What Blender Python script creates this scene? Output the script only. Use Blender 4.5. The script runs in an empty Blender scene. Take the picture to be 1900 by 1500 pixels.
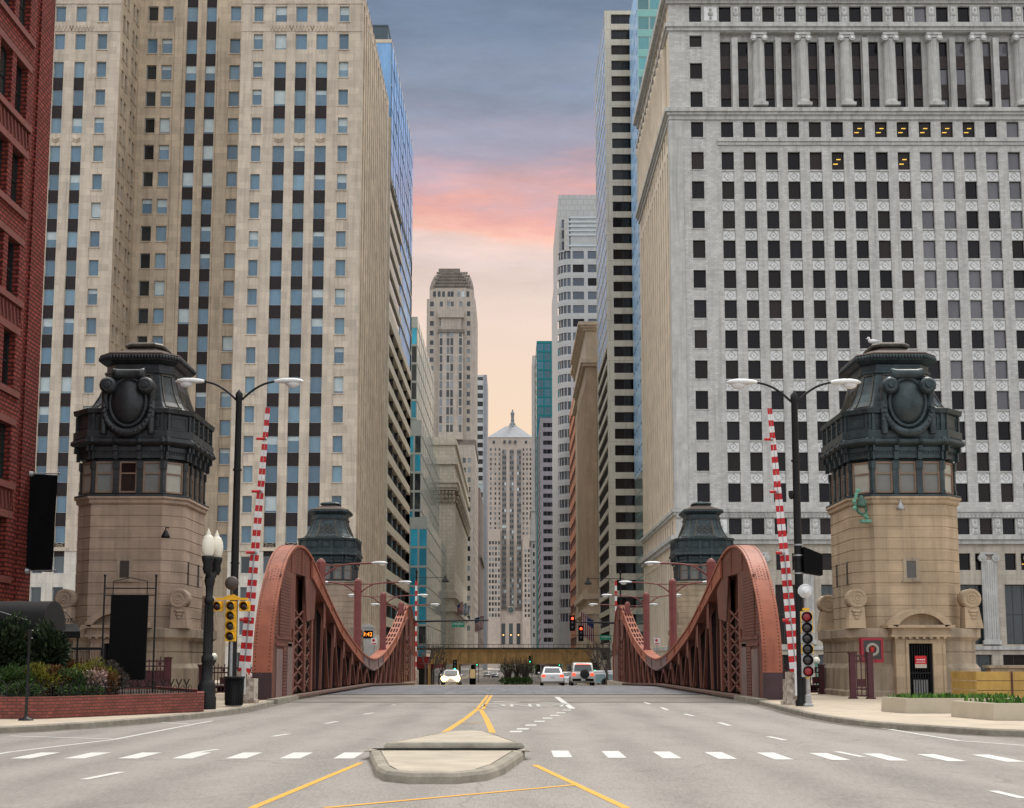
import bpy, math, random
from mathutils import Vector, Matrix
R = random.Random(7)
scn = bpy.context.scene
col = scn.collection
PI = math.pi
# ------------------------------------------------------------------ survey of the site
F, H = 2500.0, 1.6                       # focal length (photo pixels), eye height
PY = 916.0                               # the lens is shifted up a little; the camera itself tilts 7 degrees
TH = math.atan((1228 - PY) / F); CT, ST = math.cos(TH), math.sin(TH)
def P(px, py, Y):
    u = (px - 950) / F; v = (PY - py) / F
    t = Y / (CT - v * ST)
    return (u * t, Y, H + t * (ST + v * CT))
def G(px, py, z=0.0):
    u = (px - 950) / F; v = (PY - py) / F
    t = (z - H) / (ST + v * CT)
    return (u * t, t * (CT - v * ST))
def proj(p):
    x, y, z = p[0], p[1], p[2] - H
    d = y * CT + z * ST
    if d < .1: return None
    return 950 + F * x / d, PY - F * (z * CT - y * ST) / d, d
def ground_z(y):
    pts = [(-1e4, 0), (88, 0), (127, -.55), (160, -1.35), (235, -3.0), (1e5, -3.0)]
    for (a, za), (b, zb) in zip(pts, pts[1:]):
        if a <= y <= b: return za + (zb - za) * (y - a) / (b - a)
    return 0
# ------------------------------------------------------------------ materials
def lin(r, g, b):
    f = lambda c: (c / 12.92 if c <= .04045 else ((c + .055) / 1.055) ** 2.4)
    return (f(r / 255), f(g / 255), f(b / 255))
def mk(name):
    m = bpy.data.materials.new(name); m.use_nodes = True
    nt = m.node_tree; nt.nodes.clear()
    out = nt.nodes.new('ShaderNodeOutputMaterial'); b = nt.nodes.new('ShaderNodeBsdfPrincipled')
    nt.links.new(b.outputs[0], out.inputs[0])
    return m, nt, b
def nd(nt, t, **k):
    n = nt.nodes.new(t)
    for a, v in k.items(): setattr(n, a, v)
    return n
def mathn(nt, op, a, b=None, c=None):
    n = nd(nt, 'ShaderNodeMath', operation=op)
    for i, v in enumerate((a, b, c)):
        if v is None: continue
        if hasattr(v, 'links'): nt.links.new(v, n.inputs[i])
        else: n.inputs[i].default_value = v
    return n.outputs[0]
def mixc(nt, fac, a, b, mode='MIX'):
    n = nd(nt, 'ShaderNodeMix', data_type='RGBA', blend_type=mode)
    for s, v in ((n.inputs['Factor'], fac), (n.inputs[6], a), (n.inputs[7], b)):
        if hasattr(v, 'links'): nt.links.new(v, s)
        elif isinstance(v, (int, float)): s.default_value = v
        else: s.default_value = (*v, 1)
    return n.outputs[2]
def noise(nt, vec, scale, detail=4, rough=.6):
    n = nd(nt, 'ShaderNodeTexNoise'); n.inputs['Scale'].default_value = scale
    n.inputs['Detail'].default_value = detail; n.inputs['Roughness'].default_value = rough
    if vec is not None: nt.links.new(vec, n.inputs['Vector'])
    return n.outputs['Fac']
def ramp(nt, fac, stops):
    n = nd(nt, 'ShaderNodeValToRGB')
    while len(n.color_ramp.elements) < len(stops): n.color_ramp.elements.new(.5)
    for e, (p, c) in zip(n.color_ramp.elements, stops):
        e.position = p; e.color = (*c, 1) if len(c) == 3 else c
    nt.links.new(fac, n.inputs[0]); return n.outputs[0]
def vmul(nt, vec, s):
    n = nd(nt, 'ShaderNodeVectorMath', operation='MULTIPLY'); nt.links.new(vec, n.inputs[0]); n.inputs[1].default_value = s
    return n.outputs[0]
MATS = {}
def pm(name, c, rough=.75, metal=0, var=.18, scale=1.5, bump=0, bscale=30, streak=0, brick=None, spec=.4, hue=None, island=0, emit=0, fine=0, coat=0):
    """procedural surface: base colour with blotches, streaks, courses, per-piece tone"""
    if name in MATS: return MATS[name]
    m, nt, b = mk(name)
    pos = nd(nt, 'ShaderNodeNewGeometry').outputs['Position']
    colr = c
    if isinstance(c, tuple) and var:
        f = noise(nt, pos, scale, 5, .65)
        f = mathn(nt, 'SMOOTH_MIN', mathn(nt, 'MAXIMUM', mathn(nt, 'MULTIPLY_ADD', f, 2.2, -.6), 0), 1, .1)
        lo = tuple(max(0, x * (1 - var)) for x in c); hi = tuple(min(1, x * (1 + var)) for x in c)
        if hue: lo = tuple(x * h for x, h in zip(lo, hue))
        colr = mixc(nt, f, lo, hi)
    if fine:
        f = noise(nt, pos, bscale * 1.5, 2, .6)
        k = mathn(nt, 'MULTIPLY_ADD', f, 2 * fine, 1 - fine)
        cb = nd(nt, 'ShaderNodeCombineColor')
        for i in range(3): nt.links.new(k, cb.inputs[i])
        colr = mixc(nt, 1.0, colr, cb.outputs[0], 'MULTIPLY')
    if island:
        g = nd(nt, 'ShaderNodeNewGeometry').outputs['Random Per Island']
        k = mathn(nt, 'MULTIPLY_ADD', g, 2 * island, 1 - island)
        cb = nd(nt, 'ShaderNodeCombineColor')
        for i in range(3): nt.links.new(k, cb.inputs[i])
        colr = mixc(nt, 1.0, colr, cb.outputs[0], 'MULTIPLY')
    if streak:
        f = noise(nt, vmul(nt, pos, (1.6, 1.6, .07)), 1.0, 5, .7)
        f = mathn(nt, 'MULTIPLY', mathn(nt, 'MAXIMUM', mathn(nt, 'SUBTRACT', f, .47), 0), 6 * streak)
        f = mathn(nt, 'MINIMUM', f, .7)
        colr = mixc(nt, f, colr, tuple(x * .45 for x in c))
    hgt = None
    if brick:
        bw, bh, mo, mcol, tone = brick
        sp = nd(nt, 'ShaderNodeSeparateXYZ'); nt.links.new(pos, sp.inputs[0])
        cb = nd(nt, 'ShaderNodeCombineXYZ')
        nt.links.new(mathn(nt, 'ADD', sp.outputs[0], sp.outputs[1]), cb.inputs[0]); nt.links.new(sp.outputs[2], cb.inputs[1])
        t = nd(nt, 'ShaderNodeTexBrick'); nt.links.new(cb.outputs[0], t.inputs['Vector'])
        t.inputs['Scale'].default_value = 1; t.inputs['Brick Width'].default_value = bw; t.inputs['Row Height'].default_value = bh
        t.inputs['Mortar Size'].default_value = mo; t.inputs['Mortar Smooth'].default_value = .3
        t.inputs['Color1'].default_value = (1 - tone,) * 3 + (1,); t.inputs['Color2'].default_value = (1 + tone,) * 3 + (1,)
        t.inputs['Mortar'].default_value = (1, 1, 1, 1)
        colr = mixc(nt, 1.0, colr, t.outputs['Color'], 'MULTIPLY')
        colr = mixc(nt, mathn(nt, 'MULTIPLY', t.outputs['Fac'], .85), colr, mcol)
        hgt = mathn(nt, 'SUBTRACT', 1, t.outputs['Fac'])
    if hasattr(colr, 'links'): nt.links.new(colr, b.inputs['Base Color'])
    else: b.inputs['Base Color'].default_value = (*colr, 1)
    if bump or hgt is not None:
        bp = nd(nt, 'ShaderNodeBump'); bp.inputs['Strength'].default_value = bump if bump else .4
        bp.inputs['Distance'].default_value = .02
        h2 = noise(nt, pos, bscale, 4, .6)
        if hgt is not None: h2 = mathn(nt, 'MULTIPLY_ADD', h2, .3, hgt)
        nt.links.new(h2, bp.inputs['Height']); nt.links.new(bp.outputs[0], b.inputs['Normal'])
    b.inputs['Roughness'].default_value = rough; b.inputs['Metallic'].default_value = metal
    b.inputs['Specular IOR Level'].default_value = spec
    if coat: b.inputs['Coat Weight'].default_value = coat; b.inputs['Coat Roughness'].default_value = .08
    if emit:
        b.inputs['Emission Color'].default_value = (*c, 1); b.inputs['Emission Strength'].default_value = emit
    MATS[name] = m
    return m
def glass(name, c, var=.3, rough=.08, spec=.6, grad=None, metal=0):
    if name in MATS: return MATS[name]
    m, nt, b = mk(name)
    g = nd(nt, 'ShaderNodeNewGeometry')
    oi = nd(nt, 'ShaderNodeObjectInfo').outputs['Random']
    r = mathn(nt, 'FRACT', mathn(nt, 'ADD', g.outputs['Random Per Island'], oi))
    k = mathn(nt, 'MULTIPLY_ADD', r, 2 * var, 1 - var)
    n = noise(nt, vmul(nt, g.outputs['Position'], (.6, .6, .25)), 1.3, 3)
    k = mathn(nt, 'MULTIPLY', k, mathn(nt, 'MULTIPLY_ADD', n, .7, .65))
    cb = nd(nt, 'ShaderNodeCombineColor')
    for i in range(3): nt.links.new(k, cb.inputs[i])
    nt.links.new(mixc(nt, 1.0, c, cb.outputs[0], 'MULTIPLY'), b.inputs['Base Color'])
    bp = nd(nt, 'ShaderNodeBump'); bp.inputs['Strength'].default_value = .06; bp.inputs['Distance'].default_value = .1
    nt.links.new(noise(nt, g.outputs['Position'], .9, 2), bp.inputs['Height']); nt.links.new(bp.outputs[0], b.inputs['Normal'])
    b.inputs['Roughness'].default_value = rough; b.inputs['Specular IOR Level'].default_value = spec
    b.inputs['Metallic'].default_value = metal
    MATS[name] = m; return m
def glow(name, c, s):
    if name in MATS: return MATS[name]
    m, nt, b = mk(name); b.inputs['Base Color'].default_value = (*c, 1)
    b.inputs['Emission Color'].default_value = (*c, 1); b.inputs['Emission Strength'].default_value = s
    MATS[name] = m; return m
# ------------------------------------------------------------------ mesh builder
class MB:
    def __init__(s): s.v = []; s.f = []; s.m = []; s.sm = []; s.marks = []
    def mark(s): s.marks.append(len(s.f))
    def face(s, pts, m=0, sm=False):
        i = len(s.v); s.v += [tuple(p) for p in pts]; s.f.append(tuple(range(i, i + len(pts)))); s.m.append(m); s.sm.append(sm)
    def grid(s, rows, m=0, sm=True, closed=False):
        """rows: lists of points, equal lengths"""
        i = len(s.v); n = len(rows[0])
        for r in rows: s.v += [tuple(p) for p in r]
        for a in range(len(rows) - 1):
            for b in range(n if closed else n - 1):
                c = (b + 1) % n
                s.f.append((i + a * n + b, i + a * n + c, i + (a + 1) * n + c, i + (a + 1) * n + b)); s.m.append(m); s.sm.append(sm)
    def box(s, x0, x1, y0, y1, z0, z1, m=0, mat=None):
        p = [(x, y, z) for z in (z0, z1) for y in (y0, y1) for x in (x0, x1)]
        if mat: p = [tuple(mat @ Vector(q)) for q in p]
        i = len(s.v); s.v += p
        for f in ((0, 2, 3, 1), (4, 5, 7, 6), (0, 1, 5, 4), (2, 6, 7, 3), (1, 3, 7, 5), (0, 4, 6, 2)):
            s.f.append(tuple(i + k for k in f)); s.m.append(m); s.sm.append(False)
    def bar(s, a, b, w, h, m=0, up=(0, 0, 1)):
        a, b = Vector(a), Vector(b); d = (b - a); L = d.length; d.normalize()
        u = Vector(up)
        if abs(d.dot(u)) > .98: u = Vector((1, 0, 0))
        sx = d.cross(u).normalized(); sy = sx.cross(d)
        M = Matrix((( sx.x, d.x, sy.x, a.x), (sx.y, d.y, sy.y, a.y), (sx.z, d.z, sy.z, a.z), (0, 0, 0, 1)))
        s.box(-w / 2, w / 2, 0, L, -h / 2, h / 2, m, M)
    def prism(s, poly, z0, z1, m=0, top=None):
        """poly in xy, any winding"""
        A = sum(a[0] * b[1] - b[0] * a[1] for a, b in zip(poly, poly[1:] + poly[:1]))
        if A < 0: poly = poly[::-1]
        n = len(poly); i = len(s.v)
        s.v += [(x, y, z0) for x, y in poly] + [(x, y, z1) for x, y in poly]
        s.f.append(tuple(i + k for k in range(n))[::-1]); s.m.append(m); s.sm.append(False)
        s.f.append(tuple(i + n + k for k in range(n))); s.m.append(m if top is None else top); s.sm.append(False)
        for k in range(n):
            s.f.append((i + k, i + (k + 1) % n, i + n + (k + 1) % n, i + n + k)); s.m.append(m); s.sm.append(False)
    def slab(s, poly, ax, a0, a1, m=0):
        """prism of a polygon given in the two other axes; ax = 'x' -> poly (y,z); 'y' -> poly (x,z)"""
        i0 = len(s.v); t = MB(); t.prism(poly, a0, a1, m)
        if ax == 'x': cv = [(z, x, y) for x, y, z in t.v]
        else: cv = [(x, z, y) for x, y, z in t.v]
        s.v += cv; 
        for f in t.f: s.f.append(tuple(i0 + k for k in (f if ax == 'x' else f[::-1]))); s.m.append(m); s.sm.append(False)
    def tube(s, pts, r, n=8, m=0, sm=True, cap=True):
        pts = [Vector(p) for p in pts]; rs = r if isinstance(r, (list, tuple)) else [r] * len(pts)
        rows = []; prev = None
        for k, p in enumerate(pts):
            d = (pts[min(k + 1, len(pts) - 1)] - pts[max(k - 1, 0)]).normalized()
            if prev is None:
                u = Vector((0, 0, 1)) if abs(d.z) < .9 else Vector((0, 1, 0))
                a = d.cross(u).normalized()
            else:
                a = (prev - d * prev.dot(d)).normalized()
            prev = a; b = d.cross(a)
            rows.append([p + (a * math.cos(t) + b * math.sin(t)) * rs[k] for t in [2 * PI * j / n for j in range(n)]])
        s.grid(rows, m, sm, True)
        if cap: s.face(rows[0][::-1], m); s.face(rows[-1], m)
    def lathe(s, prof, c=(0, 0, 0), n=16, m=0, sm=True, ax='z', ph=0):
        rows = []
        for r, h in prof:
            row = []
            for j in range(n):
                t = 2 * PI * j / n + ph; a, b = r * math.cos(t), r * math.sin(t)
                q = (a, b, h) if ax == 'z' else ((a, h, b) if ax == 'y' else (h, a, b))
                row.append((c[0] + q[0], c[1] + q[1], c[2] + q[2]))
            rows.append(row)
        if ax == 'y': rows = [r[::-1] for r in rows]
        s.grid(rows, m, sm, True)
        s.face(rows[0][::-1], m); s.face(rows[-1], m)
    def ball(s, c, r, n=10, m=0):
        rx, ry, rz = r if isinstance(r, (list, tuple)) else (r, r, r)
        rows = []
        for a in range(n // 2 + 1):
            t = -PI / 2 + PI * a / (n // 2)
            rows.append([(c[0] + rx * math.cos(t) * math.cos(2 * PI * j / n), c[1] + ry * math.cos(t) * math.sin(2 * PI * j / n), c[2] + rz * math.sin(t)) for j in range(n)])
        s.grid(rows, m, True, True)
    def loft(s, rings, m=0, sm=False, cap=True):
        s.grid(rings, m, sm, True)
        if cap: s.face(rings[0][::-1], m); s.face(rings[-1], m)
    def add(s, o, M=None, mo=0):
        i = len(s.v); s.v += [tuple(M @ Vector(p)) for p in o.v] if M else o.v
        s.f += [tuple(i + k for k in f) for f in o.f]; s.m += [k + mo for k in o.m]; s.sm += o.sm
    def mesh(s, name, mats, off=(0, 0, 0)):
        me = bpy.data.meshes.new(name)
        ox, oy, oz = off
        me.from_pydata([(x - ox, y - oy, z - oz) for x, y, z in s.v], [], s.f)
        for mt in (mats if isinstance(mats, (list, tuple)) else [mats]): me.materials.append(mt)
        if me.polygons:
            me.polygons.foreach_set('material_index', s.m); me.polygons.foreach_set('use_smooth', s.sm)
        me.update(); return me
    def build(s, name, mats, parent=None, kind=None, label=None, world=True):
        off = parent['_b'] if (parent and world and '_b' in parent) else (0, 0, 0)
        o = bpy.data.objects.new(name, s.mesh(name, mats, off)); col.objects.link(o)
        if parent: 
            o.parent = parent
            if '_b' in parent and world: o['_b'] = parent['_b']
        if kind: o['kind'] = kind
        if label: o['label'] = label
        return o
def pieces(mb, name, mats, parent, world=True):
    """one part per marked piece of the builder"""
    ms = sorted(set([0] + mb.marks + [len(mb.f)]))
    for a, c in zip(ms, ms[1:]):
        q = MB(); vm = {}
        for k in range(a, c):
            q.f.append(tuple(vm.setdefault(i, len(vm)) for i in mb.f[k])); q.m.append(mb.m[k]); q.sm.append(mb.sm[k])
        q.v = [None] * len(vm)
        for i, j in vm.items(): q.v[j] = mb.v[i]
        q.build(name, mats, parent, world=world)
def tag(o, label, cat, group=None):
    o['label'] = label; o['category'] = cat
    if group: o['group'] = group
    return o
def thing(name, label, cat, loc=(0, 0, 0), group=None, rz=0, world=True):
    o = bpy.data.objects.new(name, None); col.objects.link(o); o.location = loc; o.rotation_euler.z = rz
    o.empty_display_size = .2
    if world: o['_b'] = loc
    return tag(o, label, cat, group)
def single(mb, name, mats, label, cat, group=None, loc=None):
    """one-mesh thing with its origin at its base"""
    if loc is None:
        xs = [p[0] for p in mb.v]; ys = [p[1] for p in mb.v]; zs = [p[2] for p in mb.v]
        loc = ((min(xs) + max(xs)) / 2, (min(ys) + max(ys)) / 2, min(zs))
    o = bpy.data.objects.new(name, mb.mesh(name, mats, loc)); col.objects.link(o); o.location = loc
    return tag(o, label, cat, group)
KIDS = {}
def dup(o, loc, label, rz=None, parent=None):
    c = o.copy(); col.objects.link(c)
    if parent is None:
        c.location = loc
        if rz is not None: c.rotation_euler.z = rz
        c['label'] = label
    else: c.parent = parent
    for ch in [q for q in bpy.data.objects if q.parent == o and q != c]: dup(ch, None, None, None, c)
    return c
def struct(mb, name, mats):
    o = mb.build(name, mats); o['kind'] = 'structure'; return o
def text_mb(s, size, depth=.0):
    cu = bpy.data.curves.new('lettering', 'FONT'); cu.body = s; cu.size = size; cu.align_x = 'CENTER'; cu.align_y = 'CENTER'; cu.resolution_u = 3
    ob = bpy.data.objects.new('lettering', cu); col.objects.link(ob)
    dg = bpy.context.evaluated_depsgraph_get(); dg.update()
    me = bpy.data.meshes.new_from_object(ob.evaluated_get(dg))
    b = MB(); b.v = [tuple(v.co) for v in me.vertices]
    for p in me.polygons: b.f.append(tuple(p.vertices)); b.m.append(0); b.sm.append(False)
    bpy.data.objects.remove(ob); bpy.data.curves.remove(cu); bpy.data.meshes.remove(me)
    return b
def smooth_curve(pts, n=4):
    """Catmull-Rom through 2-D or 3-D points"""
    out = []; N = len(pts)
    for i in range(N - 1):
        p0, p1, p2, p3 = pts[max(i - 1, 0)], pts[i], pts[i + 1], pts[min(i + 2, N - 1)]
        for k in range(n):
            t = k / n
            out.append(tuple(.5 * (2 * b + (c - a) * t + (2 * a - 5 * b + 4 * c - d) * t * t + (3 * b - a - 3 * c + d) * t ** 3) for a, b, c, d in zip(p0, p1, p2, p3)))
    out.append(tuple(pts[-1])); return out
# ------------------------------------------------------------------ windows and buildings
WCACHE = {}
class Style:
    """a kind of window: glass variants, frame, proportions"""
    def __init__(s, name, glasses, frame, ft=.07, rail=0, mull=0, sill=None, blind=None, lite=False, lights=None):
        s.name = name; s.g = glasses; s.fr = frame; s.ft = ft; s.rail = rail; s.mull = mull; s.sill = sill; s.blind = blind; s.lite = lite; s.lights = lights
    def mats(s): return [s.fr] + s.g + [s.sill or s.fr, s.blind or s.fr, s.lights or s.fr]
    def mb(s, w, h, var):
        b = MB(); t = s.ft; ng = len(s.g); gi = 1 + var % ng
        mode = (var // ng) % 14
        if s.lite:
            b.face([(0, 0, 0), (w, 0, 0), (w, 0, h), (0, 0, h)], gi)
        else:
            b.face([(t, .05, t), (w - t, .05, t), (w - t, .05, h - t), (t, .05, h - t)], gi)
            b.box(0, t, 0, .1, 0, h); b.box(w - t, w, 0, .1, 0, h); b.box(t, w - t, 0, .1, 0, t); b.box(t, w - t, 0, .1, h - t, h)
            if s.rail: b.box(t, w - t, .015, .09, h * s.rail - .04, h * s.rail + .04)
            for k in range(s.mull):
                x = w * (k + 1) / (s.mull + 1); b.box(x - .04, x + .04, .012, .092, t, h - t)
            if s.sill: b.box(-.12, w + .12, -.37, 0, -.13, 0, 1 + ng)
        if s.blind and mode < 3:
            z0 = h * (.5, .72, .12)[mode]
            b.face([(t, .04, z0), (w - t, .04, z0), (w - t, .04, h - t), (t, .04, h - t)], 2 + ng)
        if s.lights and mode == 7:
            for zz, xx, ww in ((.60, .42, .34), (.34, .16, .36)):
                x0 = w * xx
                for q in (0, .34, .68): b.face([(x0 + w * ww * q, .04, h * zz), (x0 + w * ww * (q + .28), .04, h * zz), (x0 + w * (ww * (q + .28) + .05), .04, h * (zz + .055)), (x0 + w * (ww * q + .05), .04, h * (zz + .055))], 3 + ng)
        return b
class Bld:
    def __init__(s, name, label, base, mats, group=None):
        s.root = thing(name, label, 'building', base, group); s.mats = mats; s.base = base
        s.w = MB(); s.wins = []; s.parts = {}
    def part(s, name): return s.parts.setdefault(name, MB())
    def face(s, O, a, W, z0, z1, patches=(), wins=(), depth=.3, m=0):
        """heightfield wall: O corner (x,y), a heading, patches (u0,u1,z0,z1,depth,mat), wins (u0,u1,z0,z1,style[,depth])"""
        ca, sa = math.cos(a), math.sin(a)
        pt = lambda u, z, d: (O[0] + u * ca - d * sa, O[1] + u * sa + d * ca, z)
        ps = list(patches)
        for q in wins:
            d = q[5] if len(q) > 5 else depth
            ps.append((q[0], q[1], q[2], q[3], d, None))
            s.wins.append((pt(q[0], q[2], d), a, q[1] - q[0], q[3] - q[2], q[4], q[6] if len(q) > 6 else None))
        cl = lambda v, lo, hi: round(min(max(v, lo), hi), 3)
        ps = [(cl(p[0], 0, W), cl(p[1], 0, W), cl(p[2], z0, z1), cl(p[3], z0, z1), p[4], p[5]) for p in ps]
        ps = [p for p in ps if p[1] > p[0] and p[3] > p[2]]
        ub = sorted({0.0, round(W, 3)} | {p[0] for p in ps} | {p[1] for p in ps})
        zb = sorted({round(z0, 3), round(z1, 3)} | {p[2] for p in ps} | {p[3] for p in ps})
        ui = {u: i for i, u in enumerate(ub)}; zi = {z: i for i, z in enumerate(zb)}
        nu, nz = len(ub) - 1, len(zb) - 1
        D = [[(0, m)] * nz for _ in range(nu)]
        for p in ps:
            for i in range(ui[p[0]], ui[p[1]]):
                for j in range(zi[p[2]], zi[p[3]]): D[i][j] = (p[4], p[5])
        w = s.w
        for i in range(nu):
            j = 0
            while j < nz:
                d, mm = D[i][j]; k = j
                if mm is None: j += 1; continue
                while k + 1 < nz and D[i][k + 1] == (d, mm): k += 1
                w.face([pt(ub[i], zb[j], d), pt(ub[i + 1], zb[j], d), pt(ub[i + 1], zb[k + 1], d), pt(ub[i], zb[k + 1], d)], mm)
                j = k + 1
        for i in range(nu):
            for j in range(nz - 1):
                (d0, m0), (d1, m1) = D[i][j], D[i][j + 1]
                if abs(d0 - d1) > 1e-4:
                    mm = (m0 if d0 < d1 else m1); mm = m if mm is None else mm
                    w.face([pt(ub[i], zb[j + 1], d0), pt(ub[i + 1], zb[j + 1], d0), pt(ub[i + 1], zb[j + 1], d1), pt(ub[i], zb[j + 1], d1)], mm)
        for j in range(nz):
            for i in range(nu - 1):
                (d0, m0), (d1, m1) = D[i][j], D[i + 1][j]
                if abs(d0 - d1) > 1e-4:
                    mm = (m0 if d0 < d1 else m1); mm = m if mm is None else mm
                    w.face([pt(ub[i + 1], zb[j], d0), pt(ub[i + 1], zb[j], d1), pt(ub[i + 1], zb[j + 1], d1), pt(ub[i + 1], zb[j + 1], d0)], mm)
        for (i, e) in ((0, 0), (nu - 1, nu)):
            for j in range(nz):
                if D[i][j][0] > 1e-4:
                    w.face([pt(ub[e], zb[j], 0), pt(ub[e], zb[j], D[i][j][0]), pt(ub[e], zb[j + 1], D[i][j][0]), pt(ub[e], zb[j + 1], 0)], m)
        return pt
    def rect(s, pts, m=0): s.w.face(pts, m)
    def roof(s, x0, x1, y0, y1, z, m=0): s.w.face([(x0, y0, z), (x1, y0, z), (x1, y1, z), (x0, y1, z)], m)
    def finish(s, cap=100, names='window'):
        s.w.build('wall', s.mats, s.root)
        for n, b in s.parts.items():
            if n.endswith('*'): continue
            b.build(n, s.mats, s.root)
        sc = []
        for q in s.wins:
            p, a, w, h, st, v = q
            pr = proj((p[0] + math.cos(a) * w / 2, p[1] + math.sin(a) * w / 2, p[2] + h / 2))
            vis = 0
            if pr and -20 < pr[0] < 1920 and -20 < pr[1] < 1400:
                n = (math.sin(a), -math.cos(a)); fc = -(n[0] * p[0] + n[1] * p[1]) / max(1, math.hypot(p[0], p[1]))
                vis = w * h * max(fc, 0) / pr[2] ** 2
            sc.append((vis, q))
        sc.sort(key=lambda t: -t[0])
        rest = {}
        for k, (vis, q) in enumerate(sc):
            p, a, w, h, st, v = q
            if v is None:
                v = R.randrange(14 * len(st.g))
                if st.lights and (v // len(st.g)) % 14 == 7: v = 0
            key = (st.name, round(w, 2), round(h, 2), v % (14 * len(st.g)))
            if k < cap:
                if key not in WCACHE: WCACHE[key] = st.mb(w, h, v).mesh(names, st.mats())
                o = bpy.data.objects.new(names, WCACHE[key]); col.objects.link(o); o.parent = s.root
                o.location = (p[0] - s.base[0], p[1] - s.base[1], p[2] - s.base[2]); o.rotation_euler.z = a
            else:
                b, M = rest.setdefault(id(st), (MB(), st))
                b.add(st.mb(w, h, v), Matrix.Translation(p) @ Matrix.Rotation(a, 4, 'Z'))
        if rest:
            # one part for all the windows past the first hundred
            big = MB(); mats = []
            for b, st in rest.values():
                big.add(b, None, len(mats)); mats += st.mats()
            big.build(names, mats, s.root, kind='stuff')
        return s.root
# ------------------------------------------------------------------ camera, sky, sun
cam = bpy.data.cameras.new('camera'); co = bpy.data.objects.new('camera', cam); col.objects.link(co)
co.location = (0, 0, H); co.rotation_euler = (PI / 2 + TH, 0, 0)
cam.sensor_fit = 'HORIZONTAL'; cam.sensor_width = 36; cam.lens = 36 * F / 1900; cam.shift_y = (PY - 750) / 1900; cam.clip_end = 20000; cam.clip_start = .1
scn.camera = co
scn.cycles.max_bounces = 5; scn.cycles.diffuse_bounces = 3; scn.cycles.glossy_bounces = 2; scn.cycles.transmission_bounces = 1
scn.view_settings.view_transform = 'Standard'; scn.view_settings.look = 'None'; scn.view_settings.exposure = 0
SUN_EL, SUN_AZ = math.radians(52), math.radians(20)          # high soft light from beyond the bridge, a little to the right
wd = bpy.data.worlds.new('World'); scn.world = wd; wd.use_nodes = True
nt = wd.node_tree; nt.nodes.clear()
out = nd(nt, 'ShaderNodeOutputWorld'); bg = nd(nt, 'ShaderNodeBackground'); bg2 = nd(nt, 'ShaderNodeBackground'); ad = nd(nt, 'ShaderNodeAddShader')
nt.links.new(bg.outputs[0], ad.inputs[0]); nt.links.new(bg2.outputs[0], ad.inputs[1]); nt.links.new(ad.outputs[0], out.inputs[0])
sky = nd(nt, 'ShaderNodeTexSky', sky_type='NISHITA'); sky.sun_disc = False; sky.sun_elevation = SUN_EL; sky.sun_rotation = SUN_AZ
nt.links.new(sky.outputs[0], bg2.inputs[0]); bg2.inputs[1].default_value = .006
tc = nd(nt, 'ShaderNodeTexCoord').outputs['Generated']
sp = nd(nt, 'ShaderNodeSeparateXYZ'); nt.links.new(tc, sp.inputs[0])
el = mathn(nt, 'MULTIPLY', mathn(nt, 'ARCSINE', sp.outputs[2]), 180 / PI)        # elevation in degrees
# cloud layer: stretched noise shifts the colour bands and darkens their undersides
cv = vmul(nt, tc, (3.2, 3.2, 17))
n1 = noise(nt, cv, 1.0, 6, .6); n2 = noise(nt, vmul(nt, tc, (7, 7, 40)), 1.0, 5, .6)
hi = mathn(nt, 'MINIMUM', mathn(nt, 'MAXIMUM', mathn(nt, 'DIVIDE', mathn(nt, 'SUBTRACT', el, 13), 5), 0), 1)
dev = mathn(nt, 'MULTIPLY', mathn(nt, 'MULTIPLY_ADD', mathn(nt, 'SUBTRACT', n1, .5), 4.2, mathn(nt, 'MULTIPLY', mathn(nt, 'SUBTRACT', n2, .5), 4.2)), hi)
e2 = mathn(nt, 'DIVIDE', mathn(nt, 'ADD', el, dev), 60)
st = lambda d, c: (d / 60, lin(*c))
front = ramp(nt, e2, [st(0, (244, 208, 170)), st(9, (247, 217, 184)), st(14, (240, 215, 197)), st(16.8, (233, 211, 202)), st(18.0, (236, 205, 193)), st(18.7, (243, 190, 170)), st(19.3, (232, 170, 158)), st(20.0, (206, 168, 170)),
                      st(21.1, (168, 159, 174)), st(23.0, (146, 153, 171)), st(26.5, (120, 137, 160)), st(30, (104, 124, 150)), st(40, (190, 200, 216)), st(55, (238, 240, 246))])
n3 = noise(nt, vmul(nt, tc, (9, 9, 34)), 1.0, 6, .7)
shade = mathn(nt, 'MULTIPLY_ADD', mathn(nt, 'MULTIPLY', mathn(nt, 'ADD', mathn(nt, 'SUBTRACT', n1, .5), mathn(nt, 'MULTIPLY', mathn(nt, 'SUBTRACT', n3, .5), .55)), hi), 1.0, 1)
cb = nd(nt, 'ShaderNodeCombineColor')
for i in range(3): nt.links.new(shade, cb.inputs[i])
front = mixc(nt, 1.0, front, cb.outputs[0], 'MULTIPLY')
back = ramp(nt, mathn(nt, 'DIVIDE', el, 60), [(0, (.95, .95, .96)), (.3, (1.05, 1.1, 1.18)), (1, (1.3, 1.3, 1.3))])
wz = mathn(nt, 'MINIMUM', mathn(nt, 'MAXIMUM', mathn(nt, 'DIVIDE', mathn(nt, 'SUBTRACT', el, 31), 14), 0), 1)
wb = mathn(nt, 'MINIMUM', mathn(nt, 'MAXIMUM', mathn(nt, 'MULTIPLY_ADD', sp.outputs[1], -1.6, .45), 0), 1)
c1 = mixc(nt, wb, front, back)
wy = mathn(nt, 'MINIMUM', mathn(nt, 'MAXIMUM', mathn(nt, 'MULTIPLY_ADD', sp.outputs[1], -1.4, .5), 0), 1)
c2 = mixc(nt, wz, c1, mixc(nt, wy, (2.75, 2.66, 2.5), (1.35, 1.34, 1.32)))
nt.links.new(c2, bg.inputs[0]); bg.inputs[1].default_value = 1.0
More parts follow.
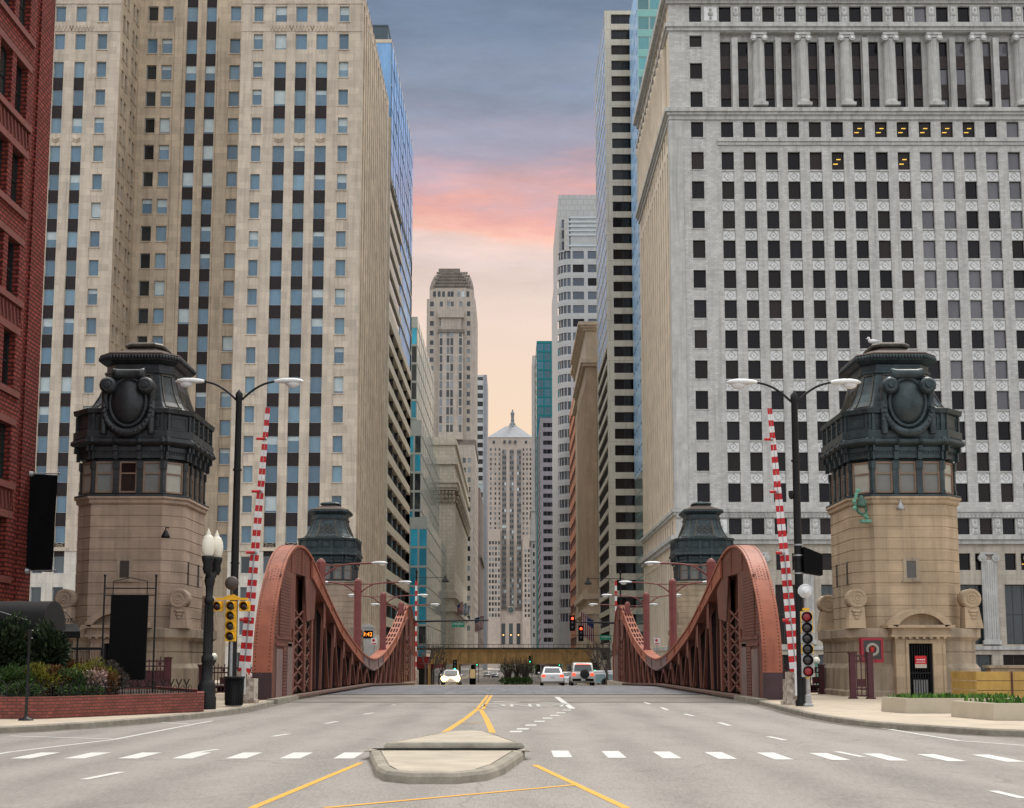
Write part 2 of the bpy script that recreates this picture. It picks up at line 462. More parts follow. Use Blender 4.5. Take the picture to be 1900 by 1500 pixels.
sl = bpy.data.lights.new('sun', 'SUN'); so = bpy.data.objects.new('sun', sl); col.objects.link(so)
sl.energy = 1.5; sl.angle = math.radians(14); sl.color = (1, .95, .88)
so.rotation_euler = (-(PI / 2 - SUN_EL), 0, -SUN_AZ); so.location = (20, 60, 80)
# ------------------------------------------------------------------ common materials
M_iron = pm('black_iron', (.009, .009, .0105), .5, .1, .3, 4, .1, 60, spec=.3)
M_maroon = pm('maroon_paint', (.17, .05, .042), .5, 0, .3, 3, .12, 40, spec=.4)
M_white = pm('white_paint', (.72, .72, .72), .5, 0, .12, 3)
M_red = pm('red_paint', (.5, .015, .02), .5, 0, .15, 3)
M_yellow = pm('signal_yellow', (.78, .43, .012), .45, 0, .12, 5)
M_dark = pm('near_black', (.004, .004, .0045), .8, 0, .2, 5, spec=.12)
M_lens = glass('dark_lens', (.05, .012, .012), .3, .15)
M_redlamp = glow('red_lamp', (1, .05, .02), 5)
M_amber = glow('amber_lamp', (1, .45, .06), 6)
M_green = glow('green_lamp', (.05, .9, .45), 4)
M_head = glow('headlamp', (1, .6, .16), 40)
M_warm = glow('ceiling_light', (1, .6, .08), 1.0)
M_lampw = pm('lamp_housing', (.66, .67, .68), .4, .1, .1, 3)
M_steel = pm('galvanised_steel', (.35, .36, .37), .45, .6, .2, 5)
M_rust = pm('rusty_white', (.42, .38, .33), .7, 0, .6, 5, .2, 30, hue=(.7, .45, .3))
M_conc = pm('pale_concrete', (.40, .35, .28), .85, 0, .2, 1.6, .15, 60, fine=.12)
M_curb = pm('curb_concrete', (.27, .245, .20), .9, 0, .32, 2.2, .4, 40, fine=.25)
M_green_sign = pm('sign_green', (.005, .16, .09), .4, 0, .05)
M_verd = pm('verdigris', (.13, .32, .24), .7, 0, .35, 6)
M_globe = pm('globe_glass', (.78, .74, .62), .25, 0, .05, 2)
# ------------------------------------------------------------------ ground, road, pavements, river
def asphalt():
    m, nt, b = mk('asphalt')
    pos = nd(nt, 'ShaderNodeNewGeometry').outputs['Position']
    sx = nd(nt, 'ShaderNodeSeparateXYZ'); nt.links.new(pos, sx.inputs[0])
    lane = mathn(nt, 'SINE', mathn(nt, 'MULTIPLY', sx.outputs[0], 3.7))
    big = noise(nt, vmul(nt, pos, (.22, .09, 1)), 1, 5, .6); mid = noise(nt, vmul(nt, pos, (1.6, .35, 1)), 1, 5, .7); fine = noise(nt, pos, 45, 3, .8); grit = noise(nt, pos, 110, 2, .8)
    k = mathn(nt, 'MULTIPLY_ADD', big, .5, mathn(nt, 'MULTIPLY_ADD', mid, .35, mathn(nt, 'MULTIPLY_ADD', fine, .6, mathn(nt, 'MULTIPLY_ADD', grit, .6, mathn(nt, 'MULTIPLY_ADD', lane, -.05, mathn(nt, 'MULTIPLY_ADD', noise(nt, vmul(nt, pos, (34, 3.2, 1)), 1, 3, .75), .62, -.43))))))
    c = ramp(nt, k, [(.42, (.06, .055, .05)), (.58, (.148, .137, .126)), (.74, (.187, .173, .158)), (1.02, (.30, .278, .254))])
    # wheel paths and cracks
    vo = nd(nt, 'ShaderNodeTexVoronoi', feature='DISTANCE_TO_EDGE'); vo.inputs['Scale'].default_value = .16
    wv = nd(nt, 'ShaderNodeVectorMath', operation='ADD'); nt.links.new(pos, wv.inputs[0])
    nz = nd(nt, 'ShaderNodeTexNoise'); nz.inputs['Scale'].default_value = .8; nt.links.new(pos, nz.inputs['Vector']); nt.links.new(nz.outputs['Color'], wv.inputs[1])
    nt.links.new(wv.outputs[0], vo.inputs['Vector'])
    cr = mathn(nt, 'LESS_THAN', vo.outputs['Distance'], .0035)
    c = mixc(nt, mathn(nt, 'MULTIPLY', cr, .22), c, (.06, .055, .05))
    nt.links.new(c, b.inputs['Base Color']); b.inputs['Roughness'].default_value = .85; b.inputs['Specular IOR Level'].default_value = .3
    bp = nd(nt, 'ShaderNodeBump'); bp.inputs['Strength'].default_value = .5; bp.inputs['Distance'].default_value = .01
    nt.links.new(fine, bp.inputs['Height']); nt.links.new(bp.outputs[0], b.inputs['Normal'])
    return m
M_asph = asphalt()
M_soil = pm('far_ground', (.16, .15, .14), .95, 0, .3, .2)
g = MB()
# north bank (Y < 64) and south bank (Y > 115) with the river between
g.face([(-3000, -3000, -.03), (3000, -3000, -.03), (3000, 64, -.03), (-3000, 64, -.03)])
g.face([(-3000, 64, -.03), (3000, 64, -.03), (3000, 64, -7), (-3000, 64, -7)])
rows = [(115, -7), (115, ground_z(115) - .03), (127, -.58), (160, -1.38), (235, -3.03), (700, -3.03), (9000, -3.03)]
g.grid([[(-4000, y, z), (4000, y, z)] for y, z in rows], 0, False)
struct(g, 'ground', M_soil)
w = MB(); w.face([(-3000, 63, -5), (3000, 63, -5), (3000, 116, -5), (-3000, 116, -5)])
wm, nt_, b_ = mk('river_water'); b_.inputs['Base Color'].default_value = (.03, .06, .05, 1); b_.inputs['Roughness'].default_value = .08
bp = nd(nt_, 'ShaderNodeBump'); bp.inputs['Strength'].default_value = .4; nt_.links.new(noise(nt_, nd(nt_, 'ShaderNodeNewGeometry').outputs['Position'], .8, 4), bp.inputs['Height']); nt_.links.new(bp.outputs[0], b_.inputs['Normal'])
struct(w, 'river', wm)
# asphalt: cross street on the near bank, approach, and the street beyond the river
r = MB()
r.face([(-400, -60, 0), (400, -60, 0), (400, 33, 0), (-400, 33, 0)])
r.face([(-12.5, 33, 0), (12.5, 33, 0), (9.6, 60, 0), (-9.2, 60, 0)])
for a, b in ((127, 160), (160, 235), (235, 700), (700, 1000)):
    hw = 60 if a == 127 else 12.5
    r.face([(-hw, a, ground_z(a)), (hw, a, ground_z(a)), (hw, b, ground_z(b)), (-hw, b, ground_z(b))])
struct(r, 'road', M_asph)
# bridge deck: concrete approach slab, steel grating, concrete
def grating():
    m, nt, b = mk('deck_grating')
    pos = nd(nt, 'ShaderNodeNewGeometry').outputs['Position']
    s = nd(nt, 'ShaderNodeSeparateXYZ'); nt.links.new(pos, s.inputs[0])
    wx = mathn(nt, 'SINE', mathn(nt, 'MULTIPLY', s.outputs[0], 52)); n = noise(nt, vmul(nt, pos, (1.3, .12, 1)), 1, 5, .7); n2 = noise(nt, vmul(nt, pos, (6, .4, 1)), 1, 4, .7)
    seam = mathn(nt, 'LESS_THAN', mathn(nt, 'ABSOLUTE', mathn(nt, 'SUBTRACT', mathn(nt, 'FRACT', mathn(nt, 'DIVIDE', s.outputs[0], 2.3)), .5)), .018)
    k = mathn(nt, 'MULTIPLY_ADD', wx, .05, mathn(nt, 'MULTIPLY_ADD', n, .7, mathn(nt, 'MULTIPLY', n2, .4)))
    c = ramp(nt, k, [(.3, (.035, .036, .046)), (.55, (.085, .085, .102)), (.8, (.18, .176, .188))])
    c = mixc(nt, mathn(nt, 'MULTIPLY', seam, .5), c, (.04, .04, .05))
    nt.links.new(c, b.inputs['Base Color']); b.inputs['Roughness'].default_value = .55; b.inputs['Metallic'].default_value = .15
    return m
M_grate = grating()
M_deck = pm('deck_concrete', (.20, .182, .16), .85, 0, .28, .8, .2, 60, fine=.15)
d = MB()
ys = [50.5, 66, 88, 108, 127]
for a, b, mi in ((54, 66, 0), (66, 88, 1), (88, 100, 1), (100, 127, 0)):
    d.face([(-9.1, a, ground_z(a) + .006), (9.45, a, ground_z(a) + .006), (9.45, b, ground_z(b) + .006), (-9.1, b, ground_z(b) + .006)], mi)
d.box(-9.1, 9.1, 64, 88, -1.2, -.05, 0); d.face([(-9.1, 88, -1.2), (9.1, 88, -1.2), (9.1, 127, -1.7), (-9.1, 127, -1.7)], 0)
d.box(-9.1, 9.1, 60.2, 60.28, .0065, .014, 2); d.box(-9.1, 9.1, 66.0, 66.25, .0065, .02, 2); d.box(-9.1, 9.1, 53.9, 54, .001, .012, 2)
struct(d, 'bridge_deck', [M_deck, M_grate, M_dark])
# pavements with kerbs
cl = [G(-260, 1368), G(-60, 1364), G(0, 1361), G(110, 1355), G(221, 1346.5), G(320, 1337.5), G(400, 1328.5), G(455, 1320), G(489, 1312)]
cl = [(-60, 27.9), (-32, 28.2), (-19, 28.5)] + [tuple(p) for p in cl] + [(-9.05, 54), (-9.05, 64)]
cr = [(9.4, 64), (9.4, 54), G(1436, 1315), G(1500, 1332), G(1570, 1344), G(1640, 1352), G(1740, 1359), G(1900, 1368), (15, 28.2), (30, 27.7), (60, 27.2)]
def pave(line, outer, name):
    b = MB(); z = .15
    sm_ = smooth_curve(line, 3); off = []
    for k, p in enumerate(sm_):
        a, c = sm_[max(k - 1, 0)], sm_[min(k + 1, len(sm_) - 1)]
        dx, dy = c[0] - a[0], c[1] - a[1]; L = math.hypot(dx, dy)
        off.append((p[0] - dy / L * .16, p[1] + dx / L * .16, dx / L, dy / L))
    for k in range(len(sm_) - 1):
        a, c = sm_[k], sm_[k + 1]; ai, ci = off[k], off[k + 1]
        b.face([(*a, -.02), (*c, -.02), (*c, z - .03), (*a, z - .03)], 1)
        am = (a[0] * .8 + ai[0] * .2, a[1] * .8 + ai[1] * .2); cm = (c[0] * .8 + ci[0] * .2, c[1] * .8 + ci[1] * .2)
        b.face([(*a, z - .03), (*c, z - .03), (*cm, z), (*am, z)], 1)
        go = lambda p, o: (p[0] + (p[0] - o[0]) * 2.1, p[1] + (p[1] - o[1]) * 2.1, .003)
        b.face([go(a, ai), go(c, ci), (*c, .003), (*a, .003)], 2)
        b.face([(*am, z), (*cm, z), (ci[0], ci[1], z), (ai[0], ai[1], z)], 1)
    b.face([(p[0], p[1], z - .004) for p in off] + [(x, y, z - .004) for x, y in outer], 0)
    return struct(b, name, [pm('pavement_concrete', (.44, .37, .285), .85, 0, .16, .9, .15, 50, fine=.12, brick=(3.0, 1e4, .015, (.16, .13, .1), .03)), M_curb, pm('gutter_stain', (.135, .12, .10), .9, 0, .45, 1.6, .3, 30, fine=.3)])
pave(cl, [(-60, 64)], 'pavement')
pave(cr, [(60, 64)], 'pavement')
# pavements and quay on the far bank
b = MB()
for sx in (-1, 1):
    x0, x1 = sorted((sx * 9.3, sx * 60)); b.box(x0, x1, 115, 133, -2, ground_z(124) + .3)
    x0, x1 = sorted((sx * 12.4, sx * 60)); 
    for a, c in ((166, 200), (200, 235), (235, 1000)):
        z0, z1 = ground_z(a) + .15, ground_z(c) + .15
        b.face([(x0, a, z0), (x1, a, z0), (x1, c, z1), (x0, c, z1)]); xe = sx * 12.4
        b.face([(xe, a, z0 - .2), (xe, c, z1 - .2), (xe, c, z1), (xe, a, z0)])
struct(b, 'pavement', M_conc)
# ------------------------------------------------------------------ painted markings
def paint(name, c, wear):
    m, nt, b = mk(name)
    pos = nd(nt, 'ShaderNodeNewGeometry').outputs['Position']
    n = noise(nt, pos, 14, 5, .75); n2 = noise(nt, pos, 1.2, 3)
    f = mathn(nt, 'GREATER_THAN', mathn(nt, 'MULTIPLY_ADD', n2, .35, n), wear)
    f = mathn(nt, 'MULTIPLY', f, .8)
    k = mixc(nt, noise(nt, pos, 3, 4), tuple(x * .8 for x in c), c)
    nt.links.new(mixc(nt, f, k, (.21, .195, .18)), b.inputs['Base Color']); b.inputs['Roughness'].default_value = .7
    return m
M_pw = paint('white_road_paint', (.62, .61, .58), .83)
M_pw2 = paint('worn_white_road_paint', (.55, .54, .51), .75)
M_py = paint('yellow_road_paint', (.72, .36, .03), .84)
def strip_px(b, p0, p1, w, z=.004):
    a, c = Vector((*G(*p0), z)), Vector((*G(*p1), z)); d = (c - a).normalized(); n = Vector((-d.y, d.x, 0)) * w / 2
    b.face([a - n, c - n, c + n, a + n])
b = MB()
cwl = [(20, 103), (122, 201), (223, 302), (325, 398), (428, 492), (530, 590), (632, 690)]
for k in range(7):
    y0, y1 = 22.75, 24.25; xl = -2.62 - .18 - (6 - k) * .895
    b.face([(xl - .17, y0, .004), (xl + .17, y0, .004), (xl + .17, y1, .004), (xl - .17, y1, .004)])
for k in range(10):
    xl = .86 + k * .905
    y0, y1 = 23.05 - k * .13, 24.75 - k * .13
    b.face([(xl - .155, y0, .004), (xl + .155, y0, .004), (xl + .155, y1, .004), (xl - .155, y1, .004)])
struct(b, 'crosswalk_paint', M_pw)
b = MB()
for p0, p1 in (((155, 1447), (226, 1433)), ((363, 1397), (404, 1391)), ((506, 1367), (536, 1362)), ((604, 1343), (626, 1339)), ((675, 1326), (692, 1323)), ((745, 1303), (755, 1301)), ((728, 1309), (733, 1308)),
               ((1842, 1468), (1900, 1482)), ((1552, 1395), (1601, 1405)), ((1425, 1367), (1457, 1374)), ((1334, 1341), (1354, 1347)), ((1270, 1325), (1287, 1329)), ((1227, 1313), (1239, 1318)), ((1194, 1303), (1206, 1307))):
    strip_px(b, p0, p1, .13)
for p in ((957, 1358), (970, 1353), (985, 1346), (1001, 1339), (1016, 1333), (1029, 1328), (1041, 1323), (1052, 1318)):
    x, y = G(*p); b.face([(x - .16, y - .3, .004), (x + .12, y - .3, .004), (x + .16, y + .3, .004), (x - .12, y + .3, .004)])
strip_px(b, (1033, 1294), (1062, 1316), .22, .012)
for sx in ((912, 1303), (1000, 1305)): strip_px(b, sx, (sx[0] + 50, sx[1] + 1), .5, .012)
struct(b, 'lane_line', M_pw)
b = MB()
for pts in ([(-40, 1406), (18, 1396), (210, 1373), (345, 1347), (394, 1338)], [(18, 1366), (210, 1372)], [(300, 1341), (352, 1344)], [(1560, 1340), (1640, 1352), (1780, 1375), (1960, 1388)], [(1640, 1353), (1780, 1358), (1920, 1366)]):
    for p0, p1 in zip(pts, pts[1:]): strip_px(b, p0, p1, .11)
struct(b, 'parking_line', M_pw)
b = MB()
for pts in ([(670, 1416), (470, 1499), (300, 1570)], [(992, 1420), (1160, 1499), (1250, 1542)]):
    for p0, p1 in zip(pts, pts[1:]): strip_px(b, p0, p1, .1)
strip_px(b, (600, 1500), (1068, 1457), .1, .005)
for pts in ([(824, 1360), (866, 1332), (886, 1316)], [(914, 1360), (903, 1336), (892, 1317)]):
    for p0, p1 in zip(pts, pts[1:]): strip_px(b, p0, p1, .15)
strip_px(b, (852, 1343), (900, 1341), .1, .005)
for pts in ([(886, 1316), (898, 1300), (905, 1291)], [(896, 1317), (906, 1300), (912, 1291)]):
    for p0, p1 in zip(pts, pts[1:]): strip_px(b, p0, p1, .12, .012)
struct(b, 'yellow_line', M_py)
t = text_mb('ONLY', 1.0); x0, y0 = G(975, 1310); b = MB()
xs = [v[0] for v in t.v]; sc = 3.3 / (max(xs) - min(xs))
b.add(t, Matrix.Translation((x0, y0, .012)) @ Matrix.Diagonal((sc, 4.2, 1, 1)))
struct(b, 'lane_lettering', M_pw2)
# traffic island
isl = thing('traffic_island', 'low concrete island with rounded kerb in the middle of the road', 'traffic island', (-1.2, 24, 0))
fr = [G(684, 1410), G(686, 1399, .05), G(694, 1391.5, .15), G(966, 1391.5, .15), G(974, 1399, .05), G(972, 1411)] + [G(*p) for p in ( (935, 1438), (905, 1449), (850, 1455), (760, 1455), (712, 1450), (696, 1440))]
def kerbed(poly, name, inset, zt=.15):
    cx = sum(p[0] for p in poly) / len(poly); cy = sum(p[1] for p in poly) / len(poly)
    k = MB(); A = sum(a[0] * b[1] - b[0] * a[1] for a, b in zip(poly, poly[1:] + poly[:1]))
    if A < 0: poly = poly[::-1]
    def ins(d, z):
        o = []
        for i, p in enumerate(poly):
            a, c = poly[i - 1], poly[(i + 1) % len(poly)]
            n1 = Vector((-(p[1] - a[1]), p[0] - a[0])).normalized(); n2 = Vector((-(c[1] - p[1]), c[0] - p[0])).normalized()
            m = (n1 + n2); m = m / max(m.length_squared / 2, .5)
            o.append((p[0] + m.x * d, p[1] + m.y * d, z))
        return o
    k.loft([ins(0, -.02), ins(.01, zt * .6), ins(.04, zt * .9), ins(.09, zt), ins(inset, zt), ins(inset + .01, zt - .015), ins(inset + .03, zt - .015)], 0, False, False)
    k.build(name, M_curb, isl)
    s = MB(); s.face(ins(inset + .03, zt - .004)); s.face(ins(inset + .005, zt - .016)); s.build('island_slab', M_conc, isl)
kerbed(fr, 'kerb', .17)
kerbed([G(*p, .15) for p in ((711, 1380), (828, 1358), (850, 1356.5), (890, 1356.5), (908, 1358), (974, 1380))], 'kerb', .12, .17)
# ================================================================== buildings
FRONT, EAST, WEST = 0.0, PI / 2, -PI / 2      # wall headings: towards the camera, towards +X, towards -X
def cuts(px, X0, py, Y): return [(P(a, py, Y)[0] - X0, P(b, py, Y)[0] - X0) for a, b in px]
def zof(py, Y): return P(950, py, Y)[2]
M_roof = pm('roof_gravel', (.2, .19, .18), .95, 0, .2, .5)
# ------------------------------------------------------------------ limestone tower on the left (two wings and a court)
M_lime = pm('limestone', (.60, .515, .42), .85, 0, .16, .35, .12, 14, streak=.4, hue=(1, 1, .98), brick=(1.9, .98, .012, (.38, .32, .26), .1))
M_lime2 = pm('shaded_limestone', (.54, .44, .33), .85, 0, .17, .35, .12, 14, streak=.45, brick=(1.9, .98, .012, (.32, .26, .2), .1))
M_limew = pm('pale_limestone', (.68, .635, .56), .85, 0, .14, .5, .1, 14, streak=.35, brick=(2.2, 1.2, .012, (.42, .38, .33), .04))
M_spand = pm('dark_spandrel', (.022, .015, .016), .7, .1, .3, 3, .5, 9)
M_wfr = pm('pale_window_frame', (.36, .41, .44), .45, .2, .05)
M_gb1 = glass('sky_blue_glass', (.11, .20, .28), .28, .1)  # reflected blue sky put into the base colour, here and in the paler pane
M_gb2 = glass('pale_blue_glass', (.17, .28, .36), .2, .1)
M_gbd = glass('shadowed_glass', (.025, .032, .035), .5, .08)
M_blind = pm('window_blind', (.52, .6, .62), .7, 0, .12, 1)
S_deco = Style('deco', [M_gb1, M_gb1, M_gb2, M_gb1, M_gb1], M_wfr, .07, 0, 0, M_lime, M_blind)
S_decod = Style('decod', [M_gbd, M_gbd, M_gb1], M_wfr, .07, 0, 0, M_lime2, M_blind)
S_strip = Style('decostrip', [M_gb1, M_gb2, M_gb1, M_gb1, M_gb1], M_wfr, .08, 0, 0, None, M_blind)
S_low = Style('decolow', [M_gbd, M_gbd, glass('dim_glass', (.06, .075, .085), .4)], M_wfr, .08, 0, 0, None, None)
Yd = 180.0
zt0 = zof(12, Yd); dz = (zt0 - zof(323, Yd)) / 6.0; wh = dz * .555
ztop = zof(-8, Yd) + 1.5
xr0 = P(441, 323, Yd)[0]; xr1 = P(669, 323, Yd)[0]
B = Bld('limestone_tower', 'tall beige limestone office tower with blue windows and dark spandrels, left across the river', (xr0, Yd, ground_z(Yd)), [M_lime, M_spand, M_limew, M_lime2])
zb = ground_z(Yd)
def deco_rows(z_first, k0, n, kinds, patches, wins, cols, strip_from=2, sstrip=None, slone=None, gap=None):
    zs = [(z_first - k * dz - wh, z_first - k * dz) for k in range(k0, n)]
    for k, (a, b) in zip(range(k0, n), zs):
        low = b < 16
        for (u0, u1), kd in zip(cols, kinds):
            st_ = S_low if low else (S_strip if kd == 's' else S_deco)
            wins.append((u0, u1, a, b, st_, .32))
            nb = a - (dz - wh)
            if kd == 's' and k >= strip_from and k != 4 and b > 16:
                patches.append((u0, u1, nb, a, .2, 1))
            elif kd == 's':
                patches.append((u0, u1, nb, a, .06, 2 if b < 16 else 0))
            else:
                patches.append((u0 - .12, u1 + .12, nb + .05, a - .17, .07, 2 if b < 16 else 0))
def wing(x0, x1, cols, kinds, ext, ztop=ztop):
    pa, wi = [], []
    zz1 = zof(1095, Yd)
    pa.append((0, x1 - x0, zb - 1, 16.2, 0.0, 2))
    deco_rows(zt0, -1, 22, kinds, pa, wi, cols)
    # ground floor openings
    for (u0, u1) in cols: wi.append((u0 - .25, u1 + .25, zb + .4, zb + 4.6, S_low, .5))
    B.face((x0, Yd), FRONT, x1 - x0, zb - 1, ztop, pa, wi)
    cz = B.part('cornice')
    for z, h, d in ((zt0 - dz + .35, 1.1, .06), (16.3, .5, .12), (zb + 5.6, .4, .1), (zt0 + .35, .4, .08)):
        cz.mark(); cz.box(x0 - .01, x1 + (d if ext else .01), Yd - d, Yd - .003, z, z + h)
    # carved chevron band and fluting
    for (u0, u1), kd in zip(cols, kinds):
        if kd != 's': continue
        cz.mark()
        for i in range(14):
            xa = x0 + u0 - .8 + i * .24; zc = zt0 - dz + .45
            cz.bar((xa, Yd - .08, zc + (.0 if i % 2 else .75)), (xa + .24, Yd - .08, zc + (.75 if i % 2 else 0)), .07, .09, 1)
        for zc in (zt0 - 4 * dz - wh - 1.1, 16.9):
            cz.mark()
            for j in range(3):
                cz.bar((x0 + u0 + .2, Yd - .0, zc + j * .22), (x0 + (u0 + u1) / 2, Yd - .0, zc - .25 + j * .22), .1, .06, 1); cz.bar((x0 + (u0 + u1) / 2, Yd - .0, zc - .25 + j * .22), (x0 + u1 - .2, Yd - .0, zc + j * .22), .1, .06, 1)
colsR = cuts([(464, 481.5), (504, 526), (543, 564.5), (582, 603.5), (625, 643)], xr0, 338, Yd)
wing(xr0, xr1, colsR, 'lsssl', True)
xl1 = P(219.6, 175, Yd)[0]; xl0 = xl1 - 18.5
colsL = cuts([(20, 39), (58.5, 77.5), (97, 116), (135.5, 154.6), (177, 195)], xl0, 175, Yd)
wing(xl0, xl1, colsL, 'lsssl', False, ztop + 9)
# court: return walls and back wall
Yc = 189.5
pa, wi = [], []
for k in range(-1, 20):
    zt = zt0 - k * dz + (0 if k < 1 else -.0)
    for f0, f1 in ((20, 40), (52, 72), (105, 125), (135, 155)):
        wi.append((9.5 * f0 / 175, 9.5 * f1 / 175, zt - wh - .6, zt - .6, S_decod, .3))
        pa.append((9.5 * f0 / 175 - .06, 9.5 * f1 / 175 + .06, zt - dz - .4, zt - wh - .75, .05, 3))
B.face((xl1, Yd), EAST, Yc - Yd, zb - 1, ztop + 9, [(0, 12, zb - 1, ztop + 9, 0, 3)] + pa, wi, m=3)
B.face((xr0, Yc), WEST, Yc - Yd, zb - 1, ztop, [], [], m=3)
xc0, xc1 = xl1, xr0
colsC = cuts([(272.5, 291), (300, 319), (345, 365), (381, 400), (426, 445)], xc0, 110, Yc)
pa, wi = [], []
zc0 = zof(72, Yc)
for k in range(-3, 19):
    zt = zc0 - k * dz if k >= 0 else (zof(12, Yc) if k == -1 else zof(12, Yc) + dz * (-1 - k))
    for (u0, u1), kd in zip(colsC, 'llssl'):
        wi.append((u0, u1, zt - wh, zt, S_strip if kd == 's' else (S_decod if u0 < 2.5 else S_deco), .32))
        if kd == 's': pa.append((u0, u1, zt - dz - (1.0 if k == -1 else 0), zt - wh, .2, 1))
        else: pa.append((u0 - .1, u1 + .1, zt - dz + .05, zt - wh - .17, .06, 3))
# pilaster between court bays
u = cuts([(322, 340), (403, 421)], xc0, 110, Yc)
B.face((xc0, Yc), FRONT, xc1 - xc0, zb - 1, ztop + 14, [(u[0][0], u[0][0] + .12, zb, ztop, .1, 3), (u[0][1] - .1, u[0][1], zb, ztop, .1, 3), (u[1][0] + .0, u[1][0] + .1, zb, ztop, .1, 3)] + pa, wi, m=3)
# street side: deep vertical fins
pa, wi = [], []; Ls = 40.0; nb_ = 13
for i in range(nb_):
    u0 = 1.6 + i * 2.85
    pa.append((u0, u0 + 1.25, zb + 9, ztop - 2, .55, 3))
    for k in range(-1, 22):
        zt = zt0 - k * dz
        if zt - wh < zb + 9.2: break
        wi.append((u0 + .1, u0 + 1.15, zt - wh, zt, S_decod, .8, 3 + R.randrange(40)))
    wi.append((u0 - .1, u0 + 1.4, zb + 1, zb + 6.5, S_low, .4, 3))
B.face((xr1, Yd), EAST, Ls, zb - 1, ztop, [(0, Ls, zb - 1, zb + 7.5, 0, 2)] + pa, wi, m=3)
B.roof(xl0, xl1, Yd, Yd + Ls, ztop + 9, 0); B.roof(xr0, xr1, Yd, Yd + Ls, ztop, 0); B.roof(xl1, xr0, Yc, Yd + Ls, ztop + 14, 0); B.rect([(xl0, Yd, zb), (xl0, Yd, ztop + 9), (xl0, Yd + Ls, ztop + 9), (xl0, Yd + Ls, zb)], 3)
B.rect([(xl0, Yd + Ls, zb), (xr1, Yd + Ls, zb), (xr1, Yd + Ls, ztop), (xl0, Yd + Ls, ztop)], 3)
# doorway frontispieces
for x in (xl0 + 9, xr0 + 8.4): B.part('doorway').mark(); B.part('doorway').box(x - 2.2, x + 2.2, Yd - .35, Yd - .01, zb, zb + 8.2)
B.parts['cornice_'] = B.parts.pop('cornice'); b0 = B.parts.pop('cornice_'); pieces(b0, 'cornice', [M_lime, M_lime2], B.root)
b0 = B.parts.pop('doorway'); pieces(b0, 'doorway', M_limew, B.root)
B.finish()
# ------------------------------------------------------------------ banded glass slab behind it
M_band = pm('cream_band', (.62, .55, .43), .7, 0, .12, .6, .05, 10)
M_gmir = glass('painted_sky_glass', (.27, .52, .90), .25, .3, .35)  # diffuse blue stands in for the sky these panes mirror
M_gdk = glass('dark_band_glass', (.013, .013, .016), .5, .08, .3)
M_gnav = glass('navy_glass', (.02, .06, .09), .4, .06, .8)
M_mul = pm('bronze_mullion', (.05, .042, .038), .5, .3, .1)
Y1, Y2 = 221.0, 271.0; x1 = -20.7
zb = ground_z(226); zt = zof(125, 232)
B = Bld('banded_office_slab', 'office slab with cream bands low down and mirror blue glass above, behind the limestone tower', (x1, Y1, zb), [M_band, M_gmir, M_gdk, M_mul, M_gnav])
pa = []; f = 3.95; L = Y2 - Y1
n = int((zt - zb) / f)
for k in range(1, n):
    z = zb + k * f
    if z < zb + 62:
        pa.append((1.0, L, z, z + 2.3, .5, 2))
        pa.append((1.0, L * .42, z - .1, z + .25, .5, 2)) if k % 2 else None
        for j in range(5): pa.append((1.2 + j * (L / 5), 1.45 + j * (L / 5), z, z + 2.3, .15, 3))
    elif z < zb + 84:
        pa.append((.5, L * .5, z + .9, z + 3.4, .3, 4)); pa.append((L * .5, L, z, z + 3.6, .2, 1))
    else:
        pa.append((0, L, z - .18, z + .18, .06, 3)); pa.append((0, L, z + .18, z + f - .18, .0, 1))
        for j in range(3): pa.append((4 + j * 15 + (k % 3) * 4, 9 + j * 15 + (k % 3) * 4, z + .0, z + .5, .3, 3))
B.face((x1, Y1), EAST, L, zb - 1, zt, pa, [])
B.face((x1 - 14, Y1), FRONT, 14, zb - 1, zt, [(0, 14, zt - 14, zt - .6, .1, 1), (0, 14, zt - 18, zt - 14, .0, 0)], [])
B.roof(x1 - 14, x1, Y1, Y2, zt); B.rect([(x1 - 14, Y2, zb), (x1, Y2, zb), (x1, Y2, zt), (x1 - 14, Y2, zt)])
cr = B.part('glass_crown'); cr.box(x1 - 9, x1 - .8, Y1 + .6, Y1 + 12, zt, zt + 2.6); cr.box(x1 - 9.1, x1 - .7, Y1 + .5, Y1 + 12.1, zt + 2.6, zt + 2.9)
B.parts.pop('glass_crown').build('glass_crown', M_gnav, B.root)
cc = MB()
for i in range(10):
    cc.mark(); cc.box(x1 - .02, x1 + .05, Y1 + .02 + i * 4.95, Y1 + .14 + i * 4.95, zb + 84, zt)
pieces(cc, 'mullion', M_mul, B.root)
B.finish()
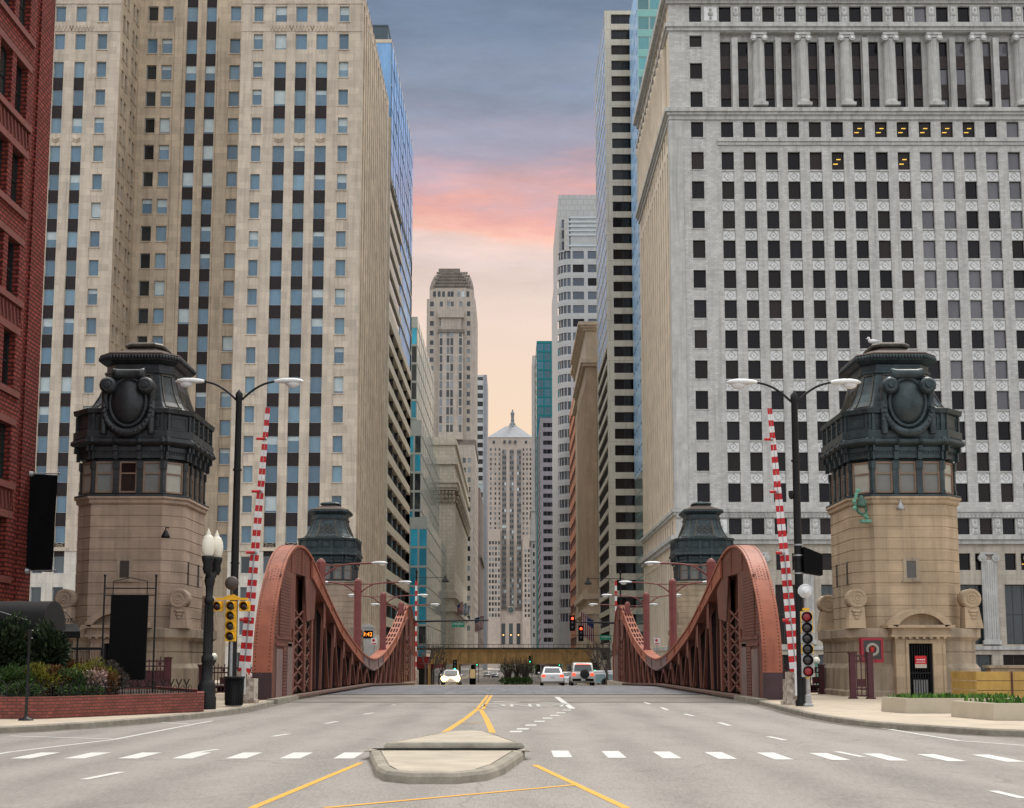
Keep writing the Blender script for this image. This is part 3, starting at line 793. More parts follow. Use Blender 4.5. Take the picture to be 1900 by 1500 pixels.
# ------------------------------------------------------------------ stepped green glass block
M_gteal = glass('grey_green_glass', (.22, .285, .265), .12, .12, .6)
M_gaqua = glass('aqua_glass', (.03, .40, .60), .35, .1, .7)
M_gsil = pm('silver_mullion', (.42, .46, .43), .4, .4, .1)
M_gblk = glass('black_green_glass', (.03, .04, .045), .5, .06)
zb = ground_z(280)
B = Bld('green_glass_block', 'stepped green glass block with bright aqua front panels on the left of the street', (-19, 277, zb), [M_gteal, M_gsil, M_gblk, M_roof])
S_aq = Style('aqua', [M_gaqua, M_gaqua, M_gblk, M_gaqua, M_gteal], M_gsil, .12)
mul = MB()
for (X_, Ya, Yb, pyt, xw, vary) in ((-20.35, 283, 343, 588, 4, 1), (-19.1, 280, 352, 780, 4.5, 0), (-17.5, 277, 359, 960, 5.5, 0)):
    zt = zof(pyt, Ya); f = 4.0; n = int((zt - zb) / f)
    pa = []
    for k in range(n + 1): 
        z = zb + k * f; mul.box(X_ - .02, X_ + .06, Ya, Yb, z - .09, z + .09)
    for j in range(int((Yb - Ya) / 7) + 1): mul.box(X_ - .02, X_ + .045, Ya + j * 7 - .03, Ya + j * 7 + .03, zb + 8, zt)
    B.face((X_, Ya), EAST, Yb - Ya, zb - 1, zt, [(0, Yb - Ya, zb, zb + 6.5, 1.0, 2)], [])
    wi = []; ncol = 3
    for k in range(1, n):
        for j in range(ncol):
            wi.append((.1 + j * xw / ncol, .1 + (j + 1) * xw / ncol - .12, zb + k * f + .12, zb + (k + 1) * f - .12, S_aq, .06))
    B.face((X_ - xw, Ya), FRONT, xw, zb - 1, zt, [(0, xw, zb - 1, zt, 0, 1)], wi, m=1)
    B.roof(X_ - 14, X_, Ya, Yb, zt, 3); B.rect([(X_ - 14, Yb, zb), (X_, Yb, zb), (X_, Yb, zt), (X_ - 14, Yb, zt)], 0)
    B.rect([(X_ - 14, Ya + .02, zb), (X_ - xw, Ya + .02, zb), (X_ - xw, Ya + .02, zt), (X_ - 14, Ya + .02, zt)], 0)
mul.build('mullion', M_gsil, B.root)
# red shop canopy at its foot
cn = MB(); cn.box(-21, -15.2, 272, 280, zb + 4.2, zb + 5.6); cn.build('shop_canopy', pm('shop_red', (.3, .02, .025), .6, 0, .2, 1), B.root)
B.finish()
# ------------------------------------------------------------------ classical bank with giant capitals
M_bank = pm('bank_limestone', (.56, .51, .42), .85, 0, .13, .4, .1, 10, streak=.3, brick=(2.0, 1.0, .03, (.26, .23, .18), .05))
M_bankd = pm('bank_shadow_stone', (.36, .29, .225), .9, 0, .12, .4, .1, 10, streak=.3)
Yb, X_ = 365.0, -15.6; zb = ground_z(365); zt = zof(812, Yb)
B = Bld('classical_bank', 'pale classical stone block with giant carved capital and heavy cornice, left', (X_, Yb, zb), [M_bank, M_bankd, M_gbd])
L = 105.0; W = 16
def zpx(py): return zof(py, Yb)
B.face((X_ - W, Yb), FRONT, W, zb - 1, zt, [(W - 10, W - 9, zpx(865), zpx(845), .3, 1)], [])
pa = []
for i in range(18):
    u0 = 6 + i * 5.4; pa.append((u0, u0 + 3.0, zpx(1060), zpx(945), 1.4, 1)); pa.append((u0 + .4, u0 + 2.6, zb + 1, zb + 8, .6, 2))
B.face((X_, Yb), EAST, L, zb - 1, zt, pa, [], m=0)
B.roof(X_ - W, X_, Yb, Yb + L, zt, 1); B.rect([(X_ - W, Yb + L, zb), (X_, Yb + L, zb), (X_, Yb + L, zt), (X_ - W, Yb + L, zt)], 1)
cn = MB()
for py0, py1, d in ((826, 818, .5), (862, 850, .7), (897, 888, 1.0), (905, 897, .6), (1110, 1098, .6), (1135, 1125, .5)):
    cn.mark(); z0, z1 = zpx(py0), zpx(py1); cn.box(X_ - W, X_ + d, Yb - d, Yb + L, z0, z1)
for i in range(38): cn.box(X_ + .01, X_ + 1.3, Yb + 2 + i * 2.7, Yb + 3.2 + i * 2.7, zpx(912), zpx(905) - .01)
pieces(cn, 'cornice', M_bank, B.root)
cp = MB()
for i in range(19):
    for (cx, cy, ex) in (((X_ - 2.4 + .2, Yb - .1, True),) if i == 0 else ()) + ((X_ + .1, Yb + 3.2 + i * 5.4, False),):
        cp.mark(); z0, z1 = zpx(934), zpx(908)
        for lv in range(3):
            for j in range(-2, 3):
                q = (cx + (j * .95 if ex else .35 + .25 * lv), cy + (-(.35 + .25 * lv) if ex else j * .55), z0 + .5 + lv * (z1 - z0) * .3)
                cp.ball(q, (.42, .35, .62), 6)
        cp.box(cx - (2.9 if ex else .2), cx + (2.9 if ex else 1.2), cy - (1.2 if ex else 1.5), cy + (.2 if ex else 1.5), z1 - .4, z1 - .01)
pieces(cp, 'capital', pm('carved_stone', (.34, .30, .24), .9, 0, .3, 2, .4, 6), B.root)
md = MB(); c0 = (X_ - 2.2, Yb - .35, zpx(885.5)); md.lathe([(1.25, -.25), (1.25, .1), (.9, .2), (.85, 0)], c0, 18, 0, True, 'y'); md.build('medallion', M_bank, B.root)
B.finish()
# ------------------------------------------------------------------ generic far towers
def shaft(B, x0, x1, Ya, Yb, z0, z1, cols_f, rows, st_f, cols_s=None, st_s=None, side=None, spand=None, wd=.25, m=0, sidemat=None, sd=.2):
    """box tower: fronts and street side get windows. rows: list of (z0,z1)"""
    wi = [(u0, u1, a, b, st_f, wd) for (a, b) in rows for (u0, u1) in cols_f]
    pa = []
    if spand is not None:
        for (u0, u1) in cols_f: pa.append((u0, u1, rows[-1][0], rows[0][1], sd, spand))
    B.face((x0, Ya), FRONT, x1 - x0, z0, z1, pa, wi, m=m)
    sm_ = m if sidemat is None else sidemat
    for s in (EAST, WEST):
        wi = []; pa = []
        if side == s and cols_s:
            wi = [(u0, u1, a, b, st_s or st_f, wd) for (a, b) in rows for (u0, u1) in cols_s]
            if spand is not None:
                for (u0, u1) in cols_s: pa.append((u0, u1, rows[-1][0], rows[0][1], sd, spand))
        O = (x1, Ya) if s == EAST else (x0, Yb)
        B.face(O, s, Yb - Ya, z0, z1, pa, wi, m=sm_)
    B.roof(x0, x1, Ya, Yb, z1, m); B.rect([(x0, Yb, z0), (x1, Yb, z0), (x1, Yb, z1), (x0, Yb, z1)], m)
def even(n, W, frac, e=0): 
    s = (W - 2 * e) / n; return [(e + s * (i + .5 - frac / 2), e + s * (i + .5 + frac / 2)) for i in range(n)]
def zrows(zt, zb_, n, frac): 
    s = (zt - zb_) / n; return [(zt - (k + frac) * s, zt - k * s) for k in range(n)]
S_far = Style('far', [glass('far_dark_glass', (.045, .05, .055), .5), M_gbd, glass('far_pale_glass', (.2, .23, .25), .3)], M_gbd, lite=True)
S_fard = Style('fard', [glass('far_dark_glass', (.045, .05, .055), .5), M_gbd, M_gbd, M_gbd, M_gbd, glass('far_pale_glass', (.2, .23, .25), .3), M_gbd, M_blind], M_gbd, lite=True)
# stone setback tower
M_ols = pm('grey_limestone', (.47, .415, .36), .9, 0, .14, .2, .1, 6, streak=.4, brick=(2.4, 1.6, .02, (.24, .21, .17), .05))
M_olsd = pm('soot_stone', (.2, .175, .15), .9, 0, .25, .4, .2, 4)
Y0 = 540.0; zb = ground_z(Y0)
x0, x1 = P(792, 560, Y0)[0], P(882, 560, Y0)[0]; za = zof(817, Y0)
B = Bld('setback_stone_tower', 'grey stone skyscraper with rounded dark crown and stepped shoulders left of the sunset gap', ((x0 + x1) / 2, Y0, zb), [M_ols, M_olsd, M_gbd])
zsh = zof(555, Y0); W = x1 - x0; rows = zrows(zof(632, Y0), zof(808, Y0), 11, .52)
cf = cuts([(797, 804), (815, 821), (829, 834), (836, 841), (852, 857), (866, 872)], x0, 700, Y0)
shaft(B, x0, x1, Y0, Y0 + 40, za - 2, zsh, cf, rows + zrows(zof(560, Y0), zof(632, Y0), 4, .5), S_far, even(6, 40, .45), None, EAST)
# central bay and upper tiers
def oct(cx, cy, hx, hy, c, z): return [(cx - hx + c, cy - hy, z), (cx + hx - c, cy - hy, z), (cx + hx, cy - hy + c, z), (cx + hx, cy + hy - c, z), (cx + hx - c, cy + hy, z), (cx - hx + c, cy + hy, z), (cx - hx, cy + hy - c, z), (cx - hx, cy - hy + c, z)]
cx, cy = (x0 + x1) / 2, Y0 + 20
hx = W / 2 - .8; z1 = zof(533, Y0)
B.w.loft([oct(cx, cy, hx, 18.5, 3, zsh - .5), oct(cx, cy, hx, 18.5, 3, z1)], 0)
for pys in ((541, 551),):
    for px in (806, 815, 823, 833, 839, 851, 859, 868): 
        a, c = P(px - 2.6, pys[1], Y0 + 1.5), P(px + 2.6, pys[0], Y0 + 1.5)
        B.wins.append(((a[0], Y0 + 1.46, a[2]), 0.0, c[0] - a[0], c[2] - a[2], S_fard, None))
crown = MB(); ring = []
for t in range(7):
    k = t / 6; s = 1 - .2 * k ** 1.6; ring.append(oct(cx, cy, hx * s, 18.5 * s, 3 + 1.5 * k, z1 + (zof(499, Y0) - z1) * k))
crown.loft(ring, 0); crown.box(cx - 6, cx + 3, cy - 6, cy + 6, zof(500, Y0), zof(487, Y0) + 1.5)
for t in range(5):
    for j in range(13):
        k = t / 5 + .08; s = 1 - .2 * k ** 1.6; xx = cx - hx * s * .82 + (j + .5 * (t % 2)) * hx * s * .13
        crown.box(xx, xx + .9, cy - 18.9 * s, cy - 18 * s, z1 + (zof(499, Y0) - z1) * k, z1 + (zof(499, Y0) - z1) * k + .8)
crown.build('crown', M_olsd, B.root)
bay = MB(); bx0, bx1 = P(815, 600, Y0)[0], P(860, 600, Y0)[0]
bay.box(bx0, bx1, Y0 - 2.2, Y0 - .01, za, zof(620, Y0)); bay.box(bx0 - .3, bx1 + .3, Y0 - 2.6, Y0 - .01, zof(592, Y0), zof(578, Y0)); bay.box(bx0 + .8, bx1 - .8, Y0 - 1.6, Y0 - .005, zof(620, Y0), zof(592, Y0))
for i, (px0, px1) in enumerate(((816, 821), (829, 834), (836, 841), (852, 857))):
    for k in range(12):
        a, c = rows[0][0] - k * (rows[0][0] - rows[1][0]) + 8, 0
        zz = rows[0][1] + 4 - k * (rows[0][0] - rows[1][0])
        if zz - 3 > za: B.wins.append(((P(px0, 700, Y0)[0], Y0 - 2.22, zz - 3), 0.0, P(px1, 700, Y0)[0] - P(px0, 700, Y0)[0], 3.0, S_far, None))
bay.build('central_bay', M_ols, B.root)
cap = MB(); cap.box(bx0 - .4, bx1 + .4, Y0 - 2.7, Y0 - .02, zof(620, Y0), zof(614, Y0)); cap.box(x0 - .5, x1 + .5, Y0 - .6, Y0 + 40.5, za - 3, za); cap.build('carved_band', M_olsd, B.root)
# wider lower part
xa, xb = P(800, 900, 520)[0], -14.6
shaft(B, xa, xb, 520, 580, zb - 1, zof(826, 520), cuts([(845, 851), (858, 864), (868, 873)], xa, 900, 520), zrows(zof(850, 520), zof(1180, 520), 18, .5), S_far, even(9, 60, .4), None, EAST)
B.finish()
# dark street wall beyond it
M_brn = pm('brown_stone', (.25, .195, .17), .9, 0, .2, .3, .1, 6, streak=.3)
Y0 = 600.0; zb = ground_z(Y0); xb = -14.3
B = Bld('brown_block', 'dark brown masonry block receding beside the setback stone tower', (xb, Y0, zb), [M_brn, M_olsd, M_gbd])
shaft(B, xb - 20, xb, Y0, Y0 + 70, zb - 1, zof(905, Y0), [], [(10, 12)], S_far, even(9, 70, .4), S_fard, EAST)
B.w.box(xb - 19, xb + .8, Y0 - .5, Y0 + 70, zof(1035, Y0), zof(1030, Y0), 1); B.w.box(xb - 19, xb - 3, Y0 + 5, Y0 + 60, zof(905, Y0), zof(870, Y0), 0)
B.finish()
M_slate = pm('blue_grey_stone', (.30, .31, .335), .8, 0, .12, .3)
Y0 = 690.0; zb = ground_z(Y0)
M_wband = pm('white_band', (.55, .55, .55), .7, 0, .08, .3)
x0, x1 = P(870, 850, Y0)[0], P(903, 850, Y0)[0]
B = Bld('white_banded_tower', 'slim tower with white bands and dark windows, grey edge, behind the setback stone tower', (x1, Y0, zb), [M_wband, M_slate, M_gdk])
rows = zrows(zof(700, Y0), zof(1180, Y0), 31, .58); W = x1 - x0
rows[0] = (rows[1][1] + 2.6, rows[0][1])
xe = P(897, 850, Y0)[0] - x0
B.face((x0, Y0), FRONT, W, zb - 1, zof(696, Y0), [(xe, W, zb - 1, zof(696, Y0), -.4, 1)], [(.5, xe - .3, a, b, S_fard, .4) for a, b in rows])
B.face((x1, Y0 - .4), EAST, 40, zb - 1, zof(696, Y0), [], [], m=1); B.roof(x0, x1, Y0, Y0 + 40, zof(696, Y0))
B.rect([(x0, Y0, zb), (x0, Y0, zof(696, Y0)), (x0, Y0 + 40, zof(696, Y0)), (x0, Y0 + 40, zb)], 1)
B.finish()
# ------------------------------------------------------------------ board of trade at the end of the street
M_cb = pm('warm_grey_limestone', (.46, .395, .345), .9, 0, .12, .15, .1, 4, streak=.25, brick=(3, 2, .02, (.28, .23, .2), .04))
M_cbd = pm('grey_spandrel', (.2, .18, .165), .8, 0, .15, .4)
M_zinc = pm('zinc_roof', (.17, .185, .21), .5, .3, .18, .15, streak=.4)
Y0 = 980.0; zb = ground_z(Y0)
def cx_(px): return P(px, 950, Y0)[0]
B = Bld('clock_skyscraper', 'stone skyscraper with pyramid roof, statue and clock closing the street', (cx_(946), Y0, zb), [M_cb, M_cbd, M_gbd])
x0, x1 = cx_(905), cx_(988); zt = zof(812, Y0)
rows = zrows(zof(868, Y0), zof(1165, Y0), 32, .52)
cf = cuts([(909, 912), (917.5, 920.5), (925, 928), (970, 973), (976.5, 979.5), (983, 986)], x0, 950, Y0)
B.face((x0, Y0), FRONT, x1 - x0, zb - 1, zt, [(cx_(930) - x0, cx_(968) - x0, zof(1128, Y0), zof(835, Y0), -1.2, 0)], [(u0, u1, a, b, S_far, .3) for a, b in zrows(zof(832, Y0), zof(868, Y0), 4, .55) + rows[:26] for u0, u1 in cf])
# dark central strips, projecting 1.2 m
for px0, px1 in ((931.5, 939.5), (945.5, 953.5), (959, 967)):
    u0, u1 = cx_(px0), cx_(px1); st_ = MB()
    B.part('window_strip').box(u0, u1, Y0 - 1.26, Y0 - 1.21, zof(1128, Y0), zof(835, Y0))
    for a, b in zrows(zof(837, Y0), zof(1125, Y0), 29, .55):
        for q in (0, 1):
            uu = u0 + .25 + q * (u1 - u0 - .2) / 2; B.wins.append(((uu, Y0 - 1.3, a), 0.0, (u1 - u0) / 2 - .45, b - a, S_fard, None))
B.parts.pop('window_strip').build('window_strip', M_cbd, B.root)
# top-storey tall openings, base openings
for px in (916, 936, 946, 956, 976):
    B.wins.append(((cx_(px) - .9, Y0 - (1.25 if 930 < px < 968 else .05), zof(824, Y0)), 0.0, 1.8, zof(818, Y0) - zof(824, Y0), S_fard, 3))
B.w.box(cx_(905), cx_(989), Y0 - 8, Y0 - 1.22, zb - 1, zof(1135, Y0), 0)
for i, px in enumerate((919, 934, 948, 962, 976)):
    a, c = P(px - 3.6, 1196, Y0 - 8), P(px + 3.6, 1157, Y0 - 8); B.wins.append(((a[0], Y0 - 8.05, a[2]), 0.0, c[0] - a[0], c[2] - a[2], S_fard, 1))
    if i in (1, 2, 3): B.part('lobby_lamp').box(a[0] + .9, c[0] - .9, Y0 - 8.3, Y0 - 8.1, zof(1180, Y0), zof(1178, Y0))
B.parts.pop('lobby_lamp').build('lobby_lamp', glow('lobby_glow', (1, .6, .2), 1.6), B.root)
wg = MB()
for xa, xb, pyt in ((905, 929, 985), (969, 990, 1000)):
    wg.box(cx_(xa), cx_(xb), Y0 - 12, Y0 - .01, zb - 1, zof(pyt, Y0)); 
    for px in ([908, 913.5, 919, 924.5] if xa < 950 else [973, 979]):
        for a, b in zrows(zof(pyt + 22, Y0), zof(1150, Y0), 14, .6): B.wins.append(((cx_(px), Y0 - 12.05, a), 0.0, 1.3, b - a, S_far, None))
wg.build('side_wing', M_cb, B.root)
rf = MB(); yy = Y0 + 17; z1 = zof(785, Y0)
rf.loft([[(x0 - .4, Y0 - .5, zt), (x1 + .4, Y0 - .5, zt), (x1 + .4, Y0 + 34, zt), (x0 - .4, Y0 + 34, zt)], [(cx_(938), yy - 3, z1), (cx_(960), yy - 3, z1), (cx_(960), yy + 3, z1), (cx_(938), yy + 3, z1)]], 0); rfo = rf.build('roof', M_zinc, B.root)
stt = MB(); c0 = (cx_(951), yy, 0); k = (zof(752, Y0) - z1) / 16.0
stt.lathe([(3.4, 0), (3.2, .8), (1.9, 1.2), (2.4, 2.2), (1.5, 2.8), (1.4, 3.4)], (c0[0], c0[1], z1), 8); prof = [(1.2, 3.4), (1.35, 5), (1.1, 8), (1.35, 11.2), (1.55, 12.4), (1.2, 13.4), (.55, 13.8), (.62, 14.6), (.6, 15.4), (.1, 16)]
stt.lathe([(r, h * k) for r, h in prof], (c0[0], c0[1], z1), 10); stt.build('statue', pm('aluminium_statue', (.2, .22, .23), .5, .4, .2, 1), B.root)
clk = MB(); c0 = (cx_(948), Y0 - 8.4, zof(1133, Y0)); clk.lathe([(2.7, 0), (2.7, -.4), (2.3, -.5), (2.2, -.3)], c0, 24, 0, True, 'y'); clk.lathe([(2.15, -.36), (2.15, -.45)], c0, 24, 1, True, 'y')
for a in range(12):
    t = a * PI / 6; clk.bar((c0[0] + 1.6 * math.sin(t), c0[1] - .5, c0[2] + 1.6 * math.cos(t)), (c0[0] + 2 * math.sin(t), c0[1] - .5, c0[2] + 2 * math.cos(t)), .2, .1, 0)
for t, l in ((4.9, 1.1), (4.4, 1.7)): clk.bar((c0[0], c0[1] - .55, c0[2]), (c0[0] + l * math.sin(t), c0[1] - .55, c0[2] + l * math.cos(t)), .25, .1, 0)
clk.build('clock', [M_cb, pm('clock_face', (.06, .09, .085), .4, 0, .1, 1)], B.root)
B.finish()
# ------------------------------------------------------------------ right: white classical block
M_wst = pm('white_terracotta', (.55, .54, .515), .75, 0, .14, .45, .12, 12, streak=.35, brick=(.62, .3, .014, (.36, .35, .335), .11))
M_wst2 = pm('white_terracotta_trim', (.53, .525, .50), .75, 0, .2, .8, .1, 12, streak=.5)
M_side = pm('buff_side_stone', (.74, .635, .50), .85, 0, .12, .4, .1, 12, streak=.3)
M_orn = pm('carved_white_panel', (.82, .83, .83), .8, 0, .3, 3, .6, 7)
M_gbk = glass('black_glass', (.012, .0105, .013), .5, .1, .2)
M_gbk2 = glass('brown_black_glass', (.024, .017, .015), .5, .1, .2)
M_ggr = glass('grey_reflecting_glass', (.13, .125, .14), .25, .1)
M_brz = pm('bronze_spandrel', (.055, .042, .04), .6, .2, .3, 2, .5, 9)
S_blk = Style('black', [M_gbk, M_gbk, M_gbk2], M_dark, .05, 0, 0, M_wst2)
S_blkp = Style('blackplain', [M_gbk, M_gbk2, M_gbk], M_dark, .05)
S_lit = Style('blacklit', [M_gbk2], M_dark, .05, lights=M_warm)
S_gry = Style('greyreflect', [M_ggr, M_ggr, M_ggr, M_gbk], M_dark, .05)
Yw = 172.0; zb = ground_z(Yw); xw0 = P(1247, 500, Yw)[0]; W = 62.0
B = Bld('white_classical_block', 'broad white terracotta office block with giant columns near its top, on the right', (xw0, Yw, zb), [M_wst, M_wst2, M_brz, M_side, M_gbk, pm('warm_base_stone', (.50, .445, .37), .8, 0, .15, .45, .12, 12, streak=.4, brick=(1.2, .6, .014, (.3, .26, .21), .08))])
zw = lambda py: zof(py, Yw)
ux = lambda px, py=350: P(px, py, Yw)[0] - xw0
c0 = ux(1340); cs = (ux(1545) - ux(1340)) / 5; cw = ux(1363) - ux(1340)
ncol = 19; colx = [(c0 + k * cs, c0 + k * cs + cw) for k in range(ncol)]
lone = (ux(1284), ux(1307))
fh = (zw(282) - zw(897)) / 11; hh = (zw(282) - zw(313.5)) * 1.04
pa, wi = [], []
def sty(k, r): return (S_gry if (k > 8 and r < 9 and R.random() < .94) else S_blkp)
for r in range(12):
    z1 = zw(282) - r * fh; z0 = z1 - hh
    wi.append((lone[0], lone[1], z0, z1, S_blk, .3))
    for k, (u0, u1) in enumerate(colx):
        st_ = sty(k, r); v = None
        if r == 0 and k in (5, 8): st_, v = S_lit, 7
        wi.append((u0, u1, z0, z1, st_, .4, v))
        if r < 11:
            pa.append((u0, u1, z1 - fh, z0, .3, 1)); pa.append((u0, u1, z0 - .2, z0, .1, 1)); pa.append((u0, u1, z1 - fh, z1 - fh + .12, .15, 1))
            o = B.part('carved_panel*'); a0, a1, b0, b1 = xw0 + u0 + .04, xw0 + u1 - .04, z1 - fh + .13, z0 - .21
            y = Yw + .27; xm, zm = (a0 + a1) / 2, (b0 + b1) / 2
            o.box(a0, a1, y, Yw + .295, b0, b1); 
            for sx, sz in ((1, 1), (1, -1), (-1, 1), (-1, -1)): o.bar((xm + sx * .5, y - .02, zm), (xm, y - .02, zm + sz * (b1 - b0) * .42), .1, .08, 1)
            o.box(xm - .1, xm + .1, y - .05, y - .001, zm - .1, zm + .1, 1)
# upper window row
z1, z0 = zw(226), zw(255)
wi.append((lone[0], lone[1], z0, z1, S_blk, .3))
for k, (u0, u1) in enumerate(colx): wi.append((u0, u1, z0, z1, S_lit if k in (6, 7, 8, 9, 10, 11) else sty(k, 0), .35, 7 if k in (6, 7, 8, 9, 10, 11) else None))
# colonnade
uc0 = c0 + 2 * 0; cz0, cz1 = zw(202), zw(72)
SC = 2 * cs; ucol = ux(1408, 130)
for k in range(-1, 10):
    ua = ucol + k * SC
    r0 = max(ua + .12 * SC, c0 - .2); pa.append((r0, ua + .88 * SC, cz0, zw(60), .9, 1)); pa.append((ua + .40 * SC, ua + .535 * SC, cz0, zw(68), .3, 1))
    for fa in (.144, .547):
        pu0, pu1 = max(ua + fa * SC, c0 - .1), ua + (fa + .242) * SC
        for a, b in ((72, 98), (122, 151), (177, 202)): wi.append((pu0, pu1, zw(b), zw(a), S_gry if (k > 3 and R.random() < .8) else S_blkp, 1.2))
        for a, b in ((98, 122), (151, 177)): pa.append((pu0, pu1, zw(b), zw(a), 1.1, 2))
for a, b in ((66, 88), (117, 147), (170, 201)): wi.append((lone[0], lone[1], zw(b), zw(a), S_blk, .3))
# attic row
for k, (u0, u1) in enumerate(colx): wi.append((u0, u1, zw(41), zw(12), sty(k, 0), .4))
wi.append((lone[0], lone[1], zw(41), zw(12), S_blkp, .4))
# bottom rows
for k, (u0, u1) in enumerate(colx):
    wi.append((u0, u1, zw(992), zw(962), S_blkp, .35)); 
    if k % 2 == 0: wi.append((u0 + .1, u1 - .1, zw(1058), zw(1027), S_blkp, .35)); wi.append((u1 + .5, u1 + 1.9, zw(1058), zw(1027), S_lit if k % 4 == 0 else S_blkp, .35, 7 if k % 4 == 0 else None))
S_big = Style('big', [M_gbk2, M_gbk2, glass('shop_glass', (.04, .05, .055), .4)], pm('dark_metal_frame', (.06, .055, .055), .5, .3, .1), .1, .5, 2)
for k in range(0, ncol, 2):
    u0 = colx[k][0] - .1; wi.append((u0, u0 + 3.5, zw(1196), zw(1085), S_big, .6))
    wi.append((u0 - .6, u0 + 3.9, zb + .2, zw(1215), S_big, .5))
wi.append((lone[0], lone[1], zw(992), zw(962), S_blkp, .35)); wi.append((lone[0] - .3, lone[1] + .6, zw(1196), zw(1085), S_big, .6))
zt = zw(-12)
pa.insert(0, (0, W, zb - 1, zw(1006), .0, 5))
B.face((xw0, Yw), FRONT, W, zb - 1, zt, pa, wi)
# trims
cn = MB()
Ls = 43.0
def course(py0, py1, d, x_from=0, both=True):
    cn.mark(); z0, z1 = zw(py0), zw(py1); cn.box(xw0 + x_from - (d if both else 0), xw0 + W, Yw - d, Yw - .004, z0, z1)
    if both: cn.box(xw0 - d, xw0 - .004, Yw, Yw + Ls, z0, z1)
for py0, py1, d in ((8, 2, .35), (1, -12, .9), (47, 43, .3), (52, 47, .5), (58, 52, .25), (210, 203, .7), (215, 210, .45), (223, 215, .2), (951, 945, .5), (956, 951, .3), (1002, 994, .7), (1010, 1002, .4), (1206, 1199, .3)):
    course(py0, py1, d)
course(264, 258, .35, c0 - .5, False); course(270, 264, .18, c0 - .5, False)
cn.mark()
for i in range(1): cn.box(xw0, xw0 + W, Yw - .22, Yw - .005, zw(961) + .02, zw(956) - .012)
for i in range(120): cn.box(xw0 + i * .5, xw0 + i * .5 + .25, Yw - .3, Yw - .01, zw(961), zw(956) - .01)
cn.mark(); cn.box(xw0 - .12, xw0 + 1.7, Yw - .12, Yw - .002, zw(944), zw(224)); cn.box(xw0 - .12, xw0 - .002, Yw, Yw + 1.5, zw(944), zw(224))
pieces(cn, 'cornice', M_wst2, B.root)
colmesh = None
zc0, zc1 = zw(200), zw(66)
for k in range(10):
    xm = xw0 + ux(1408, 130) + k * 2 * cs * 1.0
    if colmesh is None:
        h_ = zc1 - zc0; b = MB()
        b.box(-.98, .98, -.98, .98, 0, .4); pr = [(.95, .4), (.95, .65), (.84, .75), (.8, .95)] + [(.8 - .1 * t, .95 + (h_ - 2.0) * t) for t in (.33, .66, 1)] + [(.78, h_ - .95), (.74, h_ - .8)]
        b.lathe(pr, (0, 0, 0), 24)
        for j in range(16):                      # fluting ribs
            t = 2 * PI * (j + .5) / 16; b.bar((.79 * math.cos(t), .79 * math.sin(t), 1.1), (.69 * math.cos(t), .69 * math.sin(t), h_ - 1.2), .09, .09)
        b.box(-1.0, 1.0, -.85, .85, h_ - .25, h_)
        for sx in (-1, 1): b.lathe([(.42, -.8), (.42, -.3), (.36, .5)], (sx * .72, 0, h_ - .66), 14, 0, True, 'y'); b.lathe([(.2, -.9), (.2, -.8)], (sx * .72, 0, h_ - .66), 10, 1, True, 'y')
        b.box(-.72, .72, -.7, .7, h_ - .62, h_ - .26)
        colmesh = b.mesh('column', [M_wst2, M_orn])
    o = bpy.data.objects.new('column', colmesh); col.objects.link(o); o.parent = B.root; o.location = (xm - xw0, -.05, zc0 - zb)
op = B.parts.pop('carved_panel*'); op.build('carved_panel', [M_orn, M_wst2], B.root, kind='stuff')
# attic and base ornament panels, base pilasters
at = MB()
for k in range(-1, ncol - 1):
    a = (xw0 + colx[k][1] if k >= 0 else xw0 + lone[1]) + .22; c = xw0 + colx[k + 1][0] - .22
    if k < 0: c = a + 2.0
    for py0, py1 in ((42, 12), (992, 962)):
        at.mark(); z0, z1 = zw(py0), zw(py1); at.box(a, c, Yw - .08, Yw - .006, z0, z1); xm = (a + c) / 2; zm = (z0 + z1) / 2
        at.box(a + .15, c - .15, Yw - .14, Yw - .081, z0 + .2, z1 - .2, 1); at.lathe([(.38, -.05), (.3, -.16), (.12, -.2)], (xm, Yw - .12, zm), 12, 0, True, 'y')
        for s in (-1, 1): at.lathe([(.22, -.02), (.16, -.12)], (xm, Yw - .14, zm + s * .62), 8, 0, True, 'y')
pieces(at, 'carved_frieze', [M_wst2, M_orn], B.root)
pl = MB()
for k in range(0, ncol, 2):
    xm = xw0 + colx[k][0] - 1.75 - .3
    pl.mark(); z0, z1 = zw(1196), zw(1025); pl.box(xm - .95, xm + .95, Yw - .3, Yw - .006, z0, z1 - 1.0)
    for j in range(6): pl.box(xm - .8 + j * .28, xm - .64 + j * .28, Yw - .37, Yw - .301, z0 + .8, z1 - 1.2)
    pl.box(xm - 1.15, xm + 1.15, Yw - .42, Yw - .006, z0, z0 + .5); pl.box(xm - 1.1, xm + 1.1, Yw - .45, Yw - .006, z1 - .3, z1)
    for s in (-1, 1): pl.lathe([(.5, -.5), (.5, 0)], (xm + s * .85, Yw, z1 - .75), 12, 0, True, 'y'); pl.lathe([(.2, -.6), (.2, -.5)], (xm + s * .85, Yw, z1 - .75), 8, 0, True, 'y')
pieces(pl, 'pilaster', M_wst2, B.root)
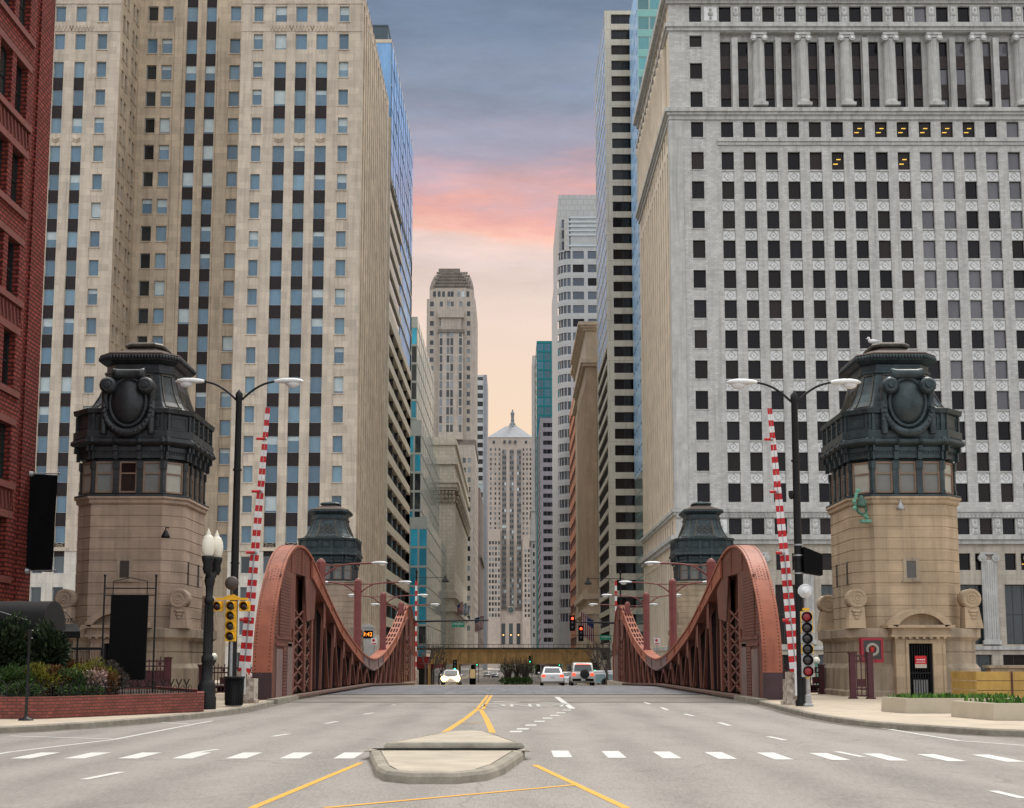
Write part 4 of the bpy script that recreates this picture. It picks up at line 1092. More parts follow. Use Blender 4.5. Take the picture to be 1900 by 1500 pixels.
# street side
pa, wi = [], []
nsc = 14; ss = (Ls - 4) / nsc
for i in range(nsc):
    u0 = 2.6 + i * ss; pa.append((u0, u0 + 1.35, zw(940), zw(270), .5, 3)); pa.append((u0 - .1, u0 + 1.5, zw(202), zw(60), .8, 3))
    for r in range(12):
        z1 = zw(282) - r * fh; wi.append((u0 + .06, u0 + 1.29, z1 - hh, z1, S_blkp, .75))
    wi.append((u0, u0 + 1.35, zw(255), zw(226), S_blkp, .4)); wi.append((u0, u0 + 1.35, zw(41), zw(12), S_blkp, .4)); wi.append((u0, u0 + 1.35, zw(992), zw(962), S_blkp, .4))
    wi.append((u0 - .3, u0 + 1.7, zw(1196), zw(1030), S_big, .5)); 
B.face((xw0, Yw + Ls), WEST, Ls, zb - 1, zt, pa, wi, m=3)
sc_ = MB()
for i in range(nsc):
    yy = Yw + Ls - (2.6 + i * ss) + .6; sc_.mark(); sc_.lathe([(.6, 0), (.55, zw(66) - zw(202) - 1.2), (.75, zw(66) - zw(202) - .8), (.75, zw(66) - zw(202))], (xw0 + .1, yy, zw(202)), 10)
pieces(sc_, 'side_column', M_side, B.root)
B.roof(xw0, xw0 + W, Yw, Yw + Ls, zt, 1); B.rect([(xw0, Yw + Ls, zb), (xw0 + W, Yw + Ls, zb), (xw0 + W, Yw + Ls, zt), (xw0, Yw + Ls, zt)], 1); B.rect([(xw0 + W, Yw, zb), (xw0 + W, Yw + Ls, zb), (xw0 + W, Yw + Ls, zt), (xw0 + W, Yw, zt)], 1)
B.finish()
# ------------------------------------------------------------------ teal glass tower peeping out behind it
M_gaq2 = glass('aqua_tower_glass', (.07, .25, .27), .35, .08, .8)
M_aqb = pm('aqua_band', (.22, .46, .43), .5, 0, .1, .5)
M_gpb = glass('powder_blue_glass', (.42, .66, .92), .12, .3, .35)
M_mul2 = pm('blue_grey_joint', (.16, .24, .3), .5, 0, .1)
Y0, Y1 = 216.0, 231.0; zb = ground_z(Y0); x0 = P(1186, 300, Y0)[0]; zt = zof(-40, Y0)
B = Bld('aqua_glass_tower', 'aqua glass tower rising behind the white terracotta block with a pale mirror side', (x0, Y0, zb), [M_gpb, M_aqb, M_mul2, M_gteal])
S_aq2 = Style('aqua2', [M_gaq2], M_gsil, .1)
W = 26.0; pa, wi = [], []
f = 3.55; n = int((zt - zb) / f)
for k in range(1, n):
    for j in range(13): 
        if zb + k * f > 40 and j < 8: wi.append((j * 2.0 + .04, j * 2.0 + 1.98, zb + k * f, zb + k * f + 2.35, S_aq2, .08))
B.face((x0, Y0), FRONT, W, zb - 1, zt, [(0, W, zb, zt, 0, 1)], wi, m=1)
pa = []
for k in range(n):
    z = zb + k * f
    for j in range(4):
        sh = 0; pa.append((.3 + j * 3.7, 2.9 + j * 3.7, z + .2, z + .62, .05, 2))
zsw = zof(870, Y0); pa = [p for p in pa if p[2] > zsw] + [(0, 15, zb - 1, zsw, .0, 3)] + [(0, 15, z, z + .2, .04, 1) for z in [zb + k * f for k in range(n)] if z < zsw]
B.face((x0, Y1), WEST, Y1 - Y0, zb - 1, zt, pa, [], m=0)
B.roof(x0, x0 + W, Y0, Y1, zt, 1); B.rect([(x0, Y1, zb), (x0 + W, Y1, zb), (x0 + W, Y1, zt), (x0, Y1, zt)], 1)
B.finish()
# ------------------------------------------------------------------ cream slab with wide black windows
M_crm = pm('cream_precast', (.63, .575, .475), .75, 0, .1, .35, .06, 10, streak=.25, brick=(5.5, 3.62, .03, (.3, .26, .2), .03))
Y0, Y1 = 233.0, 262.0; zb = ground_z(Y0); x0 = P(1127, 600, Y0)[0]; zt = zof(20, Y0)
B = Bld('cream_window_slab', 'tall cream slab with one stack of wide black windows right of the street', (x0, Y0, zb), [M_crm, M_gmir, M_gdk, M_mul])
S_wide = Style('wide', [M_gdk, M_gdk, M_gbk2], M_mul, .06, 0, 2)
u0 = P(1139, 600, Y0)[0] - x0; u1 = P(1173.5, 600, Y0)[0] - x0 + .5
f = (zof(27, Y0) - zof(935, Y0)) / 30.5; rows = []
z = zof(27, Y0)
while z > zb + 5: rows.append((z - f * .62, z)); z -= f
wi = [(u0, u1 + 1.5, a, b, S_wide, .3) for a, b in rows]
B.face((x0, Y0), FRONT, 20, zb - 1, zt, [], wi)
pa = []; Ls = Y1 - Y0; zs = zof(640, Y0)
for a, b in rows:
    if a > zs: pa.append((1, Ls - .5, a - .2, b + .3, .08, 1)); pa += [(1.6 + j * 3.5, 1.9 + j * 3.5, a - .2, b + .3, .02, 0) for j in range(8)]
    else: pa.append((.8, Ls - 1.4, a - .1, b + .1, .3, 2)); pa += [(1.6 + j * 2.3, 1.75 + j * 2.3, a - .1, b + .1, .18, 3) for j in range(12)]
B.face((x0, Y1), WEST, Ls, zb - 1, zt, pa, [])
B.roof(x0, x0 + 20, Y0, Y1, zt); B.rect([(x0, Y1, zb), (x0 + 20, Y1, zb), (x0 + 20, Y1, zt), (x0, Y1, zt)])
B.finish()
# ------------------------------------------------------------------ brown stone cornice block
M_bst = pm('brown_sandstone', (.47, .345, .24), .85, 0, .14, .4, .1, 10, streak=.3)
M_bst2 = pm('buff_sandstone', (.60, .49, .37), .85, 0, .14, .4, .1, 10, streak=.2)
Y0, Y1 = 266.0, 302.0; zb = ground_z(Y0); x0 = P(1088, 900, Y0)[0]; zt = zof(600, Y0)
B = Bld('brown_stone_block', 'brown stone block with projecting buff cornice and tall piers right of the street', (x0, Y0, zb), [M_bst, M_bst2, M_gbd])
W = 14; Ls = Y1 - Y0
zc = zof(675, Y0)
pa = [(0, W, zc, zt, 0, 1), (0, W, zb - 1, zof(1105, Y0), 0, 1)] + [(2.2 + j * 3, 3.6 + j * 3, zof(1090, Y0), zc - 4, .4, 0) for j in range(4)]
B.face((x0, Y0), FRONT, W, zb - 1, zt, pa, [])
pa = [(0, Ls, zc, zt, 0, 1), (0, Ls, zb - 1, zof(1105, Y0), 0, 1)] + [(1.5 + j * 4, 3.9 + j * 4, zof(1090, Y0), zc - 4, .6, 0) for j in range(9)]
B.face((x0, Y1), WEST, Ls, zb - 1, zt, pa, [])
B.roof(x0, x0 + W, Y0, Y1, zt, 1); B.rect([(x0, Y1, zb), (x0 + W, Y1, zb), (x0 + W, Y1, zt), (x0, Y1, zt)])
cn = MB()
for py0, py1, d in ((606, 600, 1.5), (610, 606, 1.0), (614, 610, .5), (675, 668, 1.0), (680, 675, .6), (1112, 1102, .9), (1140, 1130, .7)):
    cn.mark(); cn.box(x0 - d, x0 + W, Y0 - d, Y1, zof(py0, Y0), zof(py1, Y0))
pieces(cn, 'cornice', M_bst2, B.root)
B.finish()
Y0, Y1 = 304.0, 330.0; zb = ground_z(Y0); x0 = P(1078, 900, Y0)[0]; zt = zof(646, Y0)
B = Bld('buff_stone_block', 'narrow buff stone block with a capped cornice, tucked behind the brown stone block', (x0, Y0, zb), [M_bst2, M_bst, M_gbd])
B.face((x0, Y0), FRONT, 12, zb - 1, zt, [(1.4, 2.2, zof(1150, Y0), zof(750, Y0), .4, 1)], [])
B.face((x0, Y1), WEST, Y1 - Y0, zb - 1, zt, [(1 + j * 4, 3.4 + j * 4, zof(1150, Y0), zof(750, Y0), .5, 1) for j in range(6)], [])
B.roof(x0, x0 + 12, Y0, Y1, zt); B.rect([(x0, Y1, zb), (x0 + 12, Y1, zb), (x0 + 12, Y1, zt), (x0, Y1, zt)])
cn = MB()
for py0, py1, d in ((654, 646, 1.2), (658, 654, .7), (735, 727, .9)): cn.mark(); cn.box(x0 - d, x0 + 12, Y0 - d, Y1, zof(py0, Y0), zof(py1, Y0))
pieces(cn, 'cornice', M_bst2, B.root); B.finish()
# ------------------------------------------------------------------ terracotta-red slab
M_ora = pm('orange_brick', (.50, .21, .115), .85, 0, .12, .5, .1, 12)
M_orad = pm('dark_red_brick', (.15, .065, .05), .85, 0, .15, .5, .1, 12)
Y0, Y1 = 332.0, 372.0; zb = ground_z(Y0); x0 = P(1070, 900, Y0)[0]; zt = zof(714, Y0)
B = Bld('orange_brick_slab', 'narrow orange brick slab with dark diagonal-looking window bands right of the street', (x0, Y0, zb), [M_ora, M_orad, M_gbd])
B.face((x0, Y0), FRONT, 10, zb - 1, zt, [(.9, 1.1, zb, zt, .2, 1)], [])
f = 4.3; pa = []
for k in range(2, int((zt - zb) / f)): pa.append((.5, Y1 - Y0, zb + k * f, zb + k * f + 2.2, .25, 1))
B.face((x0, Y1), WEST, Y1 - Y0, zb - 1, zt, pa, []); B.roof(x0, x0 + 10, Y0, Y1, zt); B.rect([(x0, Y1, zb), (x0 + 10, Y1, zb), (x0 + 10, Y1, zt), (x0, Y1, zt)])
B.finish()
# ------------------------------------------------------------------ curved grey tower
M_gry = pm('grey_granite', (.46, .475, .48), .6, 0, .1, .3, .05, 10, brick=(2.2, 2.0, .03, (.28, .28, .28), .03))
M_gry2 = pm('pale_grey_panel', (.47, .47, .46), .6, 0, .06, .3, brick=(1.7, 1.7, .06, (.28, .28, .29), .02))
M_gst = glass('steel_blue_glass', (.05, .07, .1), .4, .06, .8)
M_gst2 = glass('cyan_grey_glass', (.14, .24, .3), .3, .06, .8)
Y0 = 378.0; zb = ground_z(Y0); x1 = P(1125, 700, Y0)[0]; xm = P(1060, 700, Y0)[0]; r = (P(1060, 700, Y0)[0] - P(1036, 700, Y0)[0]); x0 = xm - r
B = Bld('curved_grey_tower', 'grey granite tower with rounded corner, ribbon windows and plain grid top', (xm, Y0, zb), [M_gry, M_gst, M_gry2, M_gst2])
zc = zof(470, Y0); f = 4.0
rows = zrows(zof(466, Y0), zb + 14, int((zof(466, Y0) - zb - 14) / f), .58)
S_st = Style('steel', [M_gst, M_gst, M_gbk], M_dark, lite=True)
cols = cuts([(1063, 1084), (1091, 1110)], xm, 560, Y0)
B.face((xm, Y0), FRONT, x1 - xm, zb - 1, zof(400, Y0), [(0, .2, zb, zc, .0, 0)], [(u0, u1, a, b, S_st, .3) for a, b in rows for u0, u1 in cols])
# rounded corner, storey by storey: band, glass, band
N = 10
def arc(rr, z): return [(xm - rr * math.sin(t * PI / 2 / N), Y0 + r - rr * math.cos(t * PI / 2 / N), z) for t in range(N + 1)]
def ring_(za, zb_, rr, m, wall=B.w): wall.grid([arc(rr, zb_), arc(rr, za)], m, True)
prev = zc + 1
bands = MB()
for a, b in rows:
    ring_(b, prev, r, 0); ring_(a, b, r - .35, 1)
    B.w.grid([arc(r - .35, a), arc(r, a)], 0, False); B.w.grid([arc(r, b), arc(r - .35, b)], 0, False)
    prev = a
    for t in (2, 4, 6, 8):
        pass
for t in (2, 4, 6, 8): q = arc(r - .2, 0)[t]; bands.mark(); bands.box(q[0] - .12, q[0] + .12, q[1] - .12, q[1] + .12, rows[-1][0], rows[0][1])
pieces(bands, 'mullion', M_gry2, B.root)
ring_(zb - 1, prev, r, 0)
B.w.face([(p[0], p[1], p[2]) for p in arc(r, zc + 1)] + [(xm, Y0 + r, zc + 1)], 0)
B.face((x0, Y0 + 60), WEST, 60 - r, zb - 1, zc + 1, [], [], m=0)
# top block and glass louvre
zt = zof(362, Y0 + 8); tx0 = P(1036.5, 400, Y0 + 8)[0]
B.face((tx0, Y0 + 8), FRONT, x1 - tx0, zc - 3, zt, [], [(P(1042, 420, Y0 + 8)[0] - tx0, P(1052, 420, Y0 + 8)[0] - tx0, zof(q + 15, Y0 + 8), zof(q, Y0 + 8), S_st, .3) for q in (408, 428, 449)], m=2)
B.rect([(tx0, Y0 + 60, zc - 3), (tx0, Y0 + 8, zc - 3), (tx0, Y0 + 8, zt), (tx0, Y0 + 60, zt)], 2); B.roof(tx0, x1, Y0 + 8, Y0 + 60, zt, 2)
lv = MB(); lx0 = P(1056, 420, Y0)[0]
lv.box(lx0, x1, Y0 + .5, Y0 + 7.5, zof(466, Y0), zof(401, Y0), 0)
for q in (403, 411, 419, 427, 435, 455): lv.box(lx0 - .2, x1, Y0 - .3, Y0 + .49, zof(q + 3.0, Y0), zof(q, Y0), 1)
lv.box(lx0 - 1.2, lx0, Y0 - .2, Y0 + 7, zof(466, Y0), zof(399, Y0), 2)
lv.build('louvre_storey', [M_gst2, pm('pale_louvre', (.5, .56, .6), .4, .2, .1, 1), M_gry2], B.root)
B.finish()
# ------------------------------------------------------------------ mauve banded tower, teal tower, pale slabs
M_mau = pm('mauve_granite', (.27, .255, .285), .7, 0, .1, .3, .05, 8, brick=(3, 4.1, .03, (.15, .14, .15), .03))
Y0, Y1 = 470.0, 520.0; zb = ground_z(Y0); x0 = P(1003, 950, Y0)[0]; x1 = P(1046, 950, Y0)[0]; zt = zof(776, Y0)
B = Bld('mauve_banded_tower', 'mauve grey tower with even rows of dark windows in front of the teal tower', (x0, Y0, zb), [M_mau, M_gdk, M_gbd])
S_ma = Style('mauve', [M_gdk], M_mau, .05, 0, 3)
rows = zrows(zof(785, Y0), zof(1200, Y0), 25, .5)
B.face((x0, Y0), FRONT, x1 - x0, zb - 1, zt, [], [(P(1008, 950, Y0)[0] - x0, P(1037, 950, Y0)[0] - x0, a, b, S_ma, .3) for a, b in rows])
B.face((x0, Y1), WEST, Y1 - Y0, zb - 1, zt, [(1, 48, a, b, .3, 1) for a, b in rows], []); B.roof(x0, x1, Y0, Y1, zt); B.rect([(x0, Y1, zb), (x1, Y1, zb), (x1, Y1, zt), (x0, Y1, zt)])
B.finish()
M_gtl = glass('deep_teal_glass', (.012, .1, .16), .4, .06, .8)
M_tlb = pm('teal_frame', (.0, .17, .19), .4, .2, .1, .5)
Y0, Y1 = 600.0, 640.0; zb = ground_z(Y0); x0 = P(996, 750, Y0)[0]; x1 = P(1050, 750, Y0)[0]; zt = zof(633, Y0)
B = Bld('teal_glass_tower', 'deep teal glass tower seen above the mauve grey tower', (x0, Y0, zb), [M_tlb, M_gtl])
S_tl = Style('teal', [M_gtl], M_tlb, .25, .5, 1)
rows = zrows(zt - 1, zof(960, Y0), 19, .9); W = x1 - x0
B.face((x0, Y0), FRONT, W, zb - 1, zt, [], [(u0, u1, a, b, S_tl, .1) for a, b in rows for u0, u1 in even(4, W, .93)])
B.face((x0, Y1), WEST, Y1 - Y0, zb - 1, zt, [(.3, 39, a, b, .1, 1) for a, b in rows], []); B.roof(x0, x1, Y0, Y1, zt); B.rect([(x0, Y1, zb), (x1, Y1, zb), (x1, Y1, zt), (x0, Y1, zt)])
B.finish()
M_pale = pm('pale_grey_stone', (.44, .42, .40), .85, 0, .12, .3, .1, 5, streak=.3)
Y0 = 760.0; zb = ground_z(Y0); x0 = P(988, 800, Y0)[0]; zt = zof(660, Y0)
B = Bld('pale_stone_pier', 'sliver of pale grey stone tower left of the teal tower', (x0, Y0, zb), [M_pale, M_gbd])
B.face((x0, Y0), FRONT, 9, zb - 1, zt, [(1.2, 1.8, zof(1100, Y0), zt - 6, .5, 0)], []); B.face((x0, Y0 + 30), WEST, 30, zb - 1, zt, [(2 + j * 4, 3.4 + j * 4, zof(1100, Y0), zt - 6, .4, 1) for j in range(7)], []); B.roof(x0, x0 + 9, Y0, Y0 + 30, zt)
B.finish()
Y0 = 700.0; zb = ground_z(Y0); x0 = P(986, 1050, Y0)[0]; zt = zof(945, Y0)
B = Bld('cream_cornice_block', 'cream stone block with a cornice in the narrow gap right of the clock skyscraper', (x0, Y0, zb), [M_pale, M_gbd])
B.face((x0, Y0), FRONT, 14, zb - 1, zt, [], [(.8 + j * 1.7, 1.7 + j * 1.7, a, b, S_far, .3) for a, b in zrows(zof(1010, Y0), zof(1190, Y0), 12, .5) for j in range(3)]); B.face((x0, Y0 + 40), WEST, 40, zb - 1, zt, [(2 + j * 4, 3.4 + j * 4, zof(1190, Y0), zof(1010, Y0), .4, 1) for j in range(9)], []); B.roof(x0, x0 + 14, Y0, Y0 + 40, zt)
cn = MB(); cn.box(x0 - .8, x0 + 14, Y0 - .8, Y0 + 40, zof(1004, Y0), zof(998, Y0)); cn.mark(); cn.box(x0 - .6, x0 + 14, Y0 - .6, Y0 + 40, zof(949, Y0), zof(945, Y0)); pieces(cn, 'cornice', M_pale, B.root); B.finish()
# ------------------------------------------------------------------ red brick building on the near left
M_brick = pm('red_brick', (.225, .045, .035), .95, 0, .2, .8, .3, 30, fine=.12, spec=.15, brick=(.40, .185, .045, (.035, .014, .012), .22))
M_bstone = pm('red_sandstone', (.17, .05, .04), .85, 0, .2, 1.5, .2, 30)
M_dg = pm('dark_green_sash', (.012, .022, .02), .4, 0, .1)
M_gbr = glass('dim_room_glass', (.03, .033, .033), .5, .05, .6)
S_sash = Style('sash', [M_gbr, M_gbr, M_gbk], M_dg, .09, .5, 0)
Xb, Ya, Yb = -21.2, 34.0, 59.3
B = Bld('red_brick_building', 'red brick building with stone sills and dark green sash windows at the left edge', (Xb, Yb, 0), [M_brick, M_bstone, M_dark])
L = Yb - Ya; pa, wi = [], []
fl = 3.85; ztop = 36
z = .2
zs = [24.9 + 3.95 * k for k in range(-6, 4)]
for zs_ in zs:
    for k in range(3):
        uu = L - 3.95 - k * 6.4
        for w0 in (uu - .4, uu - 2.2):
            wi.append((w0, w0 + 1.35, zs_, zs_ + 2.45, S_sash, .28))
        pa.append((uu - 2.7, uu + 1.5, zs_ - .28, zs_, -.09, 1)); pa.append((uu - 2.6, uu + 1.4, zs_ + 2.45, zs_ + 2.75, -.03, 1))
        if zs_ > 5 and int(round((zs_ - 24.9) / 3.95)) % 2 == 0: pa.append((uu - 2.5, uu + 1.3, zs_ - 1.15, zs_ - .32, .05, 1))
for k in range(4):
    uu = L - 2.2 - k * 6.4; pa.append((uu, uu + .3, 0, ztop, .3, 0)); pa.append((uu + .3, uu + .55, 0, ztop, .1, 0))
B.face((Xb, Ya), EAST, L, 0, ztop, pa, wi)
B.face((Xb - 15, Ya), FRONT, 15, 0, ztop, [], []); B.rect([(Xb - 15, Yb, 0), (Xb, Yb, 0), (Xb, Yb, ztop), (Xb - 15, Yb, ztop)]); B.roof(Xb - 15, Xb, Ya, Yb, ztop, 1)
B.rect([(Xb - 15, Ya, 0), (Xb - 15, Yb, 0), (Xb - 15, Yb, ztop), (Xb - 15, Ya, ztop)])
ca = MB()
for zs_ in zs[::2]:
    ca.mark()
    for j in range(9):
        y = Yb - 2.4 - j * .42
        if zs_ - .35 > 0: ca.bar((Xb + .0, y, zs_ - 1.1), (Xb + .0, y - .2, zs_ - .38), .06, .06)
pieces(ca, 'carved_panel', M_bstone, B.root)
B.finish()
# ================================================================== bridge trusses
M_truss = pm('salmon_steel_paint', (.335, .112, .068), .55, 0, .2, .9, .1, 30, spec=.25, streak=.4, fine=.06)
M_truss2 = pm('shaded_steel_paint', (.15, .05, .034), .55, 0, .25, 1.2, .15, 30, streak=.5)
M_trst = pm('shaded_strut_paint', (.19, .064, .043), .55, 0, .25, 1.2, .15, 30, streak=.5)  # salmon paint darkened, shade inside the truss put into its colour
M_trdk = pm('dark_plum_paint', (.055, .03, .036), .5, 0, .2, 1)
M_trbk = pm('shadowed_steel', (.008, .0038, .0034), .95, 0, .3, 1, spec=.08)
M_trgr = pm('grey_primer_steel', (.19, .125, .115), .6, 0, .25, 1)
UP = [(52.25, -.3), (52.2, .6), (52.15, 1.4), (52.3, 2.45), (52.8, 3.55), (53.55, 4.45), (54.5, 5.3), (55.5, 5.9), (56.8, 6.35), (58.3, 6.62), (60.2, 6.66), (62.4, 6.38), (65, 5.72), (69.2, 4.65), (74.3, 3.55), (80.5, 2.62), (84.6, 2.15), (88, 1.9), (91, 1.8)]
LO = [(62.3, 5.45), (65.3, 4.85), (69.4, 3.95), (73.8, 2.95), (80.6, 1.92), (84.6, 1.45), (88, 1.15), (91, 1.0)]
def interp(c, y):
    for (a, za), (b, zb) in zip(c, c[1:]):
        if a <= y <= b: return za + (zb - za) * (y - a) / (b - a)
    return c[-1][1]
def build_truss(s, label):
    root = thing('bridge_truss', label, 'bridge truss', (s * 9.7, 91, 0), 'steel trusses along the bridge')
    xi, xo = (-9.27, -9.92) if s < 0 else (9.68, 10.34)
    X0, X1 = min(xi, xo), max(xi, xo)
    mir = lambda y: 182 - y
    up = smooth_curve(UP, 4)
    for half in (0, 1):
        Yf = (lambda y: y) if half == 0 else mir
        # curved flange plate that runs up the end post and along the top of the chord
        fl = MB(); th = .1; pts = up
        nrm = []
        for k, p in enumerate(pts):
            a, c = pts[max(k - 1, 0)], pts[min(k + 1, len(pts) - 1)]; d = Vector((c[0] - a[0], c[1] - a[1])).normalized(); nrm.append((d.y, -d.x))
        for k in range(len(pts) - 1):
            p, q = pts[k], pts[k + 1]; n0, n1 = nrm[k], nrm[k + 1]
            mi = 1 if q[1] < 1.35 and p[0] < 54 and half == 0 else 0
            pi, qi = (p[0] + n0[0] * th, p[1] + n0[1] * th), (q[0] + n1[0] * th, q[1] + n1[1] * th)
            e0, e1 = X0 - .05, X1 + .05
            V = lambda x, r: (x, Yf(r[0]), r[1])
            fl.face([V(e0, p), V(e1, p), V(e1, q), V(e0, q)], mi); fl.face([V(e0, pi), V(e0, qi), V(e1, qi), V(e1, pi)], mi)
            for e in (e0, e1): fl.face([V(e, p), V(e, q), V(e, qi), V(e, pi)], mi)
        fl.build('flange', [M_truss, M_trdk], root)
        # chord web
        ch = MB(); LOS = smooth_curve(LO, 3)
        for k in range(len(LOS) - 1):
            a, c = LOS[k], LOS[k + 1]; ua, uc = interp(up[40:], a[0]) - .1, interp(up[40:], c[0]) - .1
            A, C_, UA, UC = (Yf(a[0]), a[1]), (Yf(c[0]), c[1]), (Yf(a[0]), ua), (Yf(c[0]), uc)
            mi = 1 if a[0] > 84 else 0
            for x in (X0, X1): ch.face([(x, *A), (x, *C_), (x, *UC), (x, *UA)], mi)
            ch.face([(X0, *A), (X1, *A), (X1, *C_), (X0, *C_)], mi)
            for x in (X0 - .05, X1 + .05):            # lower angle
                pass
            for (q, r_) in ((a, c),):
                ch.bar((xi - s * .03, A[0], A[1] + .06), (xi - s * .03, C_[0], C_[1] + .06), .06, .12, mi)
            if k % 3 == 0: ch.bar((xi - s * .02, A[0], A[1]), (xi - s * .02, UA[0], UA[1]), .05, .09, mi)
        ch.build('top_chord', [M_truss, M_trgr], root)
        # portal panel under the arch, with stiffening slats
        pp = MB(); arcp = [p for p in up if 55.2 <= p[0] <= 62.4 and p[1] > 5.6]
        poly = [(Yf(55.1), 5.3)] + [(Yf(p[0]), p[1] - .1) for p in arcp] + [(Yf(62.3), 5.45)]
        pp.slab(poly, 'x', X0 + .06, X1 - .06)
        for j in range(9):
            z = 5.42 + j * .125
            ys_ = [p[0] for p in arcp if p[1] > z + .15]
            if len(ys_) > 1: pp.box(min(xi + s * .04, xi + s * .065), max(xi + s * .04, xi + s * .065), *sorted((Yf(ys_[0] + .1), Yf(ys_[-1] - .1))), z, z + .045)
        for y in (56.8, 59.6): pp.box(min(xi, xi + s * .07), max(xi, xi + s * .07), *sorted((Yf(y), Yf(y + .12))), 5.4, interp(up[28:], y) - .2)
        pp.build('arch_panel', M_trst, root)
        # riveted end panel
        ep = MB(); ce = [p for p in up if p[0] < 55.3 and p[1] < 5.5][2:]
        poly = [(Yf(52.4), -.3)] + [(Yf(p[0] + .12), p[1]) for p in ce if p[1] > .2] + [(Yf(55.1), 5.32), (Yf(57.7), 5.36), (Yf(58.0), 3.0), (Yf(57.2), 2.95), (Yf(57.6), -.3)]
        ep.slab(poly, 'x', X0 + .05, X1 - .05, 0)
        for y0, y1, z0, z1, mi in ((54.1, 55.0, 2.6, 5.1, 0), (53.4, 57.2, 2.2, 2.35, 0), (53.4, 57.2, 2.5, 2.62, 0), (53.5, 54.9, -.2, 2.1, 1), (55.1, 55.9, -.2, 2.2, 0), (56.1, 57.4, -.2, 2.4, 1)):
            ep.box(min(xi, xi + s * .06), max(xi, xi + s * .06), *sorted((Yf(y0), Yf(y1))), z0, z1, mi)
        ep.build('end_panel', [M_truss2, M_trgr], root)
        # posts and V-struts
        zb_ = .25 if half == 0 else -.3
        po = MB(); 
        for y, w_ in ((58.1, .35), (61.3, .5), (63.4, .55)):
            yy = Yf(y); top = 5.42 if y < 62.3 else interp(LO, y)
            po.mark(); po.box(X0 + .08, X0 + .2, yy - w_ / 2, yy + w_ / 2, zb_, top); po.mark(); po.box(X1 - .2, X1 - .08, yy - w_ / 2, yy + w_ / 2, zb_, top)
        pieces(po, 'post', M_trst, root)
        gp = MB()
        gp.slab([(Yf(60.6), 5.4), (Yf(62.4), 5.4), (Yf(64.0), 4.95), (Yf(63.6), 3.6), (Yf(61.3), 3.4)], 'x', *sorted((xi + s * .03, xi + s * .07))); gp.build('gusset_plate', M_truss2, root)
        lt = MB()
        for k in range(6):
            z = .3 + k * .6
            for sg in (0, 1): lt.bar((xi + s * .15, Yf(58.3), z + .6 * sg), (xi + s * .15, Yf(61.1), z + .6 * (1 - sg)), .05, .08)
            for sg in (0, 1): lt.bar((xi + s * .16, Yf(61.5), z + .6 * sg), (xi + s * .16, Yf(63.2), z + .6 * (1 - sg)), .04, .06)
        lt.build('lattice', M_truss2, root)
        for y in (67.2, 71.2, 75.2, 79.2, 83.2, 87.2):
            zt = interp(LO, y) + .1
            v = MB(); v.bar((xi + s * .12, Yf(y - .75), zb_), (xi + s * .12, Yf(y - .1), zt), .12, .15, 0, (0, 1, 0)); v.bar((xi + s * .12, Yf(y + .1), zt), (xi + s * .12, Yf(y + 2.1), zb_), .12, .14, 0); v.bar((xo - s * .12, Yf(y), zb_), (xo - s * .12, Yf(y), zt), .14, .2, 1, (0, 1, 0))
            g_ = min(1.3, (zt - zb_) * .4); v.slab([(Yf(y - .45), zt), (Yf(y + .4), zt), (Yf(y + .15), zt - g_), (Yf(y - .3), zt - g_)], 'x', *sorted((xi + s * .04, xi + s * .06)))
            n_ = 0
            for j in range(n_): v.box(*sorted((xi + s * .035, xi + s * .05)), *sorted((Yf(y) - .05, Yf(y) + .05)), zb_ + j * .22, zb_ + j * .22 + .05, 0)
            v.build('strut', [M_trst, M_truss2], root)
        # added near-black sheet on the walkway side, stands in for shade inside the truss
        wp = MB(); yy = [57.6] + [p[0] for p in LOS[1:]]
        zz = [5.3] + [p[1] for p in LOS[1:]]
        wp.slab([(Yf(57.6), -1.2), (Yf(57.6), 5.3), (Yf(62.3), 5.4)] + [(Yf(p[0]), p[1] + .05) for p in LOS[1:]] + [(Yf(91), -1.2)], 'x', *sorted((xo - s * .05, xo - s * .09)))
        wp.build('shade_backing', M_trbk, root)
    # bottom rail
    br = MB(); 
    for a, c in ((56.5, 88), (88, 127)):
        for x, z0, z1 in ((9.12, -.1, .1), (8.98, .1, .2)):
            za, zc = ground_z(a), ground_z(c)
            xk = x + (.33 if s > 0 else 0)
            e0, e1 = sorted((s * xk, s * (xk + .45)))
            P8 = [(e0, a, za + z0), (e1, a, za + z0), (e0, c, zc + z0), (e1, c, zc + z0), (e0, a, za + z1), (e1, a, za + z1), (e0, c, zc + z1), (e1, c, zc + z1)]
            i = len(br.v); br.v += P8
            for f in ((0, 2, 3, 1), (4, 5, 7, 6), (0, 1, 5, 4), (2, 6, 7, 3), (1, 3, 7, 5), (0, 4, 6, 2)): br.f.append(tuple(i + k for k in f)); br.m.append(0); br.sm.append(False)
    br.build('bottom_rail', pm('dusty_rail', (.15, .09, .07), .7, 0, .3, 1.5), root)
    kb = MB(); kb.box(*sorted((s * (8.85 if s < 0 else 9.2), s * (9.25 if s < 0 else 9.66))), 51.4, 56.5, 0, .2); kb.build('kerb_block', M_curb, root)
    # rivets
    rv = MB()
    def rivet(c, n):
        c = Vector(c); n = Vector(n).normalized(); u = n.orthogonal().normalized(); v = n.cross(u); r = .034
        rv.face([c + u * r, c + v * r, c + n * .022], 0); rv.face([c + v * r, c - u * r, c + n * .022], 0); rv.face([c - u * r, c - v * r, c + n * .022], 0); rv.face([c - v * r, c + u * r, c + n * .022], 0)
    fine = smooth_curve(UP, 24)
    acc = 0
    for p, q in zip(fine, fine[1:]):
        acc += math.hypot(q[0] - p[0], q[1] - p[1])
        if acc > .13 and p[0] < 60:
            acc = 0; d = Vector((q[0] - p[0], q[1] - p[1])).normalized(); n = (0, -d.y, d.x)
            for x in (X0 + .05, X1 - .05): rivet((x, p[0], p[1]), n)
